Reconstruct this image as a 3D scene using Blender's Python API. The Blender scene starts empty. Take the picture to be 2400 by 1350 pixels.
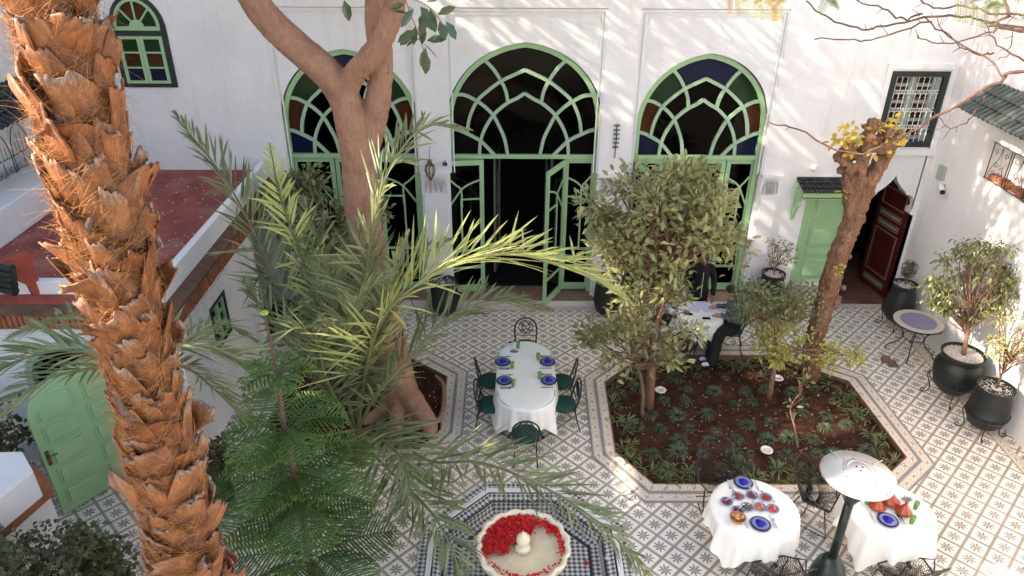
import bpy, bmesh, math, random
import numpy as np
from mathutils import Vector, Matrix, noise as mnoise
C = bpy.context.scene
col = C.collection
R = math.radians
PI = math.pi
rng = random.Random(7)
nr = np.random.RandomState(7)
# ---------------------------------------------------------------- camera
FPX, CX, CY, HC = 1733.0, 1200.0, 675.0, 8.0
_d = np.array([-22., 3145., FPX]); _d /= np.linalg.norm(_d)
_e = np.array([-5., -955., FPX]); _e -= _e.dot(_d)*_d; _e /= np.linalg.norm(_e)
_r = np.cross(_d, _e)
if _r[0] < 0: _r = -_r
cd = bpy.data.cameras.new('camera'); cam = bpy.data.objects.new('camera', cd); col.objects.link(cam)
cd.sensor_width = 36; cd.lens = 36*FPX/2400; cd.clip_start = .05; cd.clip_end = 500
cam.matrix_world = Matrix(((_r[0], -_r[1], -_r[2], 0), (_e[0], -_e[1], -_e[2], 0), (-_d[0], _d[1], _d[2], HC), (0, 0, 0, 1)))
C.camera = cam
# ---------------------------------------------------------------- light
SUN = Vector((.80, .21, -.565)).normalized()       # direction the light travels
w = bpy.data.worlds.new('World'); C.world = w; w.use_nodes = True
nt = w.node_tree; bg = nt.nodes['Background']
sk = nt.nodes.new('ShaderNodeTexSky'); sk.sky_type = 'NISHITA'; sk.sun_disc = False
sk.sun_elevation = math.asin(-SUN.z); sk.sun_rotation = math.atan2(-SUN.x, -SUN.y)
sk.air_density = 1.0; sk.dust_density = 2.0; sk.ozone_density = 1.0
tn_ = nt.nodes.new('ShaderNodeMix'); tn_.data_type = 'RGBA'; tn_.blend_type = 'MULTIPLY'; tn_.inputs[0].default_value = 1; tn_.inputs[7].default_value = (1.08, .99, .90, 1)
nt.links.new(sk.outputs[0], tn_.inputs[6]); nt.links.new(tn_.outputs[2], bg.inputs[0]); bg.inputs[1].default_value = .15
sl = bpy.data.lights.new('sun', 'SUN'); sl.energy = 3.4; sl.angle = R(.6); sl.color = (1, .86, .68)
so = bpy.data.objects.new('sun', sl); col.objects.link(so); so.location = (-20, -5, 25)
so.rotation_euler = SUN.to_track_quat('-Z', 'Y').to_euler()
C.view_settings.view_transform = 'Standard'; C.view_settings.look = 'None'
C.view_settings.gamma = 1; C.view_settings.use_curve_mapping = False
C.view_settings.exposure = 2.02
C.cycles.max_bounces = 7; C.cycles.diffuse_bounces = 4; C.cycles.glossy_bounces = 3; C.cycles.transmission_bounces = 6
C.cycles.transparent_max_bounces = 10; C.cycles.caustics_reflective = False; C.cycles.caustics_refractive = False
C.cycles.use_denoising = True; C.cycles.sample_clamp_indirect = 6

# ---------------------------------------------------------------- pixel -> place helpers (photograph measured onto real planes)
def ray(x, y):
    v = np.array([x-CX, y-CY, FPX]); return np.array([v.dot(_r), v.dot(_e), -v.dot(_d)])
def FL(x, y, z=0.0):
    v = ray(x, y); t = (z-HC)/v[2]; return Vector((v[0]*t, v[1]*t, z))
def WY(x, y, Y):
    v = ray(x, y); t = Y/v[1]; return Vector((v[0]*t, Y, HC+v[2]*t))
def WX(x, y, X):
    v = ray(x, y); t = X/v[0]; return Vector((X, v[1]*t, HC+v[2]*t))

# ---------------------------------------------------------------- node helper
class NB:
    def __init__(s, name):
        s.m = bpy.data.materials.new(name); s.m.use_nodes = True; s.t = s.m.node_tree; s.n = s.t.nodes
        s.b = s.n['Principled BSDF']
    def node(s, typ, **k):
        n = s.n.new(typ)
        for a, v in k.items(): setattr(n, a, v)
        return n
    def put(s, sock, v):
        if isinstance(v, bpy.types.NodeSocket): s.t.links.new(v, sock)
        elif v is not None:
            try: sock.default_value = v
            except Exception: sock.default_value = (v[0], v[1], v[2], 1)
    def ma(s, op, a, b=None, c=None):
        n = s.node('ShaderNodeMath', operation=op)
        for i, v in enumerate((a, b, c)):
            if v is not None: s.put(n.inputs[i], v)
        return n.outputs[0]
    def mix(s, f, a, b):
        n = s.node('ShaderNodeMix', data_type='RGBA')
        s.put(n.inputs[0], f); s.put(n.inputs[6], a if isinstance(a, bpy.types.NodeSocket) else (*a[:3], 1)); s.put(n.inputs[7], b if isinstance(b, bpy.types.NodeSocket) else (*b[:3], 1))
        return n.outputs[2]
    def coord(s, kind='Object'):
        return s.node('ShaderNodeTexCoord').outputs[kind]
    def pos(s): return s.node('ShaderNodeNewGeometry').outputs['Position']
    def noise(s, vec, scale, detail=4, rough=.55, dist=0):
        n = s.node('ShaderNodeTexNoise'); s.put(n.inputs['Vector'], vec); n.inputs['Scale'].default_value = scale
        n.inputs['Detail'].default_value = detail; n.inputs['Roughness'].default_value = rough; n.inputs['Distortion'].default_value = dist
        return n.outputs[0]
    def ramp(s, f, lo, hi):
        n = s.node('ShaderNodeMapRange'); s.put(n.inputs[0], f); n.inputs[1].default_value = lo; n.inputs[2].default_value = hi
        return n.outputs[0]
    def scale(s, vec, sc):
        n = s.node('ShaderNodeMapping'); s.put(n.inputs[0], vec); n.inputs['Scale'].default_value = sc; return n.outputs[0]
    def attr(s, name):
        return s.node('ShaderNodeAttribute', attribute_name=name).outputs['Fac']
    def bump(s, h, strength=.3, dist=.01):
        n = s.node('ShaderNodeBump'); s.put(n.inputs['Height'], h); n.inputs['Strength'].default_value = strength; n.inputs['Distance'].default_value = dist
        s.t.links.new(n.outputs[0], s.b.inputs['Normal']); return n
    def col(s, c): s.put(s.b.inputs['Base Color'], c if isinstance(c, bpy.types.NodeSocket) else (*c[:3], 1)); return s
    def set(s, **k):
        for a, v in k.items(): s.put(s.b.inputs[a.replace('_', ' ')], v)
        return s

def plain(name, c, rough=.6, var=.18, sc=6, bump=.15, metal=0, bs=40, spec=.4, dirt=None, space='pos'):
    b = NB(name); p = b.pos() if space == 'pos' else b.coord('Object')
    n = b.noise(p, sc, 5); f = b.ramp(n, .3, .7)
    lo = tuple(x*(1-var) for x in c); hi = tuple(min(1, x*(1+var*.6)) for x in c)
    cc = b.mix(f, lo, hi)
    if dirt:
        n2 = b.noise(p, sc*.35, 6, .7); cc = b.mix(b.ramp(n2, .52, .72), cc, dirt)
    b.col(cc).set(Roughness=rough, Metallic=metal)
    b.b.inputs['Specular IOR Level'].default_value = spec
    if bump: b.bump(b.noise(p, bs, 4), bump, .006)
    return b.m

def plaster():
    b = NB('white_plaster'); p = b.pos()
    n = b.noise(p, 1.1, 6, .65); n2 = b.noise(p, 9, 5)
    c = b.mix(b.ramp(n, .3, .75), (.70, .68, .675), (.80, .785, .775))
    st = b.noise(b.scale(p, (3.2, 3.2, .35)), 1.6, 6, .7)
    c = b.mix(b.ma('MULTIPLY', b.ramp(st, .52, .8), .45), c, (.55, .50, .45))
    c = b.mix(b.ma('MULTIPLY', b.ramp(b.noise(p, .6, 5, .6), .48, .7), .25), c, (.63, .61, .60))
    b.col(c).set(Roughness=.85)
    h = b.ma('ADD', b.noise(p, 3.2, 3), b.ma('MULTIPLY', n2, .35))
    b.bump(h, .5, .025); b.b.inputs['Specular IOR Level'].default_value = .25
    return b.m

def leafmat(name, a, bcol, back=None, rough=.42, trans=.3):
    b = NB(name); t = b.attr('tint')
    c = b.mix(t, a, bcol)
    g = b.node('ShaderNodeNewGeometry')
    if back: c = b.mix(g.outputs['Backfacing'], c, back)
    n = b.noise(b.pos(), 30, 2); c = b.mix(b.ma('MULTIPLY', b.ramp(n, .4, .8), .25), c, tuple(x*1.5 for x in bcol))
    b.col(c).set(Roughness=rough)
    tr = b.node('ShaderNodeBsdfTranslucent'); b.put(tr.inputs[0], b.mix(.5, c, tuple(min(1, x*2.2) for x in bcol)))
    mx = b.node('ShaderNodeMixShader'); mx.inputs[0].default_value = trans
    b.t.links.new(b.b.outputs[0], mx.inputs[1]); b.t.links.new(tr.outputs[0], mx.inputs[2])
    b.t.links.new(mx.outputs[0], b.n['Material Output'].inputs[0])
    return b.m

_t0 = None
def _tile_off():
    a = FL(2171, 1075); u = (a.x+a.y)/math.sqrt(2); v = (a.y-a.x)/math.sqrt(2); return (-u/.28+.5, -v/.28+.5)
TILE_OFF = _tile_off()
def tile_star():
    b = NB('star_tile_print'); uv = b.node('ShaderNodeTexCoord').outputs['UV']
    sp = b.node('ShaderNodeSeparateXYZ'); b.put(sp.inputs[0], uv)
    u = b.ma('SUBTRACT', b.ma('FRACT', sp.outputs[0]), .5); v = b.ma('SUBTRACT', b.ma('FRACT', sp.outputs[1]), .5)
    r = b.ma('SQRT', b.ma('ADD', b.ma('MULTIPLY', u, u), b.ma('MULTIPLY', v, v)))
    th = b.ma('ARCTAN2', v, u)
    da = b.ma('ABSOLUTE', b.ma('SUBTRACT', b.ma('MODULO', b.ma('ADD', th, PI*2+PI/8), PI/4), PI/8))
    perp = b.ma('MULTIPLY', r, b.ma('SINE', da))
    wob = b.ma('ADD', 1.0, b.ma('MULTIPLY', b.ma('SINE', b.ma('MULTIPLY', r, 120)), .28))
    wd = b.ma('MULTIPLY', b.ma('MULTIPLY', b.ma('SINE', b.ma('MULTIPLY', b.ma('SUBTRACT', r, .02), PI/.35)), .047), wob)
    star = b.ma('MULTIPLY', b.ma('LESS_THAN', perp, wd), b.ma('MULTIPLY', b.ma('LESS_THAN', r, .355), b.ma('GREATER_THAN', r, .035)))
    cell = b.ma('MAXIMUM', b.ma('ABSOLUTE', u), b.ma('ABSOLUTE', v))
    band = b.ma('GREATER_THAN', cell, .415)
    p = b.pos(); n = b.noise(p, .8, 5, .6); n2 = b.noise(p, 14, 4)
    base = b.mix(b.ramp(n, .35, .65), (.85, .80, .70), (.86, .75, .61))
    base = b.mix(b.ma('MULTIPLY', b.ramp(n2, .5, .75), .3), base, (.66, .56, .46))
    rt = b.node('ShaderNodeMapping'); b.put(rt.inputs[0], p); rt.inputs['Rotation'].default_value = (0, 0, -PI/4); rt.inputs['Scale'].default_value = (1/.28, 1/.28, 0); rt.inputs['Location'].default_value = (TILE_OFF[0], TILE_OFF[1], 0)
    fl_ = b.node('ShaderNodeVectorMath', operation='FLOOR'); b.put(fl_.inputs[0], rt.outputs[0]); wn = b.node('ShaderNodeTexWhiteNoise'); b.put(wn.inputs[0], fl_.outputs[0])
    base = b.mix(b.ma('MULTIPLY', b.ramp(wn.outputs[0], .35, 1.0), .38), base, (.66, .57, .46))
    grey = b.mix(b.ramp(b.noise(p, 1.7, 3), .35, .65), (.38, .325, .26), (.46, .395, .325))
    sc = b.mix(b.ramp(b.noise(p, 2.3, 3), .4, .6), (.19, .175, .17), (.28, .245, .215))
    c = b.mix(band, base, grey); c = b.mix(star, c, sc)
    c = b.mix(b.ma('LESS_THAN', r, .035), c, (.55, .27, .12))
    jt = b.ma('GREATER_THAN', cell, .49); c = b.mix(b.ma('MULTIPLY', jt, .7), c, (.25, .22, .18))
    b.col(c).set(Roughness=b.ma('ADD', .38, b.ma('MULTIPLY', n2, .35))); b.bump(n2, .12, .003)
    b.b.inputs['Specular IOR Level'].default_value = .35
    return b.m

def tile_border():
    b = NB('border_tile_print'); uv = b.node('ShaderNodeTexCoord').outputs['UV']
    sp = b.node('ShaderNodeSeparateXYZ'); b.put(sp.inputs[0], uv)
    u = b.ma('SUBTRACT', b.ma('FRACT', sp.outputs[0]), .5); v = b.ma('SUBTRACT', sp.outputs[1], .5)
    au = b.ma('ABSOLUTE', u); av = b.ma('ABSOLUTE', v)
    hx = b.ma('MAXIMUM', b.ma('MAXIMUM', b.ma('MULTIPLY', au, .62), av), b.ma('MULTIPLY', b.ma('ADD', b.ma('MULTIPLY', au, .9), av), .62))
    inn = b.ma('LESS_THAN', hx, .225); ln = b.ma('MULTIPLY', b.ma('LESS_THAN', hx, .26), b.ma('GREATER_THAN', hx, .225))
    r = b.ma('SQRT', b.ma('ADD', b.ma('MULTIPLY', u, u), b.ma('MULTIPLY', v, v)))
    crs = b.ma('MULTIPLY', b.ma('LESS_THAN', b.ma('MINIMUM', b.ma('MULTIPLY', au, 1.0), b.ma('MULTIPLY', av, 1.4)), .03), b.ma('LESS_THAN', b.ma('MAXIMUM', b.ma('MULTIPLY', au, .6), av), .15))
    e = b.ma('SUBTRACT', .5, au); re = b.ma('SQRT', b.ma('ADD', b.ma('MULTIPLY', e, e), b.ma('MULTIPLY', v, v)))
    dot = b.ma('LESS_THAN', re, .12)
    edge = b.ma('MULTIPLY', b.ma('GREATER_THAN', av, .36), b.ma('LESS_THAN', av, .41))
    edge2 = b.ma('GREATER_THAN', av, .455)
    p = b.pos(); n = b.noise(p, 2.5, 5, .6)
    c = b.mix(b.ramp(n, .3, .7), (.66, .55, .43), (.76, .67, .55))
    c = b.mix(inn, c, (.74, .68, .58)); c = b.mix(ln, c, (.20, .21, .22)); c = b.mix(crs, c, (.27, .29, .27))
    c = b.mix(dot, c, (.58, .33, .15)); c = b.mix(edge, c, (.60, .38, .20)); c = b.mix(edge2, c, (.40, .37, .34))
    c = b.mix(b.ma('MULTIPLY', b.ramp(b.noise(p, 22, 3), .5, .8), .35), c, (.52, .43, .34))
    b.col(c).set(Roughness=.5); return b.m

def mosaic(name, ca, cb, s, rot=0, space='UV', rough=.3):
    b = NB(name); uv = b.coord(space)
    mp = b.node('ShaderNodeMapping'); b.put(mp.inputs[0], uv); mp.inputs['Rotation'].default_value = (0, 0, rot)
    ck = b.node('ShaderNodeTexChecker'); b.put(ck.inputs[0], mp.outputs[0]); ck.inputs['Scale'].default_value = s
    ck.inputs[1].default_value = (*ca, 1); ck.inputs[2].default_value = (*cb, 1)
    n = b.noise(b.pos(), 30, 3); c = b.mix(b.ma('MULTIPLY', n, .3), ck.outputs[0], (.30, .28, .25))
    b.col(c).set(Roughness=rough); return b.m

def bark(name, a, c2, sc=(14, 14, 2.2), bump=.6, dist=.02, lo=.35, hi=.68, extra=None):
    b = NB(name); p = b.scale(b.pos(), sc); n = b.noise(p, 1.0, 6, .65, .6); n2 = b.noise(b.pos(), 3.0, 4)
    c = b.mix(b.ramp(n, lo, hi), a, c2); c = b.mix(b.ma('MULTIPLY', b.ramp(n2, .45, .75), .5), c, extra or tuple(x*.6 for x in a))
    b.col(c).set(Roughness=.85); b.bump(n, bump, dist); b.b.inputs['Specular IOR Level'].default_value = .2; return b.m

MT = {}
MT['plaster'] = plaster()
MT['green'] = plain('light_green_paint', (.32, .50, .265), .42, .07, 3, .08, bs=18)
MT['mullion'] = plain('mullion_green_paint', (.33, .46, .31), .42, .08, 3, .06)
MT['darkgreen'] = plain('dark_green_paint', (.016, .027, .021), .45, .2, 5, .1)
MT['grillwhite'] = plain('white_metal_paint', (.62, .62, .57), .5, .1, 5, 0)
MT['sash'] = plain('pale_green_sash', (.36, .42, .36), .5, .1, 5, 0)
MT['black'] = plain('black_iron', (.012, .012, .013), .38, .3, 9, .1, spec=.5)
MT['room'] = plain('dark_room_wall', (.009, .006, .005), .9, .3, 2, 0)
MT['inner'] = plain('grey_inner_door', (.22, .21, .19), .6, .15, 4, 0)
MT['redroof'] = plain('red_roof_paint', (.27, .062, .050), .75, .4, 3.2, .25, dirt=(.34, .19, .15), bs=12)
MT['brick'] = plain('orange_brick', (.33, .12, .055), .85, .35, 5, .5, dirt=(.22, .10, .06), bs=50)
MT['mortar'] = plain('brown_mortar', (.15, .085, .055), .95, .4, 6, .8, bs=22)
MT['rooftile'] = plain('green_glazed_tile', (.050, .062, .052), .35, .45, 4, .2, dirt=(.10, .10, .085))
MT['darkrooftile'] = plain('dark_glazed_tile', (.014, .02, .018), .35, .4, 6, .2)
MT['redpaint'] = plain('red_brown_paint', (.30, .05, .028), .55, .2, 4, .15)
MT['reddoor'] = plain('oxblood_door', (.075, .012, .010), .4, .25, 4, .08)
MT['doortrim'] = plain('faded_gold_trim', (.30, .20, .12), .5, .2, 8, 0)
MT['doorgrey'] = plain('grey_green_band', (.25, .27, .24), .5, .2, 8, 0)
MT['linefig'] = plain('red_line_figure', (.20, .05, .035), .5, .2, 8, 0)
MT['soil'] = plain('red_soil', (.050, .023, .014), .95, .55, 5, 1.0, bs=26, dirt=(.024, .011, .008), spec=.1)
MT['paving'] = plain('pale_paving', (.46, .40, .32), .8, .15, 2, .1)
MT['steptile'] = plain('pinkish_step_tile', (.34, .215, .15), .5, .25, 5, .1, dirt=(.42, .33, .26))
MT['terracotta'] = plain('brown_floor_tile', (.17, .085, .055), .5, .3, 4, .1, dirt=(.25, .15, .10))
MT['star'] = tile_star(); MT['border'] = tile_border()
MT['blackwhite'] = mosaic('black_white_mosaic', (.045, .047, .06), (.62, .60, .58), 20, PI/4)
MT['brownmosaic'] = mosaic('brown_white_mosaic', (.10, .06, .045), (.55, .50, .45), 12, 0, 'Object')
MT['bluemosaic'] = mosaic('blue_mosaic', (.075, .068, .20), (.27, .25, .36), 34, PI/4, 'Object', .25)
MT['cream'] = plain('cream_marble', (.84, .73, .54), .35, .1, 4, .05)
MT['white_strip'] = plain('white_stone_strip', (.74, .73, .72), .45, .08, 6, .05)
MT['bluegrey'] = plain('bluegrey_strip', (.25, .245, .255), .5, .2, 6, .05)
MT['black_tile'] = plain('black_glazed_strip', (.02, .02, .026), .3, .2, 6, .05)
MT['cloth'] = plain('white_tablecloth', (.82, .80, .74), .8, .05, 3, .55, bs=9, spec=.15)
MT['cushion'] = plain('bottle_green_cushion', (.006, .055, .038), .8, .2, 12, .2)
MT['plate'] = plain('blue_grey_plate', (.16, .18, .36), .12, .1, 8, 0, spec=.6)
MT['plate_rim'] = plain('dark_blue_rim', (.035, .04, .12), .12, .1, 8, 0, spec=.6)
MT['napkin'] = plain('royal_blue_napkin', (.012, .012, .27), .8, .15, 20, .2)
MT['steel'] = plain('steel', (.6, .6, .62), .22, .05, 8, 0, metal=1)
MT['tagine'] = plain('glazed_red_clay', (.36, .055, .016), .18, .2, 9, .1, spec=.6)
MT['clay'] = plain('clay_dish', (.22, .07, .03), .3, .2, 9, .1)
MT['petal'] = plain('red_petals', (.62, .006, .010), .55, .5, 30, 0)
MT['bread'] = plain('bread', (.55, .28, .10), .8, .3, 30, .6)
MT['basket'] = plain('woven_basket', (.42, .20, .07), .7, .35, 60, .5)
MT['gravel'] = plain('pale_gravel', (.62, .55, .50), .8, .45, 45, .8, bs=60)
MT['pot'] = plain('black_clay_pot', (.012, .015, .014), .45, .3, 7, .3, bs=14)
MT['heater'] = plain('brushed_aluminium', (.62, .60, .58), .42, .12, 3, .08, metal=.6)
MT['heaterpole'] = plain('dark_green_enamel', (.008, .016, .013), .35, .2, 5, .03, spec=.4)
MT['skin'] = plain('skin', (.36, .17, .11), .5, .1, 20, 0)
MT['skin_light'] = plain('lighter_skin', (.50, .26, .18), .5, .1, 20, 0)
MT['hair'] = plain('dark_hair', (.012, .009, .008), .5, .2, 60, .5)
MT['black_cloth'] = plain('black_cloth', (.008, .008, .010), .85, .3, 12, .5, bs=30)
MT['denim'] = plain('denim', (.10, .125, .15), .85, .25, 12, .5, bs=50)
MT['shirt'] = plain('pale_shirt', (.62, .60, .66), .8, .1, 12, .4, bs=25)
MT['paper'] = plain('lilac_paper', (.62, .60, .78), .7, .03, 4, 0)
MT['phone'] = plain('phone_glass', (.01, .01, .012), .1, .1, 4, 0)
MT['brass'] = plain('aged_brass', (.16, .085, .035), .4, .4, 20, .3, metal=.5)
MT['lampglass'] = plain('milky_lamp_glass', (.45, .42, .38), .2, .1, 20, 0)
MT['plastic'] = plain('white_plastic', (.66, .65, .60), .4, .05, 5, 0)
MT['ficusbark'] = bark('ficus_bark', (.24, .125, .080), (.36, .21, .14), (30, 30, 9), .35, .008, .3, .7, (.13, .065, .042))
MT['roughbark'] = bark('rough_brown_bark', (.10, .050, .030), (.26, .145, .090), (22, 22, 4), 1.0, .04, .3, .65, (.16, .07, .04))
MT['twig'] = bark('twig_bark', (.13, .075, .050), (.24, .15, .10), (30, 30, 6), .4, .005)
MT['reddishtwig'] = bark('reddish_twig', (.085, .048, .038), (.19, .115, .088), (30, 30, 6), .4, .005)
MT['stem'] = plain('green_stem', (.10, .15, .045), .5, .2, 10, .1)
MT['frondstem'] = plain('frond_midrib', (.16, .17, .065), .45, .2, 10, .1)
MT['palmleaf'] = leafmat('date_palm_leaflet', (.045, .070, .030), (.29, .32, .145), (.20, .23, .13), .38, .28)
MT['palmsun'] = leafmat('painted_sun_leaflet', (.28, .33, .08), (.64, .66, .24), (.42, .46, .18), .4, .35)  # palm leaflet colour lightened and yellowed to paint in sunlight
MT['pine'] = leafmat('norfolk_needles', (.030, .058, .012), (.17, .25, .045), None, .5, .2)
MT['citrus'] = leafmat('citrus_leaf', (.048, .066, .024), (.36, .35, .15), (.26, .27, .13), .38, .25)
MT['citrusdark'] = leafmat('dark_shrub_leaf', (.055, .080, .028), (.21, .23, .08), (.15, .17, .08), .38, .22)
MT['yellowleaf'] = leafmat('yellow_green_leaf', (.14, .17, .035), (.44, .42, .09), (.30, .32, .08), .4, .35)
MT['goldleaf'] = leafmat('golden_leaf', (.40, .25, .03), (.62, .42, .05), (.4, .3, .06), .45, .35)
MT['ficusleaf'] = leafmat('rubber_leaf', (.022, .045, .018), (.10, .14, .055), (.18, .20, .09), .22, .12)
MT['potficus'] = leafmat('weeping_fig_leaf', (.045, .065, .022), (.17, .19, .06), (.12, .14, .06), .32, .25)
MT['bush'] = leafmat('bush_leaf', (.030, .042, .014), (.11, .115, .040), (.08, .08, .035), .4, .2)
MT['grassblue'] = leafmat('mondo_grass', (.012, .027, .013), (.14, .18, .10), None, .4, .15)
MT['grassgreen'] = leafmat('spider_plant', (.045, .070, .020), (.20, .24, .09), None, .4, .2)

def glass(name, tint, op=.5, rough=.04, ior=1.5):
    b = NB(name)
    tr = b.node('ShaderNodeBsdfTransparent'); tr.inputs[0].default_value = (*tint, 1)
    gl = b.node('ShaderNodeBsdfGlossy'); gl.inputs['Roughness'].default_value = rough
    fr = b.node('ShaderNodeFresnel'); fr.inputs[0].default_value = ior
    mx = b.node('ShaderNodeMixShader'); b.t.links.new(fr.outputs[0], mx.inputs[0])
    b.t.links.new(tr.outputs[0], mx.inputs[1]); b.t.links.new(gl.outputs[0], mx.inputs[2])
    b.t.links.new(mx.outputs[0], b.n['Material Output'].inputs[0]); return b.m
MT['clear'] = glass('clear_pane', (.42, .40, .40), ior=1.14)
for k, c in dict(blue=(.009, .011, .036), emerald=(.015, .036, .013), amber=(.062, .022, .009), smoke=(.004, .003, .003)).items():
    MT['pane_'+k] = plain(k+'_glass', c, .12, .1, 3, .02, spec=.10)
def gglass():
    b = NB('green_tumbler_glass'); b.col((.24, .44, .15)).set(Roughness=.08); tr = b.node('ShaderNodeBsdfTransparent'); tr.inputs[0].default_value = (.62, .85, .50, 1)
    mx = b.node('ShaderNodeMixShader'); mx.inputs[0].default_value = .5; b.t.links.new(b.b.outputs[0], mx.inputs[1]); b.t.links.new(tr.outputs[0], mx.inputs[2]); b.t.links.new(mx.outputs[0], b.n['Material Output'].inputs[0]); return b.m
MT['greenglass'] = gglass()
MT['glassbase'] = plain('deep_green_glass', (.05, .24, .03), .1, .1, 9, 0)
MT['deadleaf'] = leafmat('dry_leaf', (.16, .07, .045), (.30, .15, .10))
MT['water'] = glass('water', (1, .99, .95), rough=.05, ior=1.08)

# ---------------------------------------------------------------- mesh builder
class MB:
    def __init__(s): s.v = []; s.f = []; s.uv = []
    def add(s, vs, fs, uvs=None):
        o = len(s.v); s.v += [tuple(p) for p in vs]; s.f += [tuple(i+o for i in f) for f in fs]
        s.uv += uvs if uvs else [None]*len(fs); return s
    def box(s, c, d, rz=0, taper=1.0):
        x, y, z = d[0]/2, d[1]/2, d[2]/2; ca, sa = math.cos(rz), math.sin(rz); vs = []
        for k in (-1, 1):
            t = taper if k > 0 else 1
            for i, j in ((-1, -1), (1, -1), (1, 1), (-1, 1)):
                a, b = i*x*t, j*y*t; vs.append((c[0]+a*ca-b*sa, c[1]+a*sa+b*ca, c[2]+k*z))
        return s.add(vs, [(0, 3, 2, 1), (4, 5, 6, 7), (0, 1, 5, 4), (1, 2, 6, 5), (2, 3, 7, 6), (3, 0, 4, 7)])
    def span(s, a, b): return s.box([(a[i]+b[i])/2 for i in range(3)], [abs(b[i]-a[i]) for i in range(3)])
    def tube(s, pts, rad, n=6, cap=True):
        pts = [Vector(p) for p in pts]; m = len(pts)
        if m < 2: return s
        rs = rad if isinstance(rad, (list, tuple)) else [rad]*m
        up = None; vs = []
        for i, p in enumerate(pts):
            t = (pts[min(i+1, m-1)]-pts[max(i-1, 0)])
            if t.length < 1e-9: t = Vector((0, 0, 1))
            t.normalize()
            if up is None:
                up = Vector((0, 0, 1)) if abs(t.z) < .9 else Vector((1, 0, 0))
            up = (up-t*up.dot(t)); 
            if up.length < 1e-6: up = t.orthogonal()
            up.normalize(); sd = t.cross(up)
            for k in range(n):
                a = 2*PI*k/n; vs.append(p+(up*math.cos(a)+sd*math.sin(a))*rs[i])
        fs = [(i*n+k, i*n+(k+1) % n, (i+1)*n+(k+1) % n, (i+1)*n+k) for i in range(m-1) for k in range(n)]
        if cap: fs += [tuple(range(n-1, -1, -1)), tuple((m-1)*n+k for k in range(n))]
        return s.add(vs, fs)
    def bar(s, pts, w, d, nrm, cap=True):
        """rectangular bar along pts; w in-plane width, d depth along nrm"""
        pts = [Vector(p) for p in pts]; nrm = Vector(nrm).normalized(); m = len(pts); vs = []
        for i, p in enumerate(pts):
            t = (pts[min(i+1, m-1)]-pts[max(i-1, 0)]).normalized(); sd = t.cross(nrm).normalized()
            for a, b in ((-1, -1), (1, -1), (1, 1), (-1, 1)): vs.append(p+sd*a*w/2+nrm*b*d/2)
        fs = [(i*4+k, i*4+(k+1) % 4, (i+1)*4+(k+1) % 4, (i+1)*4+k) for i in range(m-1) for k in range(4)]
        if cap: fs += [(3, 2, 1, 0), tuple((m-1)*4+k for k in range(4))]
        return s.add(vs, fs)
    def lathe(s, prof, c=(0, 0, 0), n=24, lobes=0, amp=0, sx=1, sy=1, cap=True):
        vs = []; m = len(prof)
        for r, z in prof:
            for k in range(n):
                a = 2*PI*k/n; rr = r*(1+amp*abs(math.sin(lobes*a/2))-amp*.5) if lobes else r
                vs.append((c[0]+rr*math.cos(a)*sx, c[1]+rr*math.sin(a)*sy, c[2]+z))
        fs = [(i*n+k, i*n+(k+1) % n, (i+1)*n+(k+1) % n, (i+1)*n+k) for i in range(m-1) for k in range(n)]
        if cap and prof[0][0] > 1e-4 and prof[0][1] != prof[1][1]: fs.append(tuple(range(n-1, -1, -1)))
        if cap and prof[-1][0] > 1e-4 and prof[-1][1] != prof[-2][1]: fs.append(tuple((m-1)*n+k for k in range(n)))
        return s.add(vs, fs)
    def prism(s, poly, z0, z1, uvf=None):
        n = len(poly); vs = [(p[0], p[1], z0) for p in poly]+[(p[0], p[1], z1) for p in poly]
        top = tuple(range(n, 2*n)); fs = [tuple(range(n-1, -1, -1)), top]+[(k, (k+1) % n, n+(k+1) % n, n+k) for k in range(n)]
        uvs = None
        if uvf:
            uvs = [[uvf(vs[i]) for i in f] for f in fs]
        return s.add(vs, fs, uvs)
    def yprism(s, poly, y0, y1):     # polygon given in (x,z), extruded along y
        n = len(poly); vs = [(p[0], y0, p[1]) for p in poly]+[(p[0], y1, p[1]) for p in poly]
        return s.add(vs, [tuple(range(n)), tuple(range(2*n-1, n-1, -1))]+[(k, n+k, n+(k+1) % n, (k+1) % n) for k in range(n)])
    def ball(s, c, r, n=8, sz=1):
        prof = [(max(1e-5, r*math.sin(PI*i/n)), -r*sz*math.cos(PI*i/n)) for i in range(n+1)]
        return s.lathe(prof, c, n+2)
    def move(s, m):
        s.v = [tuple(m @ Vector(p)) for p in s.v]; return s
    def mesh(s, name, mat, smooth=False, bevel=0):
        me = bpy.data.meshes.new(name); me.from_pydata(s.v, [], s.f)
        if any(u is not None for u in s.uv):
            ul = me.uv_layers.new(name='UVMap'); i = 0
            for f, u in zip(s.f, s.uv):
                for k in range(len(f)):
                    ul.data[i].uv = u[k] if u else (0, 0); i += 1
        me.materials.append(MT[mat] if isinstance(mat, str) else mat)
        if smooth: me.polygons.foreach_set('use_smooth', [True]*len(me.polygons))
        me.update(); return me
    def build(s, name, mat, parent=None, smooth=False, bevel=0, label=None):
        me = s.mesh(name, mat, smooth)
        return link(name, me, parent, bevel, label)

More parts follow.
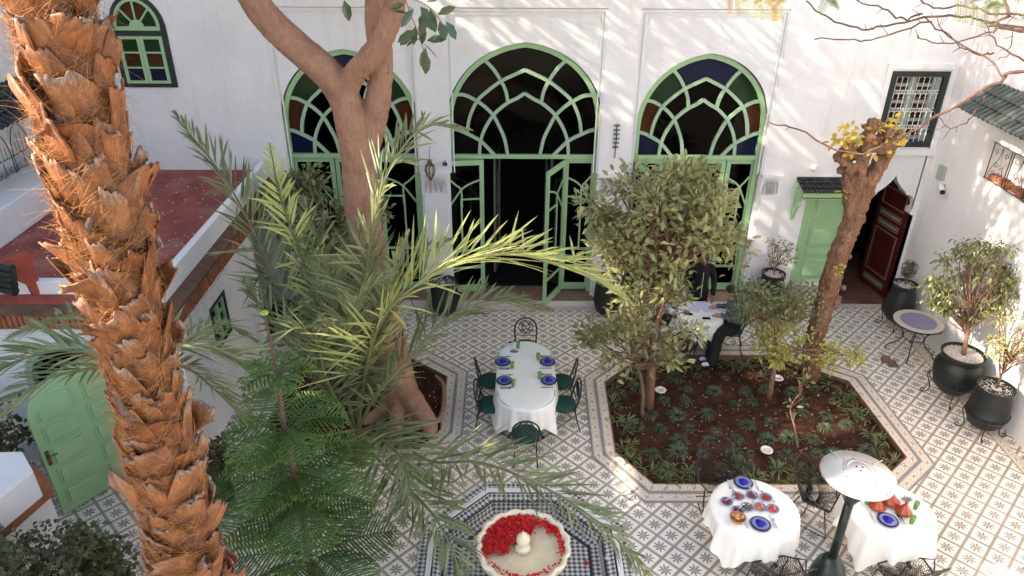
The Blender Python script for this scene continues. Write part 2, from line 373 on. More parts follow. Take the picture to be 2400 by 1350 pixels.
def link(name, me, parent=None, bevel=0, label=None):
    o = bpy.data.objects.new(name, me); col.objects.link(o)
    if parent is not None:
        o.parent = parent
        if parent.type == 'EMPTY': o.matrix_parent_inverse = Matrix.Translation(-Vector(parent.location))
    if bevel:
        b = o.modifiers.new('bevel', 'BEVEL'); b.width = bevel; b.segments = 2; b.limit_method = 'ANGLE'; b.angle_limit = R(50)
    if label: o['label'] = label
    return o
def tag(o, label=None, cat=None, group=None, kind=None):
    if label: o['label'] = label
    if cat: o['category'] = cat
    if group: o['group'] = group
    if kind: o['kind'] = kind
    return o
def thing(name, label, cat, loc=(0, 0, 0), group=None):
    o = bpy.data.objects.new(name, None); col.objects.link(o); o.location = loc; o.empty_display_size = .1
    return tag(o, label, cat, group)
KIDS = {}
def copy_tree(o, loc, rz=0, label=None, sc=1):
    def rec(a, par):
        c = a.copy(); col.objects.link(c)
        if par is not None: c.parent = par
        for ch in a.children: rec(ch, c)
        return c
    c = rec(o, None); c.location = loc; c.rotation_euler = (0, 0, rz); c.scale = (sc,)*3
    if label: c['label'] = label
    return c
def cat_rom(P, n=8):
    P = [Vector(p) for p in P]; Q = [P[0]*2-P[1]]+P+[P[-1]*2-P[-2]]; out = []
    for i in range(1, len(Q)-2):
        for k in range(n):
            t = k/n; a, b, c, d = Q[i-1], Q[i], Q[i+1], Q[i+2]
            out.append(.5*((2*b)+(c-a)*t+(2*a-5*b+4*c-d)*t*t+(3*b-a-3*c+d)*t**3))
    out.append(P[-1]); return out

# leaves: vectorised folded blades
def nrm(a): return a/np.maximum(np.linalg.norm(a, axis=-1, keepdims=True), 1e-9)
def leaves(name, P, D, U, L, W, tint, mat, parent=None, fold=.25, droop=.15, t1=.38, t2=.75, w2=.7, label=None):
    P = np.asarray(P, float); D = nrm(np.asarray(D, float)); U = np.asarray(U, float)
    n = len(P); L = np.broadcast_to(L, (n,))[:, None]; W = np.broadcast_to(W, (n,))[:, None]
    S = nrm(np.cross(D, U)); N = nrm(np.cross(S, D))
    dn = np.array([0, 0, -1.0])
    def at(t): return P+D*L*t+dn*L*droop*t*t
    b0 = at(0); m1 = at(t1); m2 = at(t2); tp = at(1)
    s1 = W*.5; s2 = W*.5*w2
    V = np.stack([b0, m1, m2, tp, m1+S*s1+N*s1*fold, m1-S*s1+N*s1*fold, m2+S*s2+N*s2*fold, m2-S*s2+N*s2*fold], 1).reshape(-1, 3)
    F = np.array([[0, 4, 1], [0, 1, 5], [4, 6, 2], [4, 2, 1], [1, 2, 7], [1, 7, 5], [6, 3, 2], [2, 3, 7]])
    F = (F[None]+np.arange(n)[:, None, None]*8).reshape(-1, 3)
    me = bpy.data.meshes.new(name); me.vertices.add(len(V)); me.vertices.foreach_set('co', V.ravel())
    me.loops.add(F.size); me.loops.foreach_set('vertex_index', F.ravel().astype(np.int32))
    me.polygons.add(len(F)); me.polygons.foreach_set('loop_start', np.arange(0, F.size, 3, dtype=np.int32))
    me.update(); me.validate()
    a = me.attributes.new('tint', 'FLOAT', 'POINT'); a.data.foreach_set('value', np.repeat(np.broadcast_to(tint, (n,)), 8).astype(np.float32))
    me.materials.append(MT[mat])
    if name == '_mesh': return me
    return link(name, me, parent, label=label)
def rdir(n, zb=0.0):
    a = nr.normal(size=(n, 3)); a[:, 2] += zb; return nrm(a)
def remesh(o, voxel, smooth=4, disp=None):
    m = o.modifiers.new('r', 'REMESH'); m.mode = 'VOXEL'; m.voxel_size = voxel; m.use_smooth_shade = True
    if smooth: s = o.modifiers.new('s', 'SMOOTH'); s.iterations = smooth; s.factor = .5
    if disp:
        tx = bpy.data.textures.new('bumps', 'CLOUDS'); tx.noise_scale = disp[1]
        d = o.modifiers.new('d', 'DISPLACE'); d.texture = tx; d.strength = disp[0]; d.texture_coords = 'GLOBAL'
    return o
# ================================================================ GROUND
YW = 13.93; XR = 8.33; XL = -4.7
gm = MB().span((-30, -22, -.40), (30, 32, -.30))
ground = gm.build('ground', 'paving'); tag(ground, 'pale paved ground beyond and under the courtyard floor', kind='structure')
floor = MB().span((-12, 2.5, -.29), (XR, YW, -.26)).build('floor', 'mortar')
tag(floor, 'courtyard floor of white tiles with grey eight-petal stars', kind='structure')
BED = [(1.78, 10.95), (2.62, 11.82), (5.08, 11.82), (6.22, 11.0), (6.32, 8.98), (5.60, 8.38), (2.22, 8.38), (1.74, 9.08)]
LBED = [(-1.88, 11.72), (-1.13, 11.10), (-1.13, 9.62), (-1.42, 9.15), (-3.5, 9.15), (-4.0, 9.7), (-4.0, 11.2), (-3.5, 11.72)]
FC = (.23, 6.93)
def inside(p, poly, grow=0):
    c = [sum(q[i] for q in poly)/len(poly) for i in (0, 1)]; r = False; n = len(poly)
    P = [(c[0]+(q[0]-c[0])*(1+grow), c[1]+(q[1]-c[1])*(1+grow)) for q in poly]
    for i in range(n):
        a, b = P[i], P[(i+1) % n]
        if (a[1] > p[1]) != (b[1] > p[1]) and p[0] < (b[0]-a[0])*(p[1]-a[1])/(b[1]-a[1])+a[0]: r = not r
    return r
OCT = [(FC[0]+1.42*math.cos(R(22.5+45*k)), FC[1]+1.42*math.sin(R(22.5+45*k))) for k in range(8)]
def offset(poly, d):
    n = len(poly); out = []; c = Vector((sum(p[0] for p in poly)/n, sum(p[1] for p in poly)/n))
    for i in range(n):
        p0, p1, p2 = Vector(poly[i-1]), Vector(poly[i]), Vector(poly[(i+1) % n])
        n1 = Vector(((p1-p0).y, -(p1-p0).x)).normalized(); n2 = Vector(((p2-p1).y, -(p2-p1).x)).normalized()
        if n1.dot(p1-c) < 0: n1 = -n1
        if n2.dot(p1-c) < 0: n2 = -n2
        m = (n1+n2); m = m/(m.dot(n1)); out.append(p1+m*d)
    return out
# star tiles on a diagonal grid
BX = [tuple(p) for p in offset(BED, .185)]; LX = [tuple(p) for p in offset(LBED, .185)]
PT = .28; a0 = FL(2171, 1075); u0 = (a0.x+a0.y)/math.sqrt(2); v0 = (a0.y-a0.x)/math.sqrt(2)
tm = MB(); h = PT/2
vs = [(-h, -h, -.02), (h, -h, -.02), (h, h, -.02), (-h, h, -.02), (-h+.0025, -h+.0025, 0), (h-.0025, -h+.0025, 0), (h-.0025, h-.0025, 0), (-h+.0025, h-.0025, 0)]
fs = [(4, 5, 6, 7), (0, 1, 5, 4), (1, 2, 6, 5), (2, 3, 7, 6), (3, 0, 4, 7)]
uvq = {i: ((vs[i][0]/PT+.5)*.999+.0005, (vs[i][1]/PT+.5)*.999+.0005) for i in range(8)}
tm.add(vs, fs, [[uvq[i] for i in f] for f in fs]); tmesh = tm.mesh('tile', 'star')
spots = []
for i in range(-60, 60):
    for j in range(-60, 60):
        u = u0+i*PT; v = v0+j*PT; x = (u-v)/math.sqrt(2); y = (u+v)/math.sqrt(2)
        if not (-8.6 < x < XR+.12 and 3.6 < y < YW+.1): continue
        if x < -4.75 and y > 8.95: continue
        if inside((x, y), BX) or inside((x, y), LX) or inside((x, y), OCT, -.04): continue
        spots.append((x, y))
def infr(x, y):
    w_ = x*_r+y*_e+HC*_d; q = (CX+FPX*w_[0]/w_[2], CY+FPX*w_[1]/w_[2])
    return 130 < q[0] < 2400 and 690 < q[1] < 1350 and not (400 < q[0] < 960) and not (560 < q[0] < 1350 and q[1] < 830)
spots.sort(key=lambda p: (0 if infr(*p) else 1, p[1]))
rest = MB()
for k, (x, y) in enumerate(spots):
    dz = rng.uniform(-.0012, .0012); rz = PI/4+rng.choice([0, 1, 2, 3])*PI/2
    if k < 300:
        o = bpy.data.objects.new('tile', tmesh); col.objects.link(o); o.location = (x, y, dz); o.rotation_euler.z = rz; o.parent = floor
    else:
        M_ = Matrix.Translation((x, y, dz)) @ Matrix.Rotation(rz, 4, 'Z')
        rest.add([tuple(M_ @ Vector(p)) for p in vs], fs, [[uvq[i] for i in f] for f in fs])
o = rest.build('tile_field', 'star', floor); o['kind'] = 'stuff'
# ornamental border bands round the two beds (two rows of cartouche tiles and stone lines)
def band(poly, d0, d1, z, name, mat, tile=None, z0=-.03):
    A, B = offset(poly, d0), offset(poly, d1); n = len(poly)
    for i in range(n):
        a0_, a1_, b0_, b1_ = A[i], A[(i+1) % n], B[i], B[(i+1) % n]
        L = (a1_-a0_).length; k = max(1, round(L/tile)) if tile else 1
        for j in range(k):
            g = .004 if tile else 0; s, t = j/k+g/L, (j+1)/k-g/L
            q = [a0_.lerp(a1_, s), b0_.lerp(b1_, s), b0_.lerp(b1_, t), a0_.lerp(a1_, t)]
            if (q[1]-q[0]).cross(q[2]-q[0]) < 0: pass
            m = MB(); zz = z+(rng.uniform(-.001, .001) if tile else 0)
            vs_ = [(p.x, p.y, z0) for p in q]+[(p.x, p.y, zz) for p in q]
            ff = [(4, 5, 6, 7), (0, 1, 5, 4), (1, 2, 6, 5), (2, 3, 7, 6), (3, 0, 4, 7)]
            uvm = {0: (0, 0), 1: (0, 1), 2: (1, 1), 3: (1, 0)}
            m.add(vs_, ff, [[uvm[i_ % 4] for i_ in f] for f in ff]); m.build(name, mat, floor)
for P in (BED, LBED):
    band(P, 0.0, .022, .022, 'kerb_strip', 'mortar', z0=-.2)
    band(P, .022, .172, .016, 'border_tile', 'border', .215)
    band(P, .172, .215, .024, 'stone_line', 'bluegrey')
    band(P, .215, .365, .014, 'border_tile', 'border', .215)
    band(P, .365, .392, .018, 'stone_line', 'bluegrey')
# straight border rows at the foot of the house and of the side wall
def row(a, b, wdt, z=.014):
    a, b = Vector(a), Vector(b); t = (b-a); L = t.length; t.normalize(); nn = Vector((-t.y, t.x)); k = round(L/.215)
    for j in range(k):
        p, q = a+t*(L*j/k+.002), a+t*(L*(j+1)/k-.002); m = MB(); qs = [p, q, q+nn*wdt, p+nn*wdt]
        vs_ = [(x.x, x.y, -.02) for x in qs]+[(x.x, x.y, z) for x in qs]; ff = [(4, 5, 6, 7), (0, 1, 5, 4), (1, 2, 6, 5), (2, 3, 7, 6), (3, 0, 4, 7)]
        uvm = {0: (0, 0), 1: (1, 0), 2: (1, 1), 3: (0, 1)}
        m.add(vs_, ff, [[uvm[i_ % 4] for i_ in f] for f in ff]); m.build('edge_tile', 'border', floor)
row((5.1, 13.70), (8.1, 13.70), .14); row((8.14, 8.3), (8.14, 13.4), -.0001+.15)
row((-4.4, 13.52), (4.9, 13.52), .14)
# soil of the beds
def soil(poly, lab, seed):
    bm = bmesh.new(); G = 46; xs = [p[0] for p in poly]; ys = [p[1] for p in poly]
    x0, x1, y0, y1 = min(xs)-.05, max(xs)+.05, min(ys)-.05, max(ys)+.05; grid = {}
    for i in range(G+1):
        for j in range(G+1):
            x = x0+(x1-x0)*i/G; y = y0+(y1-y0)*j/G
            z = -.06+.05*mnoise.noise(Vector((x*1.3, y*1.3, seed)))+.035*mnoise.noise(Vector((x*6, y*6, seed)))+.012*mnoise.noise(Vector((x*19, y*19, seed)))
            grid[i, j] = bm.verts.new((x, y, min(z, -.01)))
    for i in range(G):
        for j in range(G):
            cx_, cy_ = x0+(x1-x0)*(i+.5)/G, y0+(y1-y0)*(j+.5)/G
            if inside((cx_, cy_), poly, .06): bm.faces.new((grid[i, j], grid[i+1, j], grid[i+1, j+1], grid[i, j+1]))
    me = bpy.data.meshes.new('soil'); bm.to_mesh(me); bm.free(); me.materials.append(MT['soil'])
    o = link('soil', me); tag(o, lab, kind='structure'); return o
soil(BED, 'red soil of the large eight-sided planting bed', 1); soil(LBED, 'red soil around the foot of the forked tree', 5)

# ================================================================ MAIN HOUSE (far side of the courtyard)
house = thing('courtyard_house', 'white plastered house front with three tall arched windows framed in green', 'house', (0, YW, 0))
ZT = 8.6
ARCH = [(-3.05, 1.30, 5.20, -4.36, -1.74), (.30, 1.47, 5.34, -1.16, 1.76), (3.72, 1.25, 5.16, 2.36, 5.03)]
YP = YW+.05; YF = YW+.20; ZTR = 3.22
def outline(cx, hw, top, n=28, z0=.15, hwl=None):
    """opening outline from lower left over the arch to lower right"""
    sp = ZTR+(top-ZTR)*.30; pts = [(cx-hw, z0), (cx-hw, ZTR), (cx-hw, sp)]
    for i in range(1, n):
        a = PI-PI*i/n; px = math.cos(a); pts.append((cx+hw*px, sp+(top-sp)*(math.sin(a)**.96)+.05*(1-abs(px))**3))
    return pts+[(cx+hw, sp), (cx+hw, ZTR), (cx+hw, z0)]
def arch_wall(cx, hw, top, xl, xr, zt, yf, yb):
    m = MB(); o_ = outline(cx, hw, top)
    for i in range(len(o_)-1):
        (xa, za), (xb, zb) = o_[i], o_[i+1]
        if abs(xa-xb) > 1e-4: m.add([(xa, yf, za), (xb, yf, zb), (xb, yf, zt), (xa, yf, zt)], [(0, 1, 2, 3)])
        m.add([(xa, yf, za), (xa, yb, za), (xb, yb, zb), (xb, yf, zb)], [(0, 1, 2, 3)])
    m.add([(xl, yf, -.1), (cx-hw, yf, -.1), (cx-hw, yf, zt), (xl, yf, zt)], [(0, 1, 2, 3)])
    m.add([(cx+hw, yf, -.1), (xr, yf, -.1), (xr, yf, zt), (cx+hw, yf, zt)], [(0, 1, 2, 3)])
    return m
W = MB()
for cx_, hw, top, xl, xr in ARCH:
    a = arch_wall(cx_, hw+.03, top+.03, xl, xr, 6.02, YP, YF+.25); W.add(a.v, a.f)
W.build('wall', 'plaster', house, smooth=False)
W = MB()
W.span((-14, YW, -.1), (-4.72, YW+.4, 6.02)); W.span((-14, YW, 6.02), (XR+.4, YW+.4, ZT))
W.span((-1.74, YW, -.1), (-1.16, YW+.4, 6.02)); W.span((1.76, YW, -.1), (2.36, YW+.4, 6.02)); W.span((-4.72, YW, -.1), (-4.36, YW+.4, 6.02))
# plain stretch to the right with the service door, the keyhole door and the grilled window cut in
GD = (6.02, 6.98, .44, 2.56); RDx = (7.14, 8.27); WN = (7.12, 8.20, 3.50, 4.95)
W.span((5.03, YW, -.1), (GD[0], YW+.4, 6.02)); W.span((GD[0], YW, GD[3]), (GD[1], YW+.4, 6.02)); W.span((GD[0], YW, -.1), (GD[1], YW+.4, GD[2]))
W.span((GD[1], YW, -.1), (RDx[0], YW+.4, 6.02)); W.span((RDx[0], YW, 4.95), (XR, YW+.4, 6.02)); W.span((8.20, YW, 3.50), (XR, YW+.4, 4.95))
W.build('front_wall', 'plaster', house)
# keyhole arch above the red door
kp = []; cxk = (RDx[0]+RDx[1])/2; hk = (RDx[1]-RDx[0])/2
for t, z in ((-1, -.02), (-1, 2.02), (-1, 2.05), (-.86, 2.08), (-.86, 2.16), (-.90, 2.25), (-.88, 2.36), (-.80, 2.45), (-.66, 2.50), (-.55, 2.50), (-.50, 2.56), (-.30, 2.66), (-.12, 2.78), (0, 2.92)):
    kp.append((cxk+hk*t, z))
kp = kp+[(2*cxk-x, z) for x, z in reversed(kp[:-1])]
m = MB()
for i in range(len(kp)-1):
    (xa, za), (xb, zb) = kp[i], kp[i+1]
    if abs(xa-xb) > 1e-4: m.add([(xa, YW, za), (xb, YW, zb), (xb, YW, 3.5), (xa, YW, 3.5)], [(0, 1, 2, 3)])
    m.add([(xa, YW, za), (xa, YW+.34, za), (xb, YW+.34, zb), (xb, YW, zb)], [(0, 1, 2, 3)])
m.span((RDx[1], YW, -.1), (XR, YW+.4, 3.5)); m.build('doorway_surround', 'plaster', house)
# raised panel mouldings
m = MB()
for cx_, hw, top, xl, xr in ARCH:
    for k, (of, wd, dp) in enumerate(((.0, .035, .035), (.075, .022, .02))):
        zt = 6.0-of
        m.span((xl+of, YP-dp, ZTR-.3), (xl+of+wd, YP, zt)); m.span((xr-of-wd, YP-dp, ZTR-.3), (xr-of, YP, zt)); m.span((xl+of+wd, YP-dp, zt-wd), (xr-of-wd, YP, zt))
m.build('panel_moulding', 'plaster', house)
# pilaster capitals and shafts between the arches
for xa, xb in ((-1.74, -1.16), (1.76, 2.36), (5.03, 5.45), (-4.72, -4.36)):
    m = MB(); m.span((xa, YW-.07, 2.86), (xb, YW, 2.92)); m.span((xa+.05, YW-.05, .15), (xb-.05, YW, 2.45)); m.span((xa+.02, YW-.06, 2.45), (xb-.02, YW, 2.50))
    for s in (0, 1):
        for q in range(4):
            xx = xa+.08+(xb-xa-.16)*(q+.5)/4; m.tube([(xx-.05, YW-.02, 2.52), (xx-.03, YW-.04, 2.72), (xx, YW-.05, 2.80), (xx+.03, YW-.04, 2.72), (xx+.05, YW-.02, 2.52)], .012, 5)
    m.build('pilaster', 'plaster', house)
# steps in front
m = MB().span((-4.4, 13.693, -.02), (4.95, YW+.4, .15)); m.build('step', 'steptile', house)
m = MB().span((-4.4, 13.68, -.01), (4.95, 13.693, .145)); m.build('step_riser', 'blackwhite', house)
m = MB().span((GD[0]-.05, 13.62, -.02), (GD[1]+.04, YW, .20)); m.span((GD[0]-.02, 13.78, .2), (GD[1]+.02, YW, .43)); m.build('tiled_step', 'brownmosaic', house)

# ---------------- arched windows
U = [(-.216, 0), (-.26, .16), (-.34, .29), (-.41, .383), (-.51, .455), (-.62, .511), (-.78, .565), (-.93, .594)]
Bc = [(-.60, 0), (-.585, .14), (-.53, .28), (-.41, .383+.0), (-.32, .445), (-.216, .496), (-.10, .535), (0, .575)]
Bc = [(-.60, 0), (-.58, .14), (-.52, .26), (-.41, .383), (-.32, .445), (-.216, .500), (-.10, .540), (0, .585)]
Cc = [(-.76, .21), (-.72, .36), (-.62, .511), (-.47, .61), (-.307, .692), (-.15, .745), (0, .79)]
Dc = [(-.545, .885), (-.41, .80), (-.307, .692), (-.245, .60), (-.216, .500)]
Ec = [(-1, .255), (-.88, .245), (-.76, .21), (-.66, .175), (-.58, .14), (-.48, .07), (-.386, 0)]
def arched_window(idx, cols):
    cx_, hw, top, xl, xr = ARCH[idx]; H_ = top-ZTR
    sp = .30
    def outer_v(u): a = math.acos(max(-1, min(1, u))); return sp+(1-sp)*(math.sin(a)**.96)+.02*(1-abs(u))**3
    def snap(P, k):
        u, v = P[k]; P = list(P); P[k] = (u, min(v, outer_v(u))) if abs(u) > .985 else (u, outer_v(u)-.0); return P
    u_ = list(U); u_[-1] = (-.93, outer_v(-.93)); d_ = list(Dc); d_[0] = (-.545, outer_v(-.545))
    def T(p, s=1): return (cx_+hw*s*p[0], ZTR+H_*p[1])
    wn = MB(); fr = outline(cx_, hw-.035, top-.035, 28, .17)
    wn.bar([(x, YF, z) for x, z in fr], .09, .12, (0, 1, 0))
    wo = wn.build('arched_window', 'green', house)
    wo['label'] = ['arched window partly behind the forked tree', 'widest arched window above the open double door', 'arched window with coloured panes behind the citrus tree'][idx]
    mc = [0]
    def mull(P, s, w=.062):
        mc[0] += 1; yy = YF-.0025*mc[0]
        pts = cat_rom([(T(p, s)[0], yy, T(p, s)[1]) for p in P], 4)
        MB().bar(pts, w, .06, (0, 1, 0)).build('mullion', 'mullion', wo)
    for s in (1, -1):
        for P in (u_, d_, Ec): mull(P, s)
    for P in (Bc, Cc): mull([(-q[0], q[1]) for q in P[::-1]][::-1] if 0 else P, 1); mull(P, -1)
    MB().span((cx_-hw, YF-.055, ZTR-.05), (cx_+hw, YF+.04, ZTR+.03)).build('transom', 'green', wo)
    # panes: closed loops over the named knots of the curves
    def seg(P, a, b):
        ks = {q: i for i, q in enumerate(P)}; st = range(a, b+1) if b >= a else range(a, b-1, -1); return [P[i] for i in st]
    def arc(u0_, u1_, n=6): return [(u0_+(u1_-u0_)*i/n, outer_v(u0_+(u1_-u0_)*i/n)) for i in range(n+1)]
    mir = lambda L: [(-p[0], p[1]) for p in L]
    top4 = arc(-.545, .545, 12)+mir(d_[1:3])+mir(Cc[5:7])[:0]+[(.15, .745), (0, .79), (-.15, .745)]+d_[2:0:-1]
    top7 = Cc[4:7]+mir(Cc[4:6])[::-1]+mir(Dc[3:5])+mir(Bc[6:7])+[Bc[7]]+[Bc[6]]+[Dc[4], Dc[3]]
    P10 = u_[0:4]+Bc[4:8]+mir(Bc[4:7])[::-1]+mir(u_[0:4])[::-1]
    left = [(cols[3], [Ec[0], Ec[1], Ec[2], Ec[3], Ec[4], Bc[0], (-1, 0)]),
            (cols[2], arc(-1, -.93, 3)+u_[6:4:-1]+[Cc[1], Cc[0], Ec[1]]+[(-1, .255)]),
            (cols[1], arc(-.93, -.545, 5)+d_[1:3]+[Cc[3], Cc[2], u_[6]]),
            ('clear', Cc[0:3]+[u_[4], Bc[3], Bc[2], Bc[1], Ec[3]]), ('clear', Cc[2:5]+[d_[3], d_[4], Bc[4], Bc[3], u_[4]]),
            ('clear', Bc[1:4]+[u_[2], u_[1], u_[0], Ec[6], Ec[5]]), ('clear', [Bc[0], Ec[4], Ec[5], Ec[6]])]
    for s in (1, -1):
        for mt, poly in left:
            m_ = MB(); m_.yprism([T(p, s) for p in poly][::(1 if s > 0 else -1)], YF+.012, YF+.018)
            m_.build('pane', mt if mt == 'clear' else 'pane_'+mt, wo)
    for mt, poly in ((cols[0], top4), ('clear', top7), ('clear', P10)):
        m_ = MB(); m_.yprism([T(p) for p in poly], YF+.012, YF+.018); m_.build('pane', mt if mt == 'clear' else 'pane_'+mt, wo)
    return wo
wl = arched_window(0, ('blue', 'emerald', 'amber', 'blue'))
wc = arched_window(1, ('smoke', 'smoke', 'smoke', 'smoke'))
wr = arched_window(2, ('blue', 'emerald', 'amber', 'blue'))
# lower parts: glazed screens
def screen(x0, x1, z0, z1, y, wo, kind='leaf', rot=0, hinge=None, name=None, mat='green', lab=None, par=None):
    """one glazed leaf: stiles, rails, curved glazing bars, pane; turned about its hinge"""
    w_, h_ = x1-x0, z1-z0; f = MB()
    for a, b in (((0, -.025, 0), (.085, .025, h_)), ((w_-.085, -.025, 0), (w_, .025, h_)), ((.085, -.025, h_-.10), (w_-.085, .025, h_)), ((.085, -.025, 0), (w_-.085, .025, .16)),
                 ((.085, -.02, .55), (w_-.085, .02, .60)), ((.085, -.02, .95), (w_-.085, .02, 1.0))): f.span(a, b)
    q = lambda u, v: (.085+(w_-.17)*u, 0, v)
    f.bar(cat_rom([q(0, h_-.42), q(.35, h_-.50), q(.62, h_-.62), q(1, h_-.95)], 4), .035, .026, (0, 1, 0))
    f.bar(cat_rom([q(1, h_-.38), q(.8, h_-.50), q(.62, h_-.62), q(.6, h_-1.0)], 4), .035, .031, (0, 1, 0))
    f.bar([q(0, h_-.82), q(.62, h_-.82)], .035, .034, (0, 1, 0)); f.bar([q(.62, h_-.8), q(.62, 1.0)], .035, .037, (0, 1, 0))
    g = MB().span((.085, -.004, .16), (w_-.085, .004, h_-.1))
    p = MB().span((.12, -.03, .2), (w_-.12, -.024, .5))
    hx = hinge if hinge is not None else x0
    M_ = Matrix.Translation((hx, y, z0)) @ Matrix.Rotation(rot, 4, 'Z') @ Matrix.Translation((x0-hx, 0, 0))
    o = f.move(M_).build(name or 'door_leaf', mat, par or house, label=lab); g.move(M_).build('pane', 'clear', o); return o
cx_, hw = .30, 1.44
screen(-1.14, -.52, .2, 3.17, YF+.02, wc, lab='fixed glazed panel beside the open doorway', name='glazed_panel')
screen(1.12, 1.74, .2, 3.17, YF+.02, wc, lab='fixed glazed panel on the citrus side of the doorway', name='glazed_panel')
screen(-.50, .28, .2, 3.15, YF-.06, wc, rot=-R(172), hinge=-.50, lab='glazed door leaf folded back flat beside the doorway')
screen(.30, 1.12, .2, 3.15, YF-.06, wc, rot=R(62), hinge=1.12, lab='glazed door leaf swung half open into the courtyard')
for a, b in ((-4.3, -3.48), (-3.46, -2.64), (-2.62, -1.80)): screen(a, b, .2, 3.17, YF+.02, wl, name='glazed_panel')
for a, b in ((2.50, 3.10), (3.12, 3.72), (3.74, 4.34), (4.36, 4.94)): screen(a, b, .2, 3.17, YF+.02, wr, name='glazed_panel')
screen(2.50, 3.05, .2, 3.15, YF-.06, wr, rot=-R(70), hinge=2.50, lab='narrow glazed leaf standing open behind the citrus trunk')
# grey inner doors of the lobby
for a, r_ in ((-.30, R(80)), (.92, R(-80))):
    o = screen(a, a+.55, .2, 3.0, YW+1.0, wc, rot=(R(100) if a > 0 else R(80)), hinge=a, name='inner_door_leaf', mat='inner')
# rooms behind
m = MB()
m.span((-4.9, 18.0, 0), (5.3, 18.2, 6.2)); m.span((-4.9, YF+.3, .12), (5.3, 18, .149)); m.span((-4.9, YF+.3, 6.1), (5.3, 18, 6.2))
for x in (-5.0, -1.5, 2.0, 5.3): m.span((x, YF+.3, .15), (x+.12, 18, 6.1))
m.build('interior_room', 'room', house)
for x0, x1 in ((-.9, -.25), (.85, 1.5)): MB().span((x0, 15.9, 3.3), (x1, 15.95, 4.5)).build('carved_panel', 'reddoor', house)
# lit wall lamps seen dimly through the glass stay off; no light is added

# ---------------- service door with tiled canopy
sd = MB().span((GD[0]+.06, YW+.06, GD[2]+.02), (GD[1]-.04, YW+.10, GD[3]-.05)).build('service_door', 'green', house, bevel=.004, label='light green panelled door under the small tiled canopy')
x0, x1 = GD[0]+.06, GD[1]-.04; W_ = x1-x0
for z0, z1 in ((.60, 1.02), (1.10, 1.26), (1.34, 1.74), (1.83, 1.99), (2.07, 2.43)):
    a = MB()
    for k, (gx, dp) in enumerate(((.16, .018), (.20, .040))):
        g = gx; a.span((x0+g, YW+.06-dp, z0+(g-.16)), (x1-g, YW+.06, z1-(g-.16)))
    a.build('door_panel', 'green', sd, bevel=.006)
fr = MB().span((GD[0], YW-.02, GD[2]-.02), (GD[0]+.055, YW+.12, GD[3])); fr.span((GD[1]-.035, YW-.02, GD[2]-.02), (GD[1], YW+.12, GD[3])); fr.span((GD[0]+.055, YW-.02, GD[3]-.05), (GD[1]-.035, YW+.12, GD[3]))
fr.build('door_frame', 'green', sd)
MB().span((GD[0]+.36, YW+.028, 1.885), (GD[0]+.62, YW+.035, 1.945)).build('door_plate', 'plastic', sd)
MB().span((GD[0]+.55, YW+.024, 1.89), (GD[0]+.60, YW+.0275, 1.94)).build('door_plate_symbol', 'napkin', sd)
def text(body, size, mat, M_, name, par):
    cu = bpy.data.curves.new(name, 'FONT'); cu.body = body; cu.size = size; cu.extrude = .0008; cu.align_x = 'CENTER'
    cu.materials.append(MT[mat]); o = bpy.data.objects.new(name, cu); me = bpy.data.meshes.new_from_object(o); bpy.data.objects.remove(o); o = bpy.data.objects.new(name, me); col.objects.link(o); o.parent = par; o.matrix_basis = M_; return o
text('toilettes', .042, 'black', Matrix.Translation((GD[0]+.455, YW+.0265, 1.903)) @ Matrix.Rotation(PI/2, 4, 'X'), 'door_plate_text', sd)
text('T', .045, 'plastic', Matrix.Translation((GD[0]+.575, YW+.0225, 1.898)) @ Matrix.Rotation(PI/2, 4, 'X'), 'door_plate_letter', sd)
MB().tube([(x1-.06, YW+.02, 1.25), (x1-.06, YW+.055, 1.25)], .02, 8).tube([(x1-.06, YW+.02, 1.25), (x1-.15, YW+.02, 1.25)], .009, 6).build('door_handle', 'steel', sd)
can = MB(); xs0, xs1 = 5.74, 7.0
can.add([(xs0, YW, 2.80), (xs1, YW, 2.80), (xs1, YW-.42, 2.70), (xs0, YW-.42, 2.70), (xs0, YW, 2.76), (xs1, YW, 2.76), (xs1, YW-.42, 2.66), (xs0, YW-.42, 2.66)], [(0, 3, 2, 1), (4, 5, 6, 7), (3, 7, 6, 2), (0, 4, 7, 3), (1, 2, 6, 5)])
can.span((xs0+.03, YW-.40, 2.57), (xs1-.03, YW-.37, 2.65))
cano = can.build('door_canopy', 'green', house)
m = MB()
for k in range(22):
    xx = xs0+.06+(xs1-xs0-.12)*k/21; m.tube([(xx, YW-.40, 2.57), (xx, YW-.37, 2.57)], .028, 8)
m.build('scalloped_edge', 'green', cano)
for xx in (xs0+.05, xs1-.05):
    m = MB(); prof = [(0, 2.66), (-.36, 2.66), (-.34, 2.58), (-.26, 2.52), (-.22, 2.42), (-.24, 2.34), (-.16, 2.26), (-.10, 2.14), (-.07, 2.0), (0, 1.95)]
    n_ = len(prof); vs_ = [(xx-.03, YW+p[0], p[1]) for p in prof]+[(xx+.03, YW+p[0], p[1]) for p in prof]
    m.add(vs_, [tuple(range(n_)), tuple(range(2*n_-1, n_-1, -1))]+[(k, n_+k, n_+(k+1) % n_, (k+1) % n_) for k in range(n_)]); m.build('bracket', 'green', cano)
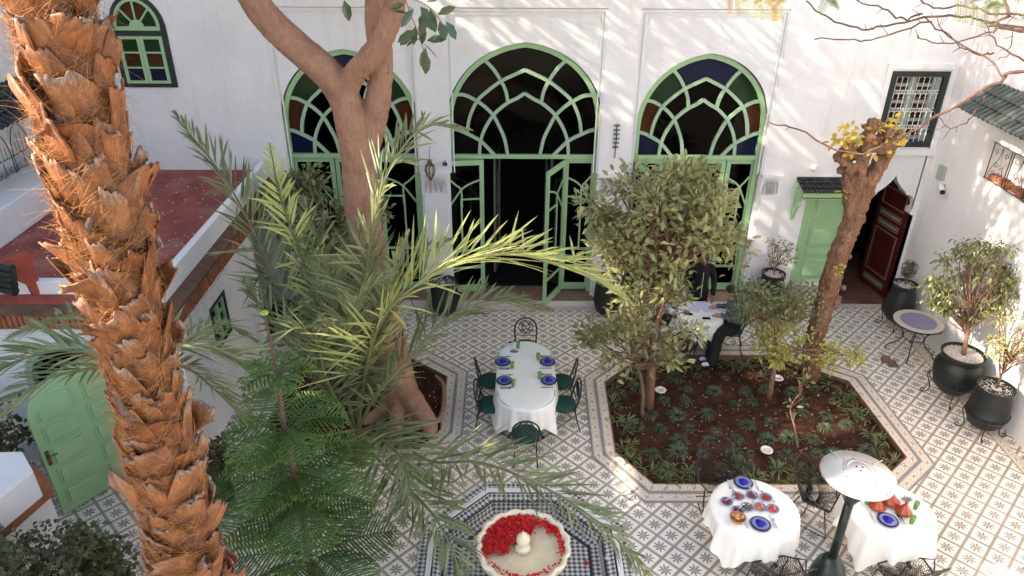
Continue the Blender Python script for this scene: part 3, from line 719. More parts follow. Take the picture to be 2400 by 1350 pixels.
def roof_tiles(par, o0, across, down, nx, ny, r, mat, ln):
    """barrel tiles: courses run down the slope"""
    o0, A, D = Vector(o0), Vector(across), Vector(down); Nn = A.cross(D).normalized()
    if Nn.z < 0: Nn = -Nn
    m = MB(); vs_ = []; n = 5; a_, d_ = A.normalized(), D.normalized()
    for t, rr, lf in ((0, r*.82, 0.004), (1, r, .018)):
        for th in (0, 1):
            for k in range(n+1):
                an = PI*k/n; q = a_*(-math.cos(an)*(rr-th*.012))+Nn*(math.sin(an)*(rr-th*.012)+lf)+d_*(ln*t); vs_.append(q)
    fs_ = [(k, k+1, 2*(n+1)+k+1, 2*(n+1)+k) for k in range(n)]+[(n+1+k, 3*(n+1)+k, 3*(n+1)+k+1, n+1+k+1) for k in range(n)]+[(2*(n+1)+k, 2*(n+1)+k+1, 3*(n+1)+k+1, 3*(n+1)+k) for k in range(n)]
    m.add(vs_, fs_); me = m.mesh('roof_tile', mat, False)
    for j in range(ny):
        for i in range(nx):
            p = o0+A*((i+.5)/nx)+D*(j/ny)+Nn*rng.uniform(0, .006)
            o = bpy.data.objects.new('roof_tile', me); col.objects.link(o); o.parent = par
            o.matrix_parent_inverse = Matrix.Translation(-Vector(par.location)) if par.type == 'EMPTY' else Matrix.Identity(4)
            o.location = p; o.rotation_euler = (0, 0, rng.uniform(-.03, .03))
roof_tiles(cano, (xs0, YW-.01, 2.815), (xs1-xs0, 0, 0), (0, -.45, -.115), 21, 3, .031, 'darkrooftile', .18)
MB().tube([(xs0+.0, YW-.0, 2.85), (xs1, YW-.0, 2.85)], .028, 8).build('ridge_tile', 'darkrooftile', cano)
MB().lathe([(.07, 0), (.075, .02), (.05, .05), (.02, .06)], (0, 0, 0), 16).move(Matrix.Translation((6.02, YW, 3.07)) @ Matrix.Rotation(PI/2, 4, 'X')).build('plaster_boss', 'plaster', house)
# ---------------- keyhole doorway: red leaf, passage, green lattice
m = MB().span((7.0, YW+.34, -.05), (8.6, YW+3.4, .035)); m.span((7.15, YW-.09, -.03), (8.26, YW+.34, .030)); m.build('passage_floor', 'terracotta', house)
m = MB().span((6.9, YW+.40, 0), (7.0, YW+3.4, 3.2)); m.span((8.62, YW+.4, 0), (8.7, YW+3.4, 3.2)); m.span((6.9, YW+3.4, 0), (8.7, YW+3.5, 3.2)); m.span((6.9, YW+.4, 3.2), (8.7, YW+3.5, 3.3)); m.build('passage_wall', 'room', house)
lat = MB()
for k in range(6): lat.span((7.02, YW+.5+k*.42, .05), (7.07, YW+.55+k*.42, 2.9))
for z in (.1, .6, 1.2, 1.8, 2.4): lat.span((7.01, YW+.5, z), (7.06, YW+2.7, z+.05))
lat.build('lattice_screen', 'darkgreen', house)
def red_leaf(M_, w_, lab):
    f = MB().yprism([(0, .03), (w_, .03), (w_, 2.22), (w_*.93, 2.30), (w_*.8, 2.42), (w_*.5, 2.50), (w_*.25, 2.62), (0, 2.86)][::1], -.025, .025); f.move(M_)
    o = f.build('red_door_leaf', 'reddoor', house, label=lab)
    def fr_(x0_, x1_, z0_, z1_, t_, mat, nm, rd=0):
        a_ = MB()
        if rd:
            for s_ in (-.031, .025): a_.box(((x0_+x1_)/2, s_+.003, (z0_+z1_)/2), (x1_-x0_, .006, z1_-z0_))
        else:
            for s_ in (-.028, .028):
                for p, q in (((x0_, z0_), (x1_, z0_+t_)), ((x0_, z1_-t_), (x1_, z1_)), ((x0_, z0_+t_), (x0_+t_, z1_-t_)), ((x1_-t_, z0_+t_), (x1_, z1_-t_))):
                    a_.box(((p[0]+q[0])/2, s_, (p[1]+q[1])/2), (q[0]-p[0], .008, q[1]-p[1]))
        a_.move(M_).build(nm, mat, o)
    fr_(.10, w_-.10, 1.98, 2.36, .018, 'doortrim', 'panel_trim'); fr_(.10, w_-.10, .42, 1.42, .018, 'doortrim', 'panel_trim')
    fr_(.16, w_-.16, .48, 1.36, .006, 'linefig', 'panel_trim'); fr_(.12, w_-.12, 1.72, 1.86, .014, 'doortrim', 'panel_trim'); fr_(.12, w_-.12, 1.50, 1.64, .014, 'doortrim', 'panel_trim'); fr_(.12, w_-.12, .16, .30, .014, 'doortrim', 'panel_trim')
    for z in (1.79, 1.57, .23): fr_(.16, w_-.16, z-.03, z+.03, 0, 'doorgrey', 'inlay_bar', 1)
    a_ = MB()
    for zc in (.72, 2.12):
        for s_ in (-.03,):
            c_ = w_/2; a_.tube(cat_rom([(c_-.12, s_, zc-.10), (c_-.09, s_, zc+.02), (c_, s_, zc+.06), (c_+.09, s_, zc+.02), (c_+.12, s_, zc-.10)], 4), .005, 4)
            a_.tube(cat_rom([(c_-.10, s_, zc+.12), (c_-.03, s_, zc+.05), (c_, s_, zc+.16), (c_+.03, s_, zc+.05), (c_+.10, s_, zc+.12)], 4), .005, 4)
    a_.move(M_).build('painted_ornament', 'doortrim', o)
red_leaf(Matrix.Translation((8.24, YW+.12, .02)) @ Matrix.Rotation(R(101), 4, 'Z'), .92, 'oxblood panelled door leaf opened inward against the passage wall')
# ---------------- grilled window
gw = MB(); fx0, fx1, fz0, fz1 = WN
gw.span((fx0, YW-.015, fz0), (fx0+.10, YW+.10, fz1)); gw.span((fx1-.10, YW-.015, fz0), (fx1, YW+.10, fz1)); gw.span((fx0+.1, YW-.015, fz1-.10), (fx1-.1, YW+.10, fz1)); gw.span((fx0+.1, YW-.015, fz0), (fx1-.1, YW+.10, fz0+.10))
gwo = gw.build('grilled_window', 'darkgreen', house, label='window with white wrought grille in a dark green surround')
m = MB(); m.span((fx0-.12, YW-.03, fz0-.10), (fx0-.02, YW, fz1+.14)); m.span((fx1+.02, YW-.03, fz0-.10), (fx1+.12, YW, fz1+.14)); m.span((fx0-.02, YW-.03, fz1+.04), (fx1+.02, YW, fz1+.14)); m.span((fx0-.14, YW-.05, fz0-.16), (fx1+.13, YW, fz0-.03)); m.build('window_surround', 'plaster', gwo)
m = MB(); gx0, gx1 = fx0+.10, fx1-.10; nb = 9
for k in range(nb):
    xx = gx0+.03+(gx1-gx0-.06)*k/(nb-1); m.tube([(xx, YW+.03, fz0+.1), (xx, YW+.03, fz1-.12)], .0075, 5)
    for z in (3.75, 4.10, 4.45): m.lathe([(.004, -.03), (.018, 0), (.004, .03)], (xx, YW+.03, z), 6)
for z in (3.86, 3.92, 4.19, 4.25, 4.53, 4.59): m.tube([(gx0, YW+.03, z), (gx1, YW+.03, z)], .006, 4)
for zr in (3.86, 4.19, 4.53, 4.85):
    for k in range(nb-1):
        xa = gx0+.03+(gx1-gx0-.06)*(k+.5)/(nb-1); rr = (gx1-gx0-.06)/(nb-1)/2
        m.tube([(xa+rr*math.cos(t), YW+.03, zr-.05+rr*math.sin(t)) for t in np.linspace(0, PI, 6)], .005, 4)
        if zr < 4.8: m.tube([(xa+.022*math.cos(t), YW+.025, zr+.03+.022*math.sin(t)) for t in np.linspace(0, 2*PI, 7)], .006, 4)
m.build('window_grille', 'grillwhite', gwo)
m = MB(); m.span((gx0, YW+.2, fz0+.1), (gx0+.08, YW+.25, fz1-.1)); m.span((gx1-.08, YW+.2, fz0+.1), (gx1, YW+.25, fz1-.1)); m.span(((gx0+gx1)/2-.07, YW+.2, fz0+.1), ((gx0+gx1)/2+.07, YW+.25, fz1-.1))
for z in (fz0+.1, 3.95, 4.30, 4.62, fz1-.16): m.span((gx0, YW+.205, z), (gx1, YW+.245, z+.06))
m.build('window_sash', 'sash', gwo)
MB().span((gx0, YW+.26, fz0+.1), (gx1, YW+.27, fz1-.1)).build('pane', 'pane_amber', gwo)
# ---------------- dark framed window upper left
UW = (-7.17, -6.18, 4.58, 6.30); uc = (UW[0]+UW[1])/2; uh = .50
m = MB(); o_ = [(uc-uh, 4.58), (uc-uh, 5.62)]+[(uc-uh*math.cos(t), 5.62+.60*math.sin(t)) for t in np.linspace(.12, PI-.12, 14)]+[(uc+uh, 5.62), (uc+uh, 4.58)]
m.yprism(o_, YW-.03, YW-.0); uwo = m.build('upper_window', 'darkgreen', house, label='small arched window with green casements in a black painted surround')
m = MB(); sw = .40
for xa, xb in ((uc-sw, uc-.003), (uc+.003, uc+sw)):
    m.span((xa, YW-.06, 4.66), (xa+.055, YW-.03, 5.50)); m.span((xb-.055, YW-.06, 4.66), (xb, YW-.03, 5.50))
    for z in (4.66, 4.93, 5.20, 5.45): m.span((xa+.055, YW-.058, z), (xb-.055, YW-.03, z+(.05 if z in (4.66, 5.45) else .028)))
m.build('casement', 'green', uwo)
m = MB(); m.span((uc-sw, YW-.06, 5.60), (uc+sw, YW-.03, 5.67))
ar = [(uc-sw*.96*math.cos(t), YW-.045, 5.66+.46*math.sin(t)) for t in np.linspace(0, PI, 16)]; m.bar(ar, .05, .03, (0, 1, 0))
for t in (PI*.25, PI*.5, PI*.75): m.bar([(uc-.1*math.cos(t), YW-.045, 5.66+.12*math.sin(t)), (uc-sw*.96*math.cos(t), YW-.045, 5.66+.46*math.sin(t))], .03, .025, (0, 1, 0))
m.yprism([(uc-.13*math.cos(t), 5.66+.13*math.sin(t)) for t in np.linspace(0, PI, 10)], YW-.058, YW-.035); m.build('fanlight', 'green', uwo)
for i, (mt) in enumerate(('blue', 'amber', 'emerald')):
    for xa, xb in ((uc-sw+.055, uc-.058), (uc+.058, uc+sw-.055)): MB().span((xa, YW-.036, 4.71+.27*i), (xb, YW-.0301, 4.93+.27*i)).build('pane', 'pane_'+mt, uwo)
for a_ in range(4):
    t0_, t1_ = a_*PI/4, (a_+1)*PI/4; q = [(uc-.13*math.cos(t0_), 5.66+.13*math.sin(t0_))]+[(uc-.37*math.cos(t), 5.66+.43*math.sin(t)) for t in np.linspace(t0_, t1_, 5)]+[(uc-.13*math.cos(t1_), 5.66+.13*math.sin(t1_))]
    MB().yprism(q, YW-.036, YW-.0302).build('pane', 'pane_'+('emerald' if a_ in (0, 3) else 'amber'), uwo)
# ================================================================ SIDE WALL (right)
side = thing('side_wall', 'tall white plastered wall closing the courtyard beside the black pots', 'wall', (XR, 8, 0))
NY = (10.6, 12.42, 3.46, 4.12)   # niche opening
m = MB(); m.span((XR, 1.5, -.1), (XR+.45, NY[0], 8.2)); m.span((XR, NY[1], -.1), (XR+.45, YW+.5, 8.2)); m.span((XR, NY[0], -.1), (XR+.45, NY[1], NY[2])); m.span((XR, NY[0], NY[3]+.9), (XR+.45, NY[1], 8.2))
m.span((XR+.4, NY[0], NY[2]), (XR+.45, NY[1], NY[3]+.9)); m.span((XR, NY[0], NY[3]+.02), (XR+.06, NY[1], NY[3]+.9)); m.build('wall', 'plaster', side)
pts = [(XR-.004, y, z) for y, z in ((13.7, 6.6), (13.72, 5.2), (13.62, 4.9), (13.66, 4.1), (13.5, 3.5), (13.55, 3.0))]
MB().tube(cat_rom(pts, 4), .006, 5).build('cable', 'plastic', side)
def railing(cx3, along, up, wd, ht, n, name, lab, par, depth=.0):
    A, Z = Vector(along), Vector((0, 0, 1)); O = Vector(cx3); r_ = MB()
    P = lambda a, z: O+A*a+Z*z
    r_.tube([P(0, ht*.62), P(wd, ht*.62)], .008, 5); r_.tube([P(0, .02), P(wd, .02)], .008, 5)
    for k in range(n):
        a0_, a1_ = wd*k/n+.03, wd*(k+1)/n-.03; c_ = (a0_+a1_)/2; hw_ = (a1_-a0_)/2
        r_.tube([P(a0_, 0), P(a0_, ht*.62)]+[P(c_-hw_*math.cos(t), ht*.62+ht*.36*math.sin(t)) for t in np.linspace(.1, PI-.1, 9)]+[P(a1_, ht*.62), P(a1_, 0)], .009, 5)
        for q in (-.55, -.2, .2, .55): r_.tube([P(c_+hw_*q, ht*.62), P(c_+hw_*q, ht*(.93-.3*abs(q)))], .006, 4)
        for s in (-1, 1):
            r_.tube(cat_rom([P(c_, ht*.6), P(c_+s*hw_*.15, ht*.4), P(c_+s*hw_*.6, ht*.22), P(c_+s*hw_*.95, .02)], 4), .006, 4)
            for zc, rr, xo in ((ht*.48, .055, .55), (ht*.28, .06, .25), (ht*.14, .055, .30)):
                sp_ = [P(c_+s*hw_*xo+s*rr*(1-t/9)*math.cos(t), zc+rr*(1-t/9)*math.sin(t)) for t in np.linspace(0, 7, 14)]; r_.tube(sp_, .0055, 4)
    return r_.build(name, 'black', par, label=lab)
railing((XR+.05, NY[1]-.06, NY[2]), (0, -1, 0), None, 1.7, 1.05, 3, 'niche_railing', None, side)
bk = MB()
for k in range(7): bk.box((XR+.16+.04*(k % 2), NY[1]-.2-.2*k, NY[2]+.05), (.13, .16, .10), rng.uniform(-.4, .4))
bk.build('loose_brick', 'brick', side)
ev = MB(); EY0, EY1 = 9.6, 12.66; e0 = (XR-.02, EY1, 5.02)
ev.add([(XR, EY1, 5.0), (XR, EY0, 5.0), (XR-.48, EY0, 4.62), (XR-.48, EY1, 4.62), (XR, EY1, 4.90), (XR, EY0, 4.90), (XR-.46, EY0, 4.55), (XR-.46, EY1, 4.55)], [(0, 1, 2, 3), (4, 7, 6, 5), (3, 2, 6, 7), (0, 3, 7, 4)])
evo = ev.build('tiled_eave', 'plaster', side)
roof_tiles(evo, (XR-.005, EY1, 5.03), (0, -(EY1-EY0), 0), (-.52, 0, -.41), 24, 3, .062, 'rooftile', .27)
roof_tiles(evo, (XR-.44, EY1, 4.60), (0, -(EY1-EY0), 0), (-.10, 0, -.03), 24, 1, .05, 'rooftile', .08)
sc_ = thing('security_camera', 'white bullet security camera on the sunlit side wall', 'security camera', (XR, 13.25, 2.95))
MB().tube([(XR, 13.3, 3.0), (XR-.09, 13.28, 3.0)], .035, 10).build('bracket', 'plastic', sc_); MB().tube([(XR-.09, 13.34, 3.0), (XR-.13, 13.1, 2.9)], .05, 12).build('body', 'plastic', sc_, True)
MB().tube([(XR-.128, 13.105, 2.903), (XR-.136, 13.07, 2.888)], .046, 12).build('lens', 'phone', sc_)
tag(MB().span((XR-.07, 13.36, 3.0), (XR, 13.56, 3.28)).build('junction_box', 'sash', None, bevel=.01), 'grey rectangular box fixed to the side wall above the camera', 'junction box')
# ================================================================ TERRACE WING (left)
wing = thing('terrace_wing', 'low white wing with a red roof terrace and brick-edged parapet', 'building', (-6.5, 11, 0))
YFt = 8.86; m = MB()
WNy = (10.02, 10.68, 1.28, 2.06)
m.span((XL-.3, YFt, -.1), (XL, WNy[0], 2.48)); m.span((XL-.3, WNy[1], -.1), (XL, 12.2, 2.48)); m.span((XL-.3, WNy[0], -.1), (XL, WNy[1], WNy[2])); m.span((XL-.3, WNy[0], WNy[3]), (XL, WNy[1], 2.48))
m.span((XL-.3, 12.2, 2.30), (XL, YW, 2.48)); m.tube([(XL-.12, 12.12, 0), (XL-.12, 12.12, 2.4)], .17, 16)
# front with the arched doorway
DA = (-6.95, -5.62, 1.62)
dc = (DA[0]+DA[1])/2; dh = (DA[1]-DA[0])/2
o_ = [(DA[0], 0), (DA[0], DA[2])]+[(dc-dh*math.cos(t), DA[2]+.56*math.sin(t)) for t in np.linspace(.15, PI-.15, 12)]+[(DA[1], DA[2]), (DA[1], 0)]
for i in range(len(o_)-1):
    (xa, za), (xb, zb) = o_[i], o_[i+1]
    if abs(xa-xb) > 1e-4: m.add([(xa, YFt, za), (xb, YFt, zb), (xb, YFt, 2.48), (xa, YFt, 2.48)], [(0, 1, 2, 3)])
    m.add([(xa, YFt, za), (xa, YFt+.3, za), (xb, YFt+.3, zb), (xb, YFt, zb)], [(0, 1, 2, 3)])
m.span((-12, YFt, -.1), (DA[0], YFt+.3, 2.48)); m.span((DA[1], YFt, -.1), (XL-.3, YFt+.3, 2.48)); m.span((-12, YFt-.015, 2.28), (XL+.012, YFt, 2.33))
m.build('wall', 'plaster', wing)
MB().bar([(x, YFt-.02, z) for x, z in o_], .10, .10, (0, 1, 0)).build('doorway_frame', 'mullion', wing)
MB().span((-8.4, YFt+.3, -.05), (XL-.3, YFt+2.2, .02)).build('inner_floor', 'terracotta', wing)
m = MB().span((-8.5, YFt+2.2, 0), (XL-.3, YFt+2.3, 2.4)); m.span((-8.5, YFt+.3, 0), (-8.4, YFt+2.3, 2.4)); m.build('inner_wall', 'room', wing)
MB().span((-14, YFt+.02, 2.70), (XL-.2, YW, 2.96)).build('terrace_floor', 'redroof', wing)
m = MB(); m.span((XL-.17, YFt+.05, 2.74), (XL-.05, YW-.01, 3.16)); m.span((-12, YFt+.05, 2.74), (XL-.17, YFt+.17, 3.16)); m.build('parapet', 'plaster', wing, bevel=.012)
m = MB(); m.add([(XL-.05, YW, 2.84), (XL+.10, YW, 2.74), (XL+.10, YFt-.10, 2.74), (XL-.05, YFt+.05, 2.84), (XL-.05, YW, 2.70), (XL+.10, YW, 2.70), (XL+.10, YFt-.10, 2.70), (XL-.05, YFt+.05, 2.70)], [(0, 3, 2, 1), (4, 5, 6, 7), (1, 2, 6, 5)])
m.add([(-12, YFt+.05, 2.84), (XL-.05, YFt+.05, 2.84), (XL+.10, YFt-.10, 2.74), (-12, YFt-.10, 2.74), (XL+.10, YFt-.10, 2.70), (-12, YFt-.10, 2.70), (-12, YFt+.05, 2.70), (XL-.05, YFt+.05, 2.70)], [(0, 3, 2, 1), (3, 5, 4, 2), (5, 6, 7, 4)])
m.build('mortar_ledge', 'mortar', wing)
m = MB(); m.span((XL, YFt, 2.48), (XL+.06, YW, 2.70)); m.span((-12, YFt-.06, 2.48), (XL+.06, YFt, 2.70)); m.build('brick_bed', 'mortar', wing)
bm1 = MB().box((0, 0, 0), (.045, .062, .21)).mesh('brick', 'brick'); bm2 = MB().box((0, 0, 0), (.062, .045, .21)).mesh('brick', 'brick')
y = YFt-.02
while y < YW-.05:
    o = bpy.data.objects.new('brick', bm1); col.objects.link(o); o.parent = wing; o.matrix_parent_inverse = Matrix.Translation(-Vector(wing.location))
    o.location = (XL+.078+rng.uniform(-.006, .008), y, 2.59); o.rotation_euler = (rng.uniform(-.03, .03)+.12, 0, 0); y += .080
x = XL+.03
while x > -8.6:
    o = bpy.data.objects.new('brick', bm2); col.objects.link(o); o.parent = wing; o.matrix_parent_inverse = Matrix.Translation(-Vector(wing.location))
    o.location = (x, YFt-.078+rng.uniform(-.006, .006), 2.59); o.rotation_euler = (0, rng.uniform(-.03, .03), 0); x -= .080
# wing window (faces the courtyard)
m = MB(); m.span((XL-.06, WNy[0], WNy[2]), (XL+.015, WNy[0]+.05, WNy[3])); m.span((XL-.06, WNy[1]-.05, WNy[2]), (XL+.015, WNy[1], WNy[3])); m.span((XL-.06, WNy[0]+.05, WNy[3]-.05), (XL+.015, WNy[1]-.05, WNy[3])); m.span((XL-.06, WNy[0]+.05, WNy[2]), (XL+.015, WNy[1]-.05, WNy[2]+.05))
wwo = m.build('wing_window', 'darkgreen', wing); m = MB()
for ya, yb in ((WNy[0]+.05, WNy[0]+.325), (WNy[0]+.335, WNy[1]-.05)):
    m.span((XL-.05, ya, WNy[2]+.05), (XL-.01, ya+.05, WNy[3]-.05)); m.span((XL-.05, yb-.05, WNy[2]+.05), (XL-.01, yb, WNy[3]-.05))
    for z in (1.33, 1.55, 1.77, 1.96): m.span((XL-.048, ya+.05, z), (XL-.012, yb-.05, z+.04))
m.build('casement', 'green', wwo); MB().span((XL-.07, WNy[0], WNy[2]), (XL-.055, WNy[1], WNy[3])).build('pane', 'pane_smoke', wwo)
m = MB(); 
for a_, b_ in (((XL, 9.75, 1.0), (XL+.018, 9.79, 2.34)), ((XL, 10.92, 1.0), (XL+.018, 10.96, 2.34)), ((XL, 9.79, 2.30), (XL+.018, 10.92, 2.34))): m.span(a_, b_)
m.build('panel_moulding', 'plaster', wing)
# portico behind the column
m = MB().span((-9, 12.3, 0), (-8.9, YW, 2.4)); m.span((-9, 12.25, -.05), (XL-.0, YW, .01)); m.build('portico_wall', 'room', wing)
# green door leaf standing open on the front of the wing
hingeP = Vector((-5.60, 8.80, .02)); freeP = Vector((-6.34, 7.72, .02)); dv = freeP-hingeP; wd_ = dv.length; ang = math.atan2(dv.y, dv.x)
M_ = Matrix.Translation(hingeP) @ Matrix.Rotation(ang, 4, 'Z')
H0 = 1.62; hp = [(0, 0), (wd_, 0), (wd_, H0)]+[(wd_/2+wd_/2*math.cos(t), H0+.58*math.sin(t)) for t in np.linspace(.2, PI-.2, 12)]+[(0, H0)]
gd = MB().yprism(hp, -.025, .025).move(M_).build('open_door_leaf', 'green', wing, label='broad light green door leaf with rounded top standing open')
for c_ in range(2):
    xa = .10+c_*(wd_/2-.03); xb = xa+wd_/2-.17
    for k in range(5):
        z0_ = .14+k*.36; z1_ = z0_+.29
        if k < 4: poly = [(xa, z0_), (xb, z0_), (xb, z1_), (xa, z1_)]
        else:
            z1_ = z0_+.42; poly = [(xa, z0_), (xb, z0_), (xb, z1_-.05), ((xa+xb)/2, z1_+(.0)), (xa, z1_-.26)] if c_ == 0 else [(xa, z0_), (xb, z0_), (xb, z1_-.26), ((xa+xb)/2, z1_), (xa, z1_-.05)]
        pcx = sum(p[0] for p in poly)/len(poly); pcz = sum(p[1] for p in poly)/len(poly); pn = MB()
        for sc2, dp in ((1, .014), (.86, .040)):
            q = [(pcx+(p[0]-pcx)*sc2, pcz+(p[1]-pcz)*(sc2 if sc2 == 1 else .82)) for p in poly]
            pn.yprism(q, -.025-dp, -.025+dp*.0); pn.yprism(q, .025, .025+dp)
        pn.move(M_).build('door_panel', 'green', gd, bevel=.012)
hm = MB()
for s in (-.036, .036):
    hm.box((wd_-.06, s, 1.02), (.045, .012, .24)); hm.tube([(wd_-.06, s, 1.06), (wd_-.06, s*2.1, 1.06), (wd_-.17, s*2.1, 1.05)], .009, 6)
hm.move(M_).build('door_handle', 'brass', gd)
# upper house rising on the left of the terrace, with niche, eave and railing; its unseen upper part is added and shaped to shade the courtyard
XU = -8.6
uph = thing('left_house', 'taller white house rising behind the red roof terrace', 'house', (XU-1.5, 8, 0))
m = MB(); m.span((XU-.4, -3, -.1), (XU, 5.0, 8.55)); m.span((XU-.4, 6.7, -.1), (XU, 11.1, 8.55)); m.span((XU-.4, 5.0, -.1), (XU, 6.7, 7.25)); m.span((XU-.4, 5.0, 7.72), (XU, 6.7, 8.55)); m.span((XU-.4, 12.9, -.1), (XU, YW, 8.55)); m.span((XU-.4, 11.1, -.1), (XU, 12.9, 2.9)); m.span((XU-.4, 11.1, 4.6), (XU, 12.9, 8.55)); m.span((XU-.41, 11.1, 2.9), (XU-.36, 12.9, 4.6))  # the out-of-view slot is cut to let a sun streak onto the bed
m.build('wall', 'plaster', uph)
m = MB(); m.span((XU-.4, -3, 8.55), (XU, 3.0, 10.62)); m.span((XU-.4, 3.0, 8.55), (XU, 9.8, 9.2)); m.span((XU-.4, 3.0, 10.45), (XU, 9.8, 12.7)); m.span((XU-.4, 9.8, 8.55), (XU, YW+4, 11.1))  # added out of view; stepped heights and gaps aim shade and sun patches
for y_, w_ in ((3.0, 2.9), (6.75, .08), (7.9, 1.9)): m.span((XU-.4, y_, 9.2), (XU, y_+w_, 10.45))
m.build('unseen_shade_storey', 'plaster', uph)
railing((XU+.06, 12.85, 2.95), (0, -1, 0), None, 1.75, 1.35, 3, 'niche_railing', None, uph)
ev = MB(); ev.add([(XU, 13.1, 4.9), (XU, 10.4, 4.9), (XU+.5, 10.4, 4.5), (XU+.5, 13.1, 4.5), (XU, 13.1, 4.8), (XU, 10.4, 4.8), (XU+.48, 10.4, 4.44), (XU+.48, 13.1, 4.44)], [(0, 3, 2, 1), (4, 5, 6, 7), (2, 3, 7, 6)]); evo2 = ev.build('tiled_eave', 'plaster', uph)
roof_tiles(evo2, (XU+.01, 10.4, 4.93), (0, 2.7, 0), (.54, 0, -.43), 20, 3, .066, 'darkrooftile', .27)
m = MB(); m.span((XU, 9.0, 2.96), (XU+.75, 12.95, 3.5)); m.build('white_bench', 'plaster', uph, bevel=.02)
# white parapet of a lower roof close by, with broken brick edge
lp = thing('near_parapet', 'white parapet corner with a broken brick edge beside the dark bush', 'wall', (-6, 6, 0))
a_, b_ = FL(108, 1100, 2.0), FL(0, 1058, 2.0)
m = MB(); m.add([tuple(FL(-60, 1062, 2.1)), tuple(FL(52, 1058, 2.1)), tuple(FL(77, 1103, 2.1)), tuple(FL(-60, 1250, 2.1))], []) 
q = [FL(-120, 1062, 2.1), FL(52, 1058, 2.1), FL(78, 1105, 2.1), FL(-120, 1262, 2.1)]
m = MB().prism([(p.x, p.y) for p in q], 1.72, 2.1); m.build('parapet', 'plaster', lp, bevel=.01)
q = [FL(-120, 1080, 1.72), FL(88, 1092, 1.70), FL(118, 1130, 1.70), FL(20, 1215, 1.70), FL(-120, 1330, 1.7)]
m = MB().prism([(p.x, p.y) for p in q], 1.50, 1.715); m.build('brick_edge', 'brick', lp, bevel=.02)
q = [FL(-120, 1080, 1.5), FL(85, 1100, 1.5), FL(112, 1150, 1.5), FL(-120, 1340, 1.5)]
m = MB().prism([(p.x, p.y) for p in q], -.05, 1.50); m.build('wall', 'plaster', lp)
# red painted arch on the terrace
ra = thing('red_arch', 'red painted garden arch with heart cut-outs on the roof terrace', 'arch', (-6.9, 9.4, 2.96))
A0, A1 = FL(95, 685, 3.0), FL(-70, 790, 3.0)
A0, A1 = Vector((-6.42, 8.97, 0)), Vector((-7.9, 8.97+.02, 0))
A0 = FL(97, 683, 2.97); A1 = A0+Vector((-.75, -1.25, 0)); dv = (A1-A0); La = dv.length; an = math.atan2(dv.y, dv.x)
pf = [(0, 0), (0, .62), (La, .62), (La, 0), (La-.10, 0), (La-.12, .15)]+[(La/2+(La/2-.13)*math.cos(t), .10+.30*math.sin(t)) for t in np.linspace(.3, PI-.3, 10)]+[(.12, .15), (.10, 0)]
pf = [(x_*.9+.0, z_) for x_, z_ in pf]
MA = Matrix.Translation((A0.x, A0.y, 2.97)) @ Matrix.Rotation(an, 4, 'Z'); 
m = MB()
m.yprism([(0, 0), (.12, 0), (.14, .16), (.30, .34), (.30, .62), (0, .62)], -.05, .05); m.yprism([(.30, .34), (.62, .42), (.95, .34), (.95, .62), (.30, .62)], -.05, .05); m.yprism([(.95, .34), (1.15, .16), (1.18, 0), (1.30, 0), (1.30, .62), (.95, .62)], -.05, .05)
m.move(MA).build('panel', 'redpaint', ra, bevel=.006)
m = MB()
for k in range(4):
    xx = .42+k*.16; m.tube(cat_rom([(xx, .055, .45), (xx-.05, .055, .52), (xx-.03, .055, .57), (xx, .055, .54), (xx+.03, .055, .57), (xx+.05, .055, .52), (xx, .055, .45)], 3), .006, 4)
m.move(MA).build('heart_ornament', 'cream', ra)
gt = thing('glazed_roof_ornament', 'dark green fluted tile ornament above the red arch', 'ornament', FL(8, 640, 3.6))
m = MB(); p0 = FL(-22, 622, 3.62)
for k in range(5): m.tube([p0+Vector((0, -.02*k, -.07*k)), p0+Vector((.30, -.05-.02*k, -.07*k-.03))], [.05, .065], 8)
m.build('fluted_tile', 'darkrooftile', gt)
# ================================================================ FOUNTAIN
fo = thing('fountain', 'eight-sided sunken mosaic fountain with a scalloped cream marble basin', 'fountain', (FC[0], FC[1], 0))
def octr(r, n=8, ph=22.5): return [(FC[0]+r/math.cos(R(22.5))*math.cos(R(ph+45*k)), FC[1]+r/math.cos(R(22.5))*math.sin(R(ph+45*k))) for k in range(n)]
def oring(m, r0, z0, r1, z1, uv=True, top=None):
    A, B = octr(r0), octr(r1)
    for k in range(8):
        a, b, c, d = A[k], A[(k+1) % 8], B[(k+1) % 8], B[k]
        L0 = math.dist(a, b)/2; L1 = math.dist(c, d)/2; wd = math.hypot(r0-r1, z0-z1)
        m.add([(a[0], a[1], z0), (b[0], b[1], z0), (c[0], c[1], z1), (d[0], d[1], z1)], [(0, 1, 2, 3)], [[(-L0, 0), (L0, 0), (L1, wd), (-L1, wd)]])
m = MB(); oring(m, 1.42, -.05, 1.42, .03); oring(m, 1.42, .03, 1.31, .03); m.build('outer_rim', 'blackwhite', fo)
m = MB(); oring(m, 1.31, .03, 1.305, .05); oring(m, 1.305, .05, 1.24, .05); oring(m, 1.24, .05, 1.235, .03); m.build('stone_curb', 'white_strip', fo)
m = MB(); oring(m, 1.235, .03, 1.21, .028); m.build('border_line', 'black_tile', fo)
m = MB(); oring(m, 1.21, .028, 1.10, -.01); m.build('curb_mosaic', 'blackwhite', fo)
m = MB(); oring(m, 1.10, -.01, 1.07, -.012); oring(m, .93, -.165, .89, -.168); m.build('border_line', 'black_tile', fo)
m = MB(); oring(m, 1.07, -.012, 1.04, -.16); oring(m, 1.04, -.16, .93, -.165); m.build('pool_wall_mosaic', 'blackwhite', fo)
m = MB(); m.prism(octr(.89), -.22, -.168, lambda p: (p[0], p[1])); m.build('pool_floor_mosaic', 'blackwhite', fo)
bc = (FC[0]-.02, FC[1]-.02)
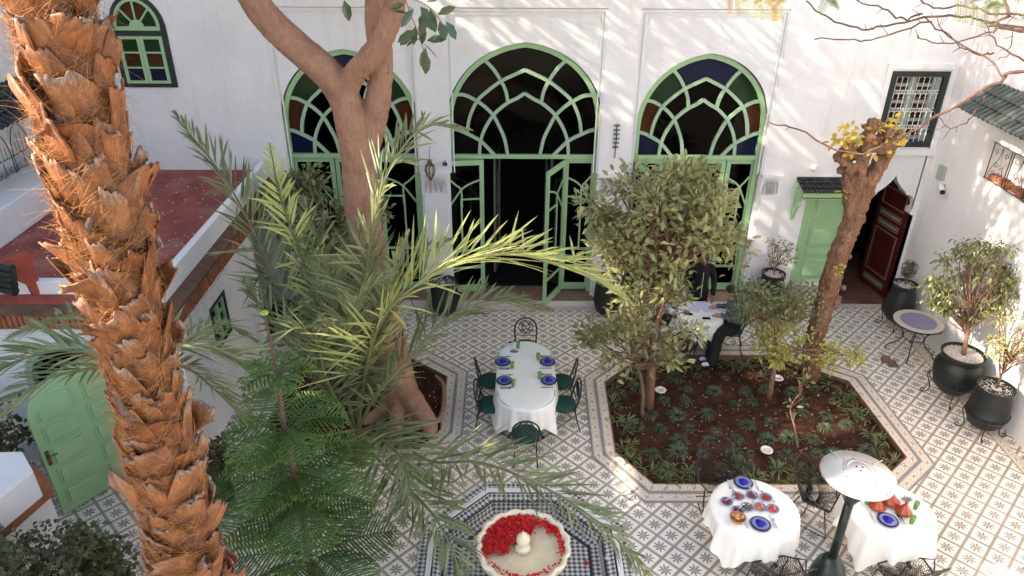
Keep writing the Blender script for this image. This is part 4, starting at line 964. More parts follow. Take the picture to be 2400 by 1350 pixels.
m = MB(); m.lathe([(.30, -.17), (.30, -.02), (.42, .05), (.56, .16), (.615, .30), (.62, .335), (.60, .35), (.565, .345), (.54, .29), (.50, .25), (.02, .235)], (bc[0], bc[1], 0), 128, 16, .055)
m.build('marble_basin', 'cream', fo, True)
m = MB(); m.lathe([(.545, .302), (.001, .302)], (bc[0], bc[1], 0), 64); m.build('water', 'water', fo)
m = MB(); m.lathe([(.10, .23), (.10, .30), (.07, .33), (.05, .36), (.075, .39), (.088, .44), (.075, .50), (.03, .55), (.012, .57), (.006, .60)], (bc[0]+.0, bc[1]-.02, 0), 40, 10, .12); m.build('finial', 'cream', fo, True)
n_ = 1500; P = []; D = []; 
while len(P) < n_:
    a_ = nr.uniform(0, 2*PI); r_ = .535*math.sqrt(nr.uniform(0, 1)); x_, y_ = r_*math.cos(a_), r_*math.sin(a_)
    keep = (y_ > (.02 if x_ < .08 else .20)-(.16 if x_ < -.18 else 0)) or r_ > .49
    if y_ < .02 and x_ > -.05 and r_ < .46: keep = False
    if y_ < -.1 and r_ > .5 and nr.rand() < .75: keep = False
    if x_ > .15 and y_ < .34 and r_ < .40: keep = False
    if keep: P.append((bc[0]+x_, bc[1]+y_, .306+nr.uniform(0, .022)))
D = np.c_[nr.normal(size=(n_, 2)), nr.normal(size=n_)*.25]
o = leaves('rose_petals', P, D, np.tile([0, 0, 1.], (n_, 1))+nr.normal(size=(n_, 3))*.3, nr.uniform(.025, .048, n_), nr.uniform(.022, .036, n_), nr.rand(n_), 'petal', None, .45, 0, .4, .8, .95)
tag(o, 'red rose petals floating in the marble fountain basin', 'petals', kind='stuff')
P = [tuple(FC[i]+v for i, v in enumerate(p))+(-.155,) for p in ((.85, .1), (.9, -.25), (.2, .92), (.28, .93))]
for i, p in enumerate(P):
    o = leaves('fallen_petal_clump', [p]*5, rdir(5)*[1, 1, .2], [[0, 0, 1]]*5, .045, .035, nr.rand(5), 'petal', None, .4, 0, .4, .8, .95)
    tag(o, ['red petals on the pool floor at the side nearest the big bed', 'red petals on the pool floor below the heater side of the basin', 'red petals lying behind the basin by the pool wall', 'tiny group of red petals touching the rear pool wall'][i], 'petals')

# ================================================================ TABLES
def cloth_mesh(cx, cy, rx, ly, zt, hx, hy, zmin=.0, folds=11, seed=0, n=220):
    """cloth over a stadium top (rx half width, ly straight half length): the square cloth hangs lowest at its corners"""
    rr = random.Random(seed); ph = rr.uniform(0, 6); v = []; f = []; rings = 13
    for k in range(n):
        a = 2*PI*k/n; c, s = math.cos(a), math.sin(a); off = ly if s > 0 else -ly
        if abs(s) < 1e-6: off = 0
        ex, ey = rx*c, rx*s+off*(min(1, abs(s)*3))
        # cloth edge distance along this direction
        dist = math.hypot(ex, ey); ux, uy = ex/dist, ey/dist
        edge = min(hx/max(abs(ux), 1e-3), hy/max(abs(uy), 1e-3)); hang = min(max(edge-dist, .12), zt-zmin-.03)
        hang = min(hang, zt-.06); corner = max(0, hang-min(hx-rx, hy-rx-ly))
        fold = math.sin(folds*a+ph+.8*math.sin(2*a+ph))*.55+math.sin((folds+4)*a+ph*2)*.3+.25*math.sin((2*folds+3)*a)
        for q in range(rings):
            if q < 4: t = (q+1)/4; v.append((cx+ex*t, cy+ey*t, zt-.0008*(t > .9)))
            else:
                t = (q-3)/(rings-4); amp = .085*t**1.1; o_ = .008+.022*t+amp*fold*.8+corner*.14*t
                drop = hang*t; v.append((cx+ex+c*o_, cy+ey+s*o_, zt-.006-drop+.012*(1-t)))
    v.append((cx, cy, zt)); ce = len(v)-1
    for k in range(n):
        k2 = (k+1) % n; f.append((ce, k*rings, k2*rings))
        for q in range(rings-1): f.append((k*rings+q, k*rings+q+1, k2*rings+q+1, k2*rings+q))
    m = MB(); m.add(v, f); return m
def table(cx, cy, rx, ly, lab, lab2, hx, hy, folds, seed, zmin=.1):
    t = thing('oval_table' if ly else 'round_table', lab, 'table', (cx, cy, 0))
    m = MB(); pts = [(cx+(rx-.02)*math.cos(a), cy+(rx-.02)*math.sin(a)+(ly if math.sin(a) > 0 else -ly)) for a in np.linspace(0, 2*PI, 40, endpoint=False)]
    m.prism(pts, .70, .74); m.build('tabletop', 'black', t)
    for sx in (-1, 1):
        for sy in (-1, 1):
            bx, by = cx+sx*rx*.45, cy+sy*(rx*.45+ly)
            MB().tube(cat_rom([(bx, by, .70), (bx+sx*.03, by+sy*.03, .4), (bx, by, .15), (bx+sx*.06, by+sy*.06, .03)], 4), .016, 6).ball((bx+sx*.06, by+sy*.06, .028), .028, 6).build('leg', 'black', t)
    c = cloth_mesh(cx, cy, rx, ly, .752, hx, hy, zmin, folds, seed).build('tablecloth', 'cloth', None, True)
    c.modifiers.new('sub', 'SUBSURF').levels = 1; c.modifiers['sub'].render_levels = 1
    tag(c, lab2, 'tablecloth'); return t
T0 = (.30, 10.20); T1 = (3.27, 7.15); T2 = (5.05, 7.13); T3 = (3.68, 12.22)
table(*T0, .49, .51, 'oval dining table laid for five between the two planting beds', 'long white cloth over the oval table', .80, 1.33, 9, 3)
table(*T1, .57, 0, 'round table with small salad dishes near the planting bed', 'white cloth over the round table with the salad dishes', .88, .88, 10, 5)
table(*T2, .57, 0, 'round table with the clay tagines beside the patio heater', 'white cloth over the round table with the tagines', .88, .88, 10, 8)
table(*T3, .46, 0, 'round table with papers where two people sit by the house', 'white pleated cloth over the table with papers', .78, .78, 15, 2)
# tableware prototypes
ZP = .756
def plate_set(x, y, lab, r=.135, ang=0, z=ZP):
    t = thing('plate', lab, 'plate', (x, y, z), 'blue plates laid on the tables')
    MB().lathe([(.001, 0), (r*.6, 0), (r*.96, .012), (r, .018), (r*.96, .020), (r*.8, .012), (.001, .007)], (x, y, z), 32).build('charger', 'plate_rim', t, True)
    MB().lathe([(.001, .016), (r*.50, .016), (r*.80, .028), (r*.77, .030), (r*.5, .021), (.001, .020)], (x, y, z), 32).build('dinner_plate', 'plate', t, True)
    nk = thing('napkin', lab.replace('blue rimmed plate', 'royal blue folded napkin'), 'napkin', (x, y, z+.022), 'royal blue folded napkins')
    m = MB(); k = []
    for i in range(9):
        a = 2*PI*i/9+ang; rr = r*.50*(1.0+.35*math.cos(3*a)*.6); k.append((x+rr*math.cos(a), y+rr*math.sin(a), z+.023))
    tip = (x+.012*math.cos(ang), y+.012*math.sin(ang), z+.088); mid = [(x+(p[0]-x)*.45, y+(p[1]-y)*.45, z+.05+.012*(i % 2)) for i, p in enumerate(k)]
    m.add(k+mid+[tip], [(i, (i+1) % 9, 9+(i+1) % 9, 9+i) for i in range(9)]+[(9+i, 9+(i+1) % 9, 18) for i in range(9)]); m.build('cloth', 'napkin', nk)
def glass_(x, y, lab, z=ZP, h=.12):
    t = thing('green_glass', lab, 'glass', (x, y, z), 'green tumblers')
    MB().lathe([(.001, 0), (.026, 0), (.030, .03), (.036, h), (.033, h), (.027, .03), (.022, .012), (.001, .012)], (x, y, z), 20).build('tumbler', 'greenglass', t, True)
    MB().lathe([(.001, .0125), (.022, .0125), (.0262, .03), (.0275, .042), (.001, .042)], (x, y, z), 16).build('thick_base', 'glassbase', t, True)
def fork(x, y, ang, lab, z=ZP, kind='fork'):
    m = MB(); M2 = Matrix.Translation((x, y, z+.004)) @ Matrix.Rotation(ang, 4, 'Z')
    m.box((0, 0, 0), (.13, .012, .004))
    if kind == 'fork':
        m.box((.085, 0, 0), (.04, .024, .004))
        for k in (-1, 0, 1): m.box((.12, k*.009, 0), (.04, .004, .003))
    elif kind == 'knife': m.box((.11, 0, 0), (.10, .018, .003))
    else: m.lathe([(.001, -.002), (.02, 0), (.001, .003)], (.09, 0, 0), 10, sx=1.3)
    o = m.move(M2).build(kind, 'steel'); tag(o, lab, 'cutlery', 'cutlery beside the plates')
def setting(cx, cy, ang, where, glass=None, swap=1):
    """ang: direction from table middle to the diner"""
    c, s = math.cos(ang), math.sin(ang)
    plate_set(cx, cy, 'blue rimmed plate '+where, ang=ang)
    for q, kd in ((-.175, 'fork'), (.17, 'knife'), (.20, 'spoon')):
        fork(cx-s*q-c*.0, cy+c*q, ang+PI, f'steel {kd} '+where, kind=kd)
    if glass: glass_(cx+glass[0], cy+glass[1], 'green tumbler '+where)
p = FL(1178, 848, .77); setting(p.x, p.y, PI, 'at the far seat, tree side of the oval table')
p = FL(1182, 892, .77); setting(p.x, p.y, PI, 'at the near seat, tree side of the oval table')
p = FL(1283, 848, .77); setting(p.x, p.y, 0, 'at the far seat, bed side of the oval table')
p = FL(1286, 892, .77); setting(p.x, p.y, 0, 'at the near seat, bed side of the oval table')
for (px, py), lab in zip(((1201, 862), (1203, 904), (1261, 842), (1264, 886), (1214, 815)), ('beside the far plate on the forked tree side of the oval table', 'beside the near plate on the forked tree side of the oval table', 'beside the far plate on the bed side of the oval table', 'beside the near plate on the bed side of the oval table', 'standing alone at the house end of the oval table')):
    q = FL(px, py, ZP); glass_(q.x, q.y, 'green tumbler '+lab)
p = FL(1196, 805, .76); c_ = MB().box((p.x, p.y, .762), (.07, .16, .004), .25).build('menu_card', 'paper'); tag(c_, 'small printed card at the house end of the oval table', 'card')
MB().box((p.x-.005, p.y+.035, .7645), (.05, .06, .001), .25).build('card_picture', 'phone', c_)
def shakers(px, py, lab):
    p = FL(px, py, ZP+.02); t = thing('shaker_set', lab, 'cruet', (p.x, p.y, ZP))
    MB().lathe([(.001, 0), (.065, 0), (.065, .008), (.001, .008)], (p.x, p.y, ZP), 16, sx=1.1, sy=.7).build('tray', 'steel', t)
    for k in (-1, 0, 1):
        MB().lathe([(.001, .008), (.016, .008), (.012, .04), (.015, .05), (.001, .062)], (p.x+k*.035, p.y-.01*k, ZP), 12).build('shaker', 'steel', t, True)
shakers(1205, 822, 'metal salt and pepper set on the oval table'); shakers(2127, 1168, 'metal salt and pepper set behind the tagines')
# salads table
p = FL(1742, 1131, .77); setting(p.x, p.y, PI/2, 'on the bed side of the salad table')
p = FL(1782, 1228, .77); setting(p.x, p.y, -PI/2, 'on the near side of the salad table')
foods = [('beetroot dice with a white topping', (.16, .015, .012)), ('cooked red peppers', (.36, .05, .02)), ('dark lentils', (.17, .05, .03)), ('chopped red salad', (.34, .035, .022)), ('green and yellow vegetables', (.13, .10, .02)), ('sliced cooked carrots', (.60, .13, .02)), ('red tomato salad', (.62, .06, .02)), ('dark beetroot', (.10, .006, .012))]
for (px, py), (nm, cc) in zip(((1703, 1176), (1730, 1163), (1762, 1161), (1795, 1166), (1751, 1189), (1781, 1189), (1811, 1193), (1729, 1197)), foods):
    p = FL(px, py, .77); t = thing('salad_dish', f'small glazed dish holding {nm}', 'dish', (p.x, p.y, ZP), 'small salad dishes')
    MB().lathe([(.001, 0), (.04, 0), (.078, .022), (.082, .026), (.076, .027), (.04, .008), (.001, .008)], (p.x, p.y, ZP), 24).build('dish', 'plate', t, True)
    mt = plain('food_'+nm.replace(' ', '_')[:20], cc, .4, .5, 60, .5); k = 26
    A = nr.uniform(0, 2*PI, k); Rr = .052*np.sqrt(nr.rand(k)); m = MB().lathe([(.001, .035), (.035, .026), (.058, .012), (.001, .010)], (p.x, p.y, ZP), 14)
    for a_, r_ in zip(A, Rr): m.box((p.x+r_*math.cos(a_), p.y+r_*math.sin(a_), ZP+.034-r_*.28), (.020, .013, .012), nr.uniform(0, 3))
    m.build('food', mt, t)
    fork(p.x+.03, p.y+.03, nr.uniform(.3, 2.5), f'serving spoon in the dish of {nm}', ZP+.03, 'spoon')
p = FL(1729, 1214, .80); t = thing('bread_basket', 'woven basket of torn flat bread on the salad table', 'basket', (p.x, p.y, ZP))
MB().lathe([(.001, 0), (.06, 0), (.09, .03), (.105, .065), (.098, .068), (.085, .035), (.001, .01)], (p.x, p.y, ZP), 24).build('basket', 'basket', t, True)
for k in range(9): MB().ball((p.x+rng.uniform(-.05, .05), p.y+rng.uniform(-.05, .05), ZP+.06+.006*k), rng.uniform(.024, .036), 5, .55).build('bread_piece', 'bread', t, True)
# tagines
for (px, py), lab in zip(((2056, 1180), (2087, 1168), (2118, 1192)), ('red clay tagine nearest the heater pole', 'larger red clay tagine in the middle behind the other two', 'red clay tagine beside the near green tumbler')):
    sc1 = 1.15 if px == 2087 else 1.0
    p = FL(px, py+6, .80); t = thing('tagine', lab, 'tagine', (p.x, p.y, ZP), 'red clay tagines')
    MB().lathe([(.001, 0), (.07*sc1, 0), (.10*sc1, .03), (.108*sc1, .042), (.10*sc1, .045), (.001, .04)], (p.x, p.y, ZP), 28).build('base', 'clay', t, True)
    MB().lathe([(.096*sc1, .042), (.092*sc1, .06), (.06*sc1, .10), (.030*sc1, .15), (.018*sc1, .175), (.020*sc1, .19), (.026*sc1, .20), (.024*sc1, .212), (.001, .212)], (p.x, p.y, ZP), 28).build('lid', 'tagine', t, True)
for (px, py), lab in zip(((2031, 1180), (2145, 1192), (2136, 1226)), ('green tumbler between the heater pole and the first tagine', 'green tumbler behind the tagine on the wall side', 'green tumbler beside the near plate of the tagine table')):
    p = FL(px, py, ZP); glass_(p.x, p.y, lab)
p = FL(2081, 1219, .77); setting(p.x, p.y, -PI/2, 'on the near side of the tagine table')
# papers and phones
for px, py, an_, sz, mt, lab, nm in ((1657, 724, .3, (.20, .16), 'paper', 'lilac sheet of paper beside the seated guest', 'paper_sheet'), (1630, 722, -.5, (.21, .29), 'shirt', 'white open papers in front of the man in the pale shirt', 'paper_sheet'), (1647, 715, .1, (.21, .29), 'paper', 'second sheet of paper under the lilac one', 'paper_sheet')):
    p = FL(px, py, .76); tag(MB().box((p.x, p.y, .757+.002*rng.random()), (*sz, .0015), an_).build(nm, mt), lab, 'paper')
for px, py, an_, lab in ((1614, 736, -.25, 'black phone nearer the citrus trunk on the table with papers'), (1656, 746, -.05, 'black phone at the front edge of the table with papers')):
    p = FL(px, py, .76); tag(MB().box((p.x, p.y, .762), (.15, .075, .009), an_).build('phone', 'phone', bevel=.003), lab, 'phone')
# ================================================================ CHAIRS
def iron_chair(lab):
    t = thing('iron_chair', lab, 'chair', (0, 0, 0), 'wrought iron chairs')   # faces -y; back at +y
    MB().lathe([(.001, .44), (.19, .44), (.205, .46), (.20, .49), (.12, .505), (.001, .505)], n=24).build('cushion', 'cushion', t, True)
    m = MB(); m.tube([(.21*math.cos(a), .21*math.sin(a), .44) for a in np.linspace(0, 2*PI, 24)], .010, 6); m.tube([(.13*math.cos(a), .13*math.sin(a), .20) for a in np.linspace(0, 2*PI, 18)], .006, 5); m.build('seat_frame', 'black', t)
    for sx in (-1, 1):
        MB().tube(cat_rom([(sx*.15, -.15, .44), (sx*.16, -.17, .3), (sx*.13, -.14, .15), (sx*.19, -.21, .0)], 4), .011, 6).build('leg', 'black', t)
        MB().tube(cat_rom([(sx*.17, .17, .44), (sx*.17, .20, .25), (sx*.19, .27, 0)], 4), .011, 6).build('leg', 'black', t)
    m = MB()
    m.tube([(-.19, .15, .44), (-.205, .21, .66)]+[(-.205*math.cos(a), .22+.04*math.sin(a), .70+.22*math.sin(a)) for a in np.linspace(0, PI, 13)]+[(.205, .21, .66), (.19, .15, .44)], .015, 6)
    m.tube([(-.2, .2, .58), (.2, .2, .58)], .008, 5)
    m.tube([(.13*math.cos(a), .225, .74+.14*math.sin(a)) for a in np.linspace(0, 2*PI, 20)], .008, 5)
    for s in (-1, 1):
        m.tube(cat_rom([(s*.09, .225, .65), (s*.02, .225, .70), (-s*.02, .225, .76), (-s*.09, .225, .84)], 4), .007, 4)
        for z_, k in ((.67, 1), (.81, -1)):
            m.tube([(s*(.06+.035*(1-q/10)*math.cos(q)), .225, z_+k*.035*(1-q/10)*math.sin(q)) for q in np.linspace(0, 7.5, 14)], .0068, 4)
        m.tube(cat_rom([(0, .225, .60+.0), (s*.07, .225, .74), (0, .225, .88)], 4), .0068, 4)
    m.build('backrest', 'black', t); return t
ch = iron_chair('iron chair with scrolled round back at the house end of the oval table'); ch.location = (.33, 11.45, 0); ch.rotation_euler.z = 0
def cf(x, y, dx, dy): return math.atan2(dy, dx)+PI/2   # facing direction
for x, y, rz, lab in ((.28, 8.98, PI, 'iron chair with green cushion at the near end of the oval table'),
                      (-.30, 10.38, PI/2+.1, 'farther iron chair on the forked tree side of the oval table'), (-.28, 9.72, PI/2-.08, 'nearer iron chair on the forked tree side of the oval table'),
                      (.92, 10.36, -PI/2-.1, 'farther iron chair on the bed side of the oval table'), (.92, 9.74, -PI/2+.08, 'nearer iron chair on the bed side of the oval table'),
                      (4.28, 12.05, -PI/2-.25, 'iron chair under the seated guest in denim'), (3.05, 12.45, PI/2+.1, 'iron chair of the seated man in the pale shirt'),
                      (3.28, 11.52, PI-.2, 'black cushioned iron chair standing empty between table with papers and bed')):
    c = copy_tree(ch, (x, y, 0), rz, lab)
    if 'black cushioned' in lab:
        for k in c.children:
            if k.name.startswith('cushion'): k.data = k.data.copy(); k.data.materials[0] = MT['black_cloth']
def web_chair(lab):
    t = thing('woven_chair', lab, 'chair', (0, 0, 0), 'black woven cord armchairs')
    HB = [(-.30, .10, .50), (-.24, .30, .84), (-.12, .36, .94), (.12, .36, .94), (.24, .30, .84), (.30, .10, .50)]
    SB = [(-.30, .10, .50), (-.33, -.12, .52), (-.22, -.26, .45), (.22, -.26, .45), (.33, -.12, .52), (.30, .10, .50)]
    m = MB(); m.tube(HB, .012, 6); m.tube(SB, .012, 6); m.tube([(-.16, .12, .36), (.16, .12, .36)], .01, 6); m.tube([(-.30, .10, .50), (-.33, .02, .66), (-.33, -.12, .52)], .010, 5); m.tube([(.30, .10, .50), (.33, .02, .66), (.33, -.12, .52)], .010, 5); m.build('frame', 'black', t)
    def samp(P, n):
        P = [Vector(p) for p in P]; L = [0]
        for a, b in zip(P, P[1:]): L.append(L[-1]+(b-a).length)
        o = []
        for k in range(n):
            d = L[-1]*k/(n-1); i = max(j for j in range(len(L)) if L[j] <= d+1e-9); i = min(i, len(P)-2); o.append(P[i].lerp(P[i+1], (d-L[i])/(L[i+1]-L[i])))
        return o
    m = MB(); n = 30
    for a, k in zip(samp(HB, n), range(n)): m.tube([a, Vector((-.16+.32*k/(n-1), .12, .36))], .0038, 3, False)
    for j in range(4):
        z_ = .46+.1*j; f = (z_-.36)/.6; m.tube([(-.28+.02*j, .13+f*.19, z_), (0, .13+f*.26, z_), (.28-.02*j, .13+f*.19, z_)], .0035, 3, False)
    m.build('back_cords', 'black', t); m = MB()
    for a, k in zip(samp(SB, 34), range(34)): m.tube([a, Vector((-.10+.20*k/33, -.02, .37))], .0038, 3, False)
    for a, k in zip(samp(SB, 34), range(34)): m.tube([a, Vector((-.15+.30*k/33, .12, .36))], .0038, 3, False)
    m.build('seat_cords', 'black', t)
    for s in (-1, 1):
        MB().tube([(s*.27, .16, .52), (s*.24, .34, .0), (s*.26, -.30, .0), (s*.26, -.2, .44)], .010, 6).build('leg', 'black', t)
    MB().tube([(-.25, .1, .015), (.25, .1, .015)], .008, 5).build('stretcher', 'black', t)
    return t
wc_ = web_chair('woven cord armchair with its back to the planting bed at the salad table'); q = FL(1722, 1165, 0); wc_.location = (3.05, 8.02, 0); wc_.rotation_euler.z = .05
for x, y, rz, lab in ((3.38, 6.32, PI+.25, 'woven cord armchair at the near side of the salad table'), (4.98, 6.32, PI+.28, 'woven cord armchair at the near side of the tagine table'), (4.36, 7.72, .9, 'woven cord armchair half hidden behind the heater dome')):
    copy_tree(wc_, (x, y, 0), rz, lab)
copy_tree(wc_, (-3.15, 8.15, 0), 2.2, 'woven cord armchair glimpsed behind the Norfolk pine')
# ================================================================ PATIO HEATER
hx_, hy_ = 3.98, 6.32
ht = thing('patio_heater', 'dark green patio heater with wide aluminium reflector between two round tables', 'heater', (hx_, hy_, 0))
MB().lathe([(.23, 0), (.235, .04), (.23, .25), (.21, .5), (.16, .68), (.09, .78), (.05, .80)], (hx_, hy_, 0), 40).build('tank_housing', 'heaterpole', ht, True)
MB().lathe([(.052, .76), (.052, 1.74)], (hx_, hy_, 0), 20).build('pole', 'heaterpole', ht, True)
MB().lathe([(.054, 1.68), (.11, 1.80), (.13, 1.90), (.15, 1.96), (.155, 2.04), (.10, 2.07)], (hx_, hy_, 0), 28).build('burner', 'heaterpole', ht, True)
tilt = Matrix.Translation((hx_, hy_, 2.14))
m = MB().lathe([(.001, .072), (.085, .070), (.09, .064), (.17, .055), (.175, .049), (.20, .045), (.40, -.015), (.41, -.03), (.405, -.035), (.39, -.022), (.001, .03)], (0, 0, 0), 64).move(tilt).build('reflector', 'heater', ht, True)
mm = MB()
for k in range(4):
    a = R(28+90*k); mm.box((.30*math.cos(a), .30*math.sin(a), .0195), (.20, .006, .006), a)
b_ = mm.move(tilt).build('seam', 'steel', m); mm = MB()
for k in range(4):
    a = R(28+90*k)
    for r_, z_ in ((.215, .044), (.385, -.007)): mm.ball((r_*math.cos(a), r_*math.sin(a), z_), .007, 5)
for k in range(3): a = R(120*k+20); mm.ball((.038*math.cos(a), .038*math.sin(a), .073), .011, 5)
for k in range(8): a = R(45*k); mm.ball((.185*math.cos(a), .185*math.sin(a), .05), .005, 4)
mm.move(tilt).build('rivet', 'phone', m)
MB().tube([(.13*math.cos(a), .13*math.sin(a), .063) for a in np.linspace(0, 2*PI, 40)], .008, 5).move(tilt).build('pressed_ring', 'heater', m)
# ================================================================ POTS
def pot(x, y, rim_z, r, lab, shape='jar', stand=True):
    z0 = .14 if stand else 0; h = rim_z-z0
    t = thing('black_pot', lab, 'pot', (x, y, 0), 'black clay pots')
    prof = {'jar': [(.45, 0), (.8, .08), (1.15, .22), (1.28, .36), (1.22, .50), (1.05, .72), (.92, .88), (.90, .95), (1.0, .98), (1.02, 1.0), (.94, 1.0), (.86, .95)],
            'bowl': [(.35, 0), (.62, .06), (.95, .24), (1.10, .45), (1.14, .62), (1.06, .74), (.92, .82), (.90, .86), (1.0, .95), (1.03, .99), (.96, 1.0), (.88, .93)],
            'wide': [(.55, 0), (.90, .10), (1.10, .30), (1.12, .36), (1.16, .38), (1.12, .40), (1.08, .62), (1.0, .90), (1.0, .96), (1.04, .99), (1.0, 1.0), (.92, .95)]}[shape]
    MB().lathe([(r*a, z0+h*b) for a, b in prof], (x, y, 0), 40).build('pot_body', 'pot', t, True)
    g = MB(); N = 14; rr = r*.90; g.lathe([(.001, rim_z-.035), (rr, rim_z-.05)][::-1], (x, y, 0), 24)
    for k in range(170):
        a, q = rng.uniform(0, 6.28), rr*math.sqrt(rng.random())*.97; s = rng.uniform(.008, .016)
        g.box((x+q*math.cos(a), y+q*math.sin(a), rim_z-.04+rng.uniform(0, .01)), (s*1.4, s, s), rng.uniform(0, 3), .6)
    o = g.build('gravel_top', 'gravel', t); o['kind'] = 'stuff'
    if stand:
        s = thing('pot_stand', lab.replace('black', 'scrolled iron stand under the black', 1).replace(' in front of the side wall', '').replace(' along the side wall', '').replace('narrow-necked ', '').replace('tall ', ''), 'stand', (x, y, 0), 'iron pot stands'); rr = r*1.12
        m = MB(); m.tube([(x+rr*math.cos(a), y+rr*math.sin(a), z0+h*.30) for a in np.linspace(0, 2*PI, 30)], .010, 5); m.build('ring', 'black', s)
        for k in range(4):
            a = R(45+90*k+20); P = lambda q, z: (x+q*math.cos(a), y+q*math.sin(a), z)
            MB().tube(cat_rom([P(rr, z0+h*.42), P(rr+.03, z0+h*.3), P(rr*.85, z0+.02), P(rr*.9, .05), P(rr+.02, .015), P(rr+.07, .05), P(rr+.04, .09), P(rr+.01, .06)], 4), .009, 5).build('leg', 'black', s)
    return t
pot(7.93, 12.95, 1.00, .24, 'tall narrow-necked black pot by the red door holding a small cypress', 'jar')
pot(7.82, 10.55, .96, .345, 'broad black pot holding the weeping fig in front of the side wall', 'bowl')
pot(7.86, 9.62, .93, .275, 'black pot nearest the camera along the side wall holding a yellowing shrub', 'wide')
pot(5.50, 13.55, .92, .24, 'black pot beside the green service door holding a sparse shrub', 'jar', False)
pot(2.08, 13.45, .85, .26, 'black pot with pale gravel standing on the step behind the citrus tree', 'wide', False)
pot(-3.95, 12.75, .70, .32, 'large black pot in shade behind the column of the wing', 'bowl', False)
pot(-3.55, 13.55, .95, .30, 'black pot against the house wall under the left arched window', 'wide', False)
pot(-1.35, 13.45, .75, .28, 'black pot under the hanging lantern', 'jar', False)
pot(-4.25, 7.9, .60, .24, 'black pot with a leafy plant beside the wing front', 'jar', False)
pot(-7.35, 8.05, .55, .30, 'black pot in the shade left of the open green door', 'jar', False)
# mosaic table
mx_, my_ = 7.78, 11.95
mt_ = thing('mosaic_table', 'round side table with blue mosaic top and scrolled iron legs', 'table', (mx_, my_, 0))
MB().lathe([(.001, .735), (.32, .735)], (mx_, my_, .001), 48).build('mosaic_top', 'bluemosaic', mt_)
rim_m = mosaic('cream_rim_mosaic', (.62, .56, .46), (.40, .33, .27), 60, 0, 'Object', .35)
MB().lathe([(.32, .736), (.435, .735), (.44, .73)], (mx_, my_, .0005), 48, cap=False).build('mosaic_rim', rim_m, mt_)
MB().lathe([(.44, .728), (.445, .72), (.44, .70), (.001, .70)], (mx_, my_, 0), 48).build('iron_band', 'black', mt_)
MB().tube([(mx_+.2*math.cos(a), my_+.2*math.sin(a), .38) for a in np.linspace(0, 2*PI, 24)], .008, 5).build('ring', 'black', mt_)
for k in range(4):
    a = R(45+90*k+15); P = lambda q, z: (mx_+q*math.cos(a), my_+q*math.sin(a), z)
    m = MB(); m.tube(cat_rom([P(.40, .70), P(.42, .60), P(.26, .52), P(.18, .38), P(.24, .22), P(.38, .10), P(.42, .02)], 4), .011, 6); m.tube([P(.30+.05*(1-q/9)*math.cos(q), .55+.05*(1-q/9)*math.sin(q)) for q in np.linspace(0, 7, 12)], .007, 5); m.ball(P(.42, .02), .02, 6); m.build('leg', 'black', mt_)
# tortoise on the tiles
p = FL(2082, 852); tt = thing('tortoise', 'small brown tortoise resting on the tiles near the mosaic table', 'tortoise', (p.x, p.y, 0))
m = MB(); m.ball((p.x-.03, p.y+.07, .06), .095, 8, .62); m.ball((p.x+.04, p.y-.05, .05), .085, 8, .62); sh = m.build('shell', 'twig', tt, True); remesh(sh, .008, 2, (.01, .03))
m = MB(); m.tube([(p.x+.07, p.y-.12, .04), (p.x+.10, p.y-.16, .045)], .024, 7)
for q in ((-.11, .02), (-.08, .14), (.11, -.04), (-.02, -.11)): m.tube([(p.x+q[0]*.7, p.y+q[1]*.7, .04), (p.x+q[0], p.y+q[1], .015)], .02, 6)
m.build('body', 'terracotta', tt, True)
# ground lights in the bed
for (px, py), lab in zip(((1548, 914), (1823, 886), (1797, 1055)), ('round white ground light beside the main citrus trunk', 'round white ground light near the pollarded tree', 'round white ground light at the near edge of the bed')):
    p = FL(px, py, .02); t = thing('ground_light', lab, 'ground light', (p.x, p.y, 0), 'ground lights in the bed')
    MB().lathe([(.06, .0), (.10, .03), (.095, .045), (.06, .035), (.055, .0)], (p.x, p.y, -.01), 24, cap=False).build('ring', 'white_strip', t, True); MB().lathe([(.001, .015), (.058, .015)], (p.x, p.y, 0), 20).build('lens', 'gravel', t)
# lanterns / sconces / small fittings on the house
lp_ = WY(1008, 400, YW-.22); L_ = thing('hanging_lantern', 'small brass Moroccan lantern hanging between two arched windows', 'lantern', tuple(lp_))
m = MB(); m.tube([(lp_.x, YW, lp_.z+.42), (lp_.x, YW-.22, lp_.z+.42), (lp_.x, YW-.22, lp_.z+.24)], .006, 5); m.lathe([(.001, .25), (.03, .22), (.05, .18), (.045, .15), (.09, .11)], tuple(lp_), 8); m.lathe([(.06, -.12), (.035, -.17), (.02, -.2), (.001, -.23)], tuple(lp_), 8); m.build('crown', 'brass', L_)
for k in range(8):
    a = R(45*k); MB().tube([lp_+Vector((.088*math.cos(a), .088*math.sin(a), .11)), lp_+Vector((.10*math.cos(a), .10*math.sin(a), 0)), lp_+Vector((.06*math.cos(a), .06*math.sin(a), -.12))], .008, 4).build('rib', 'brass', L_)
MB().lathe([(.05, -.12), (.09, 0), (.08, .11)], tuple(lp_), 8).build('lamp_glass', 'lampglass', L_)
sp_ = WY(1444, 330, YW-.04); sc2 = thing('iron_sconce', 'tall black scrollwork sconce on the pier beside the citrus tree', 'sconce', (sp_.x, YW, sp_.z))
m = MB(); m.tube([(sp_.x, YW-.03, sp_.z+.33), (sp_.x, YW-.03, sp_.z-.35)], .010, 5)
for s in (-1, 1):
    for k in range(6):
        zc = sp_.z+.29-.085*k; m.tube([(sp_.x+s*(.035+.028*(1-q/10)*math.cos(q)), YW-.03, zc+.028*(1-q/10)*math.sin(q)) for q in np.linspace(0, 8, 12)], .0055, 4)
m.build('scrolls', 'black', sc2)
lp2 = WY(1043, 384, YW-.06); sp3 = thing('small_spotlight', 'tiny black spotlight beside the lantern', 'spotlight', (lp2.x, YW, lp2.z))
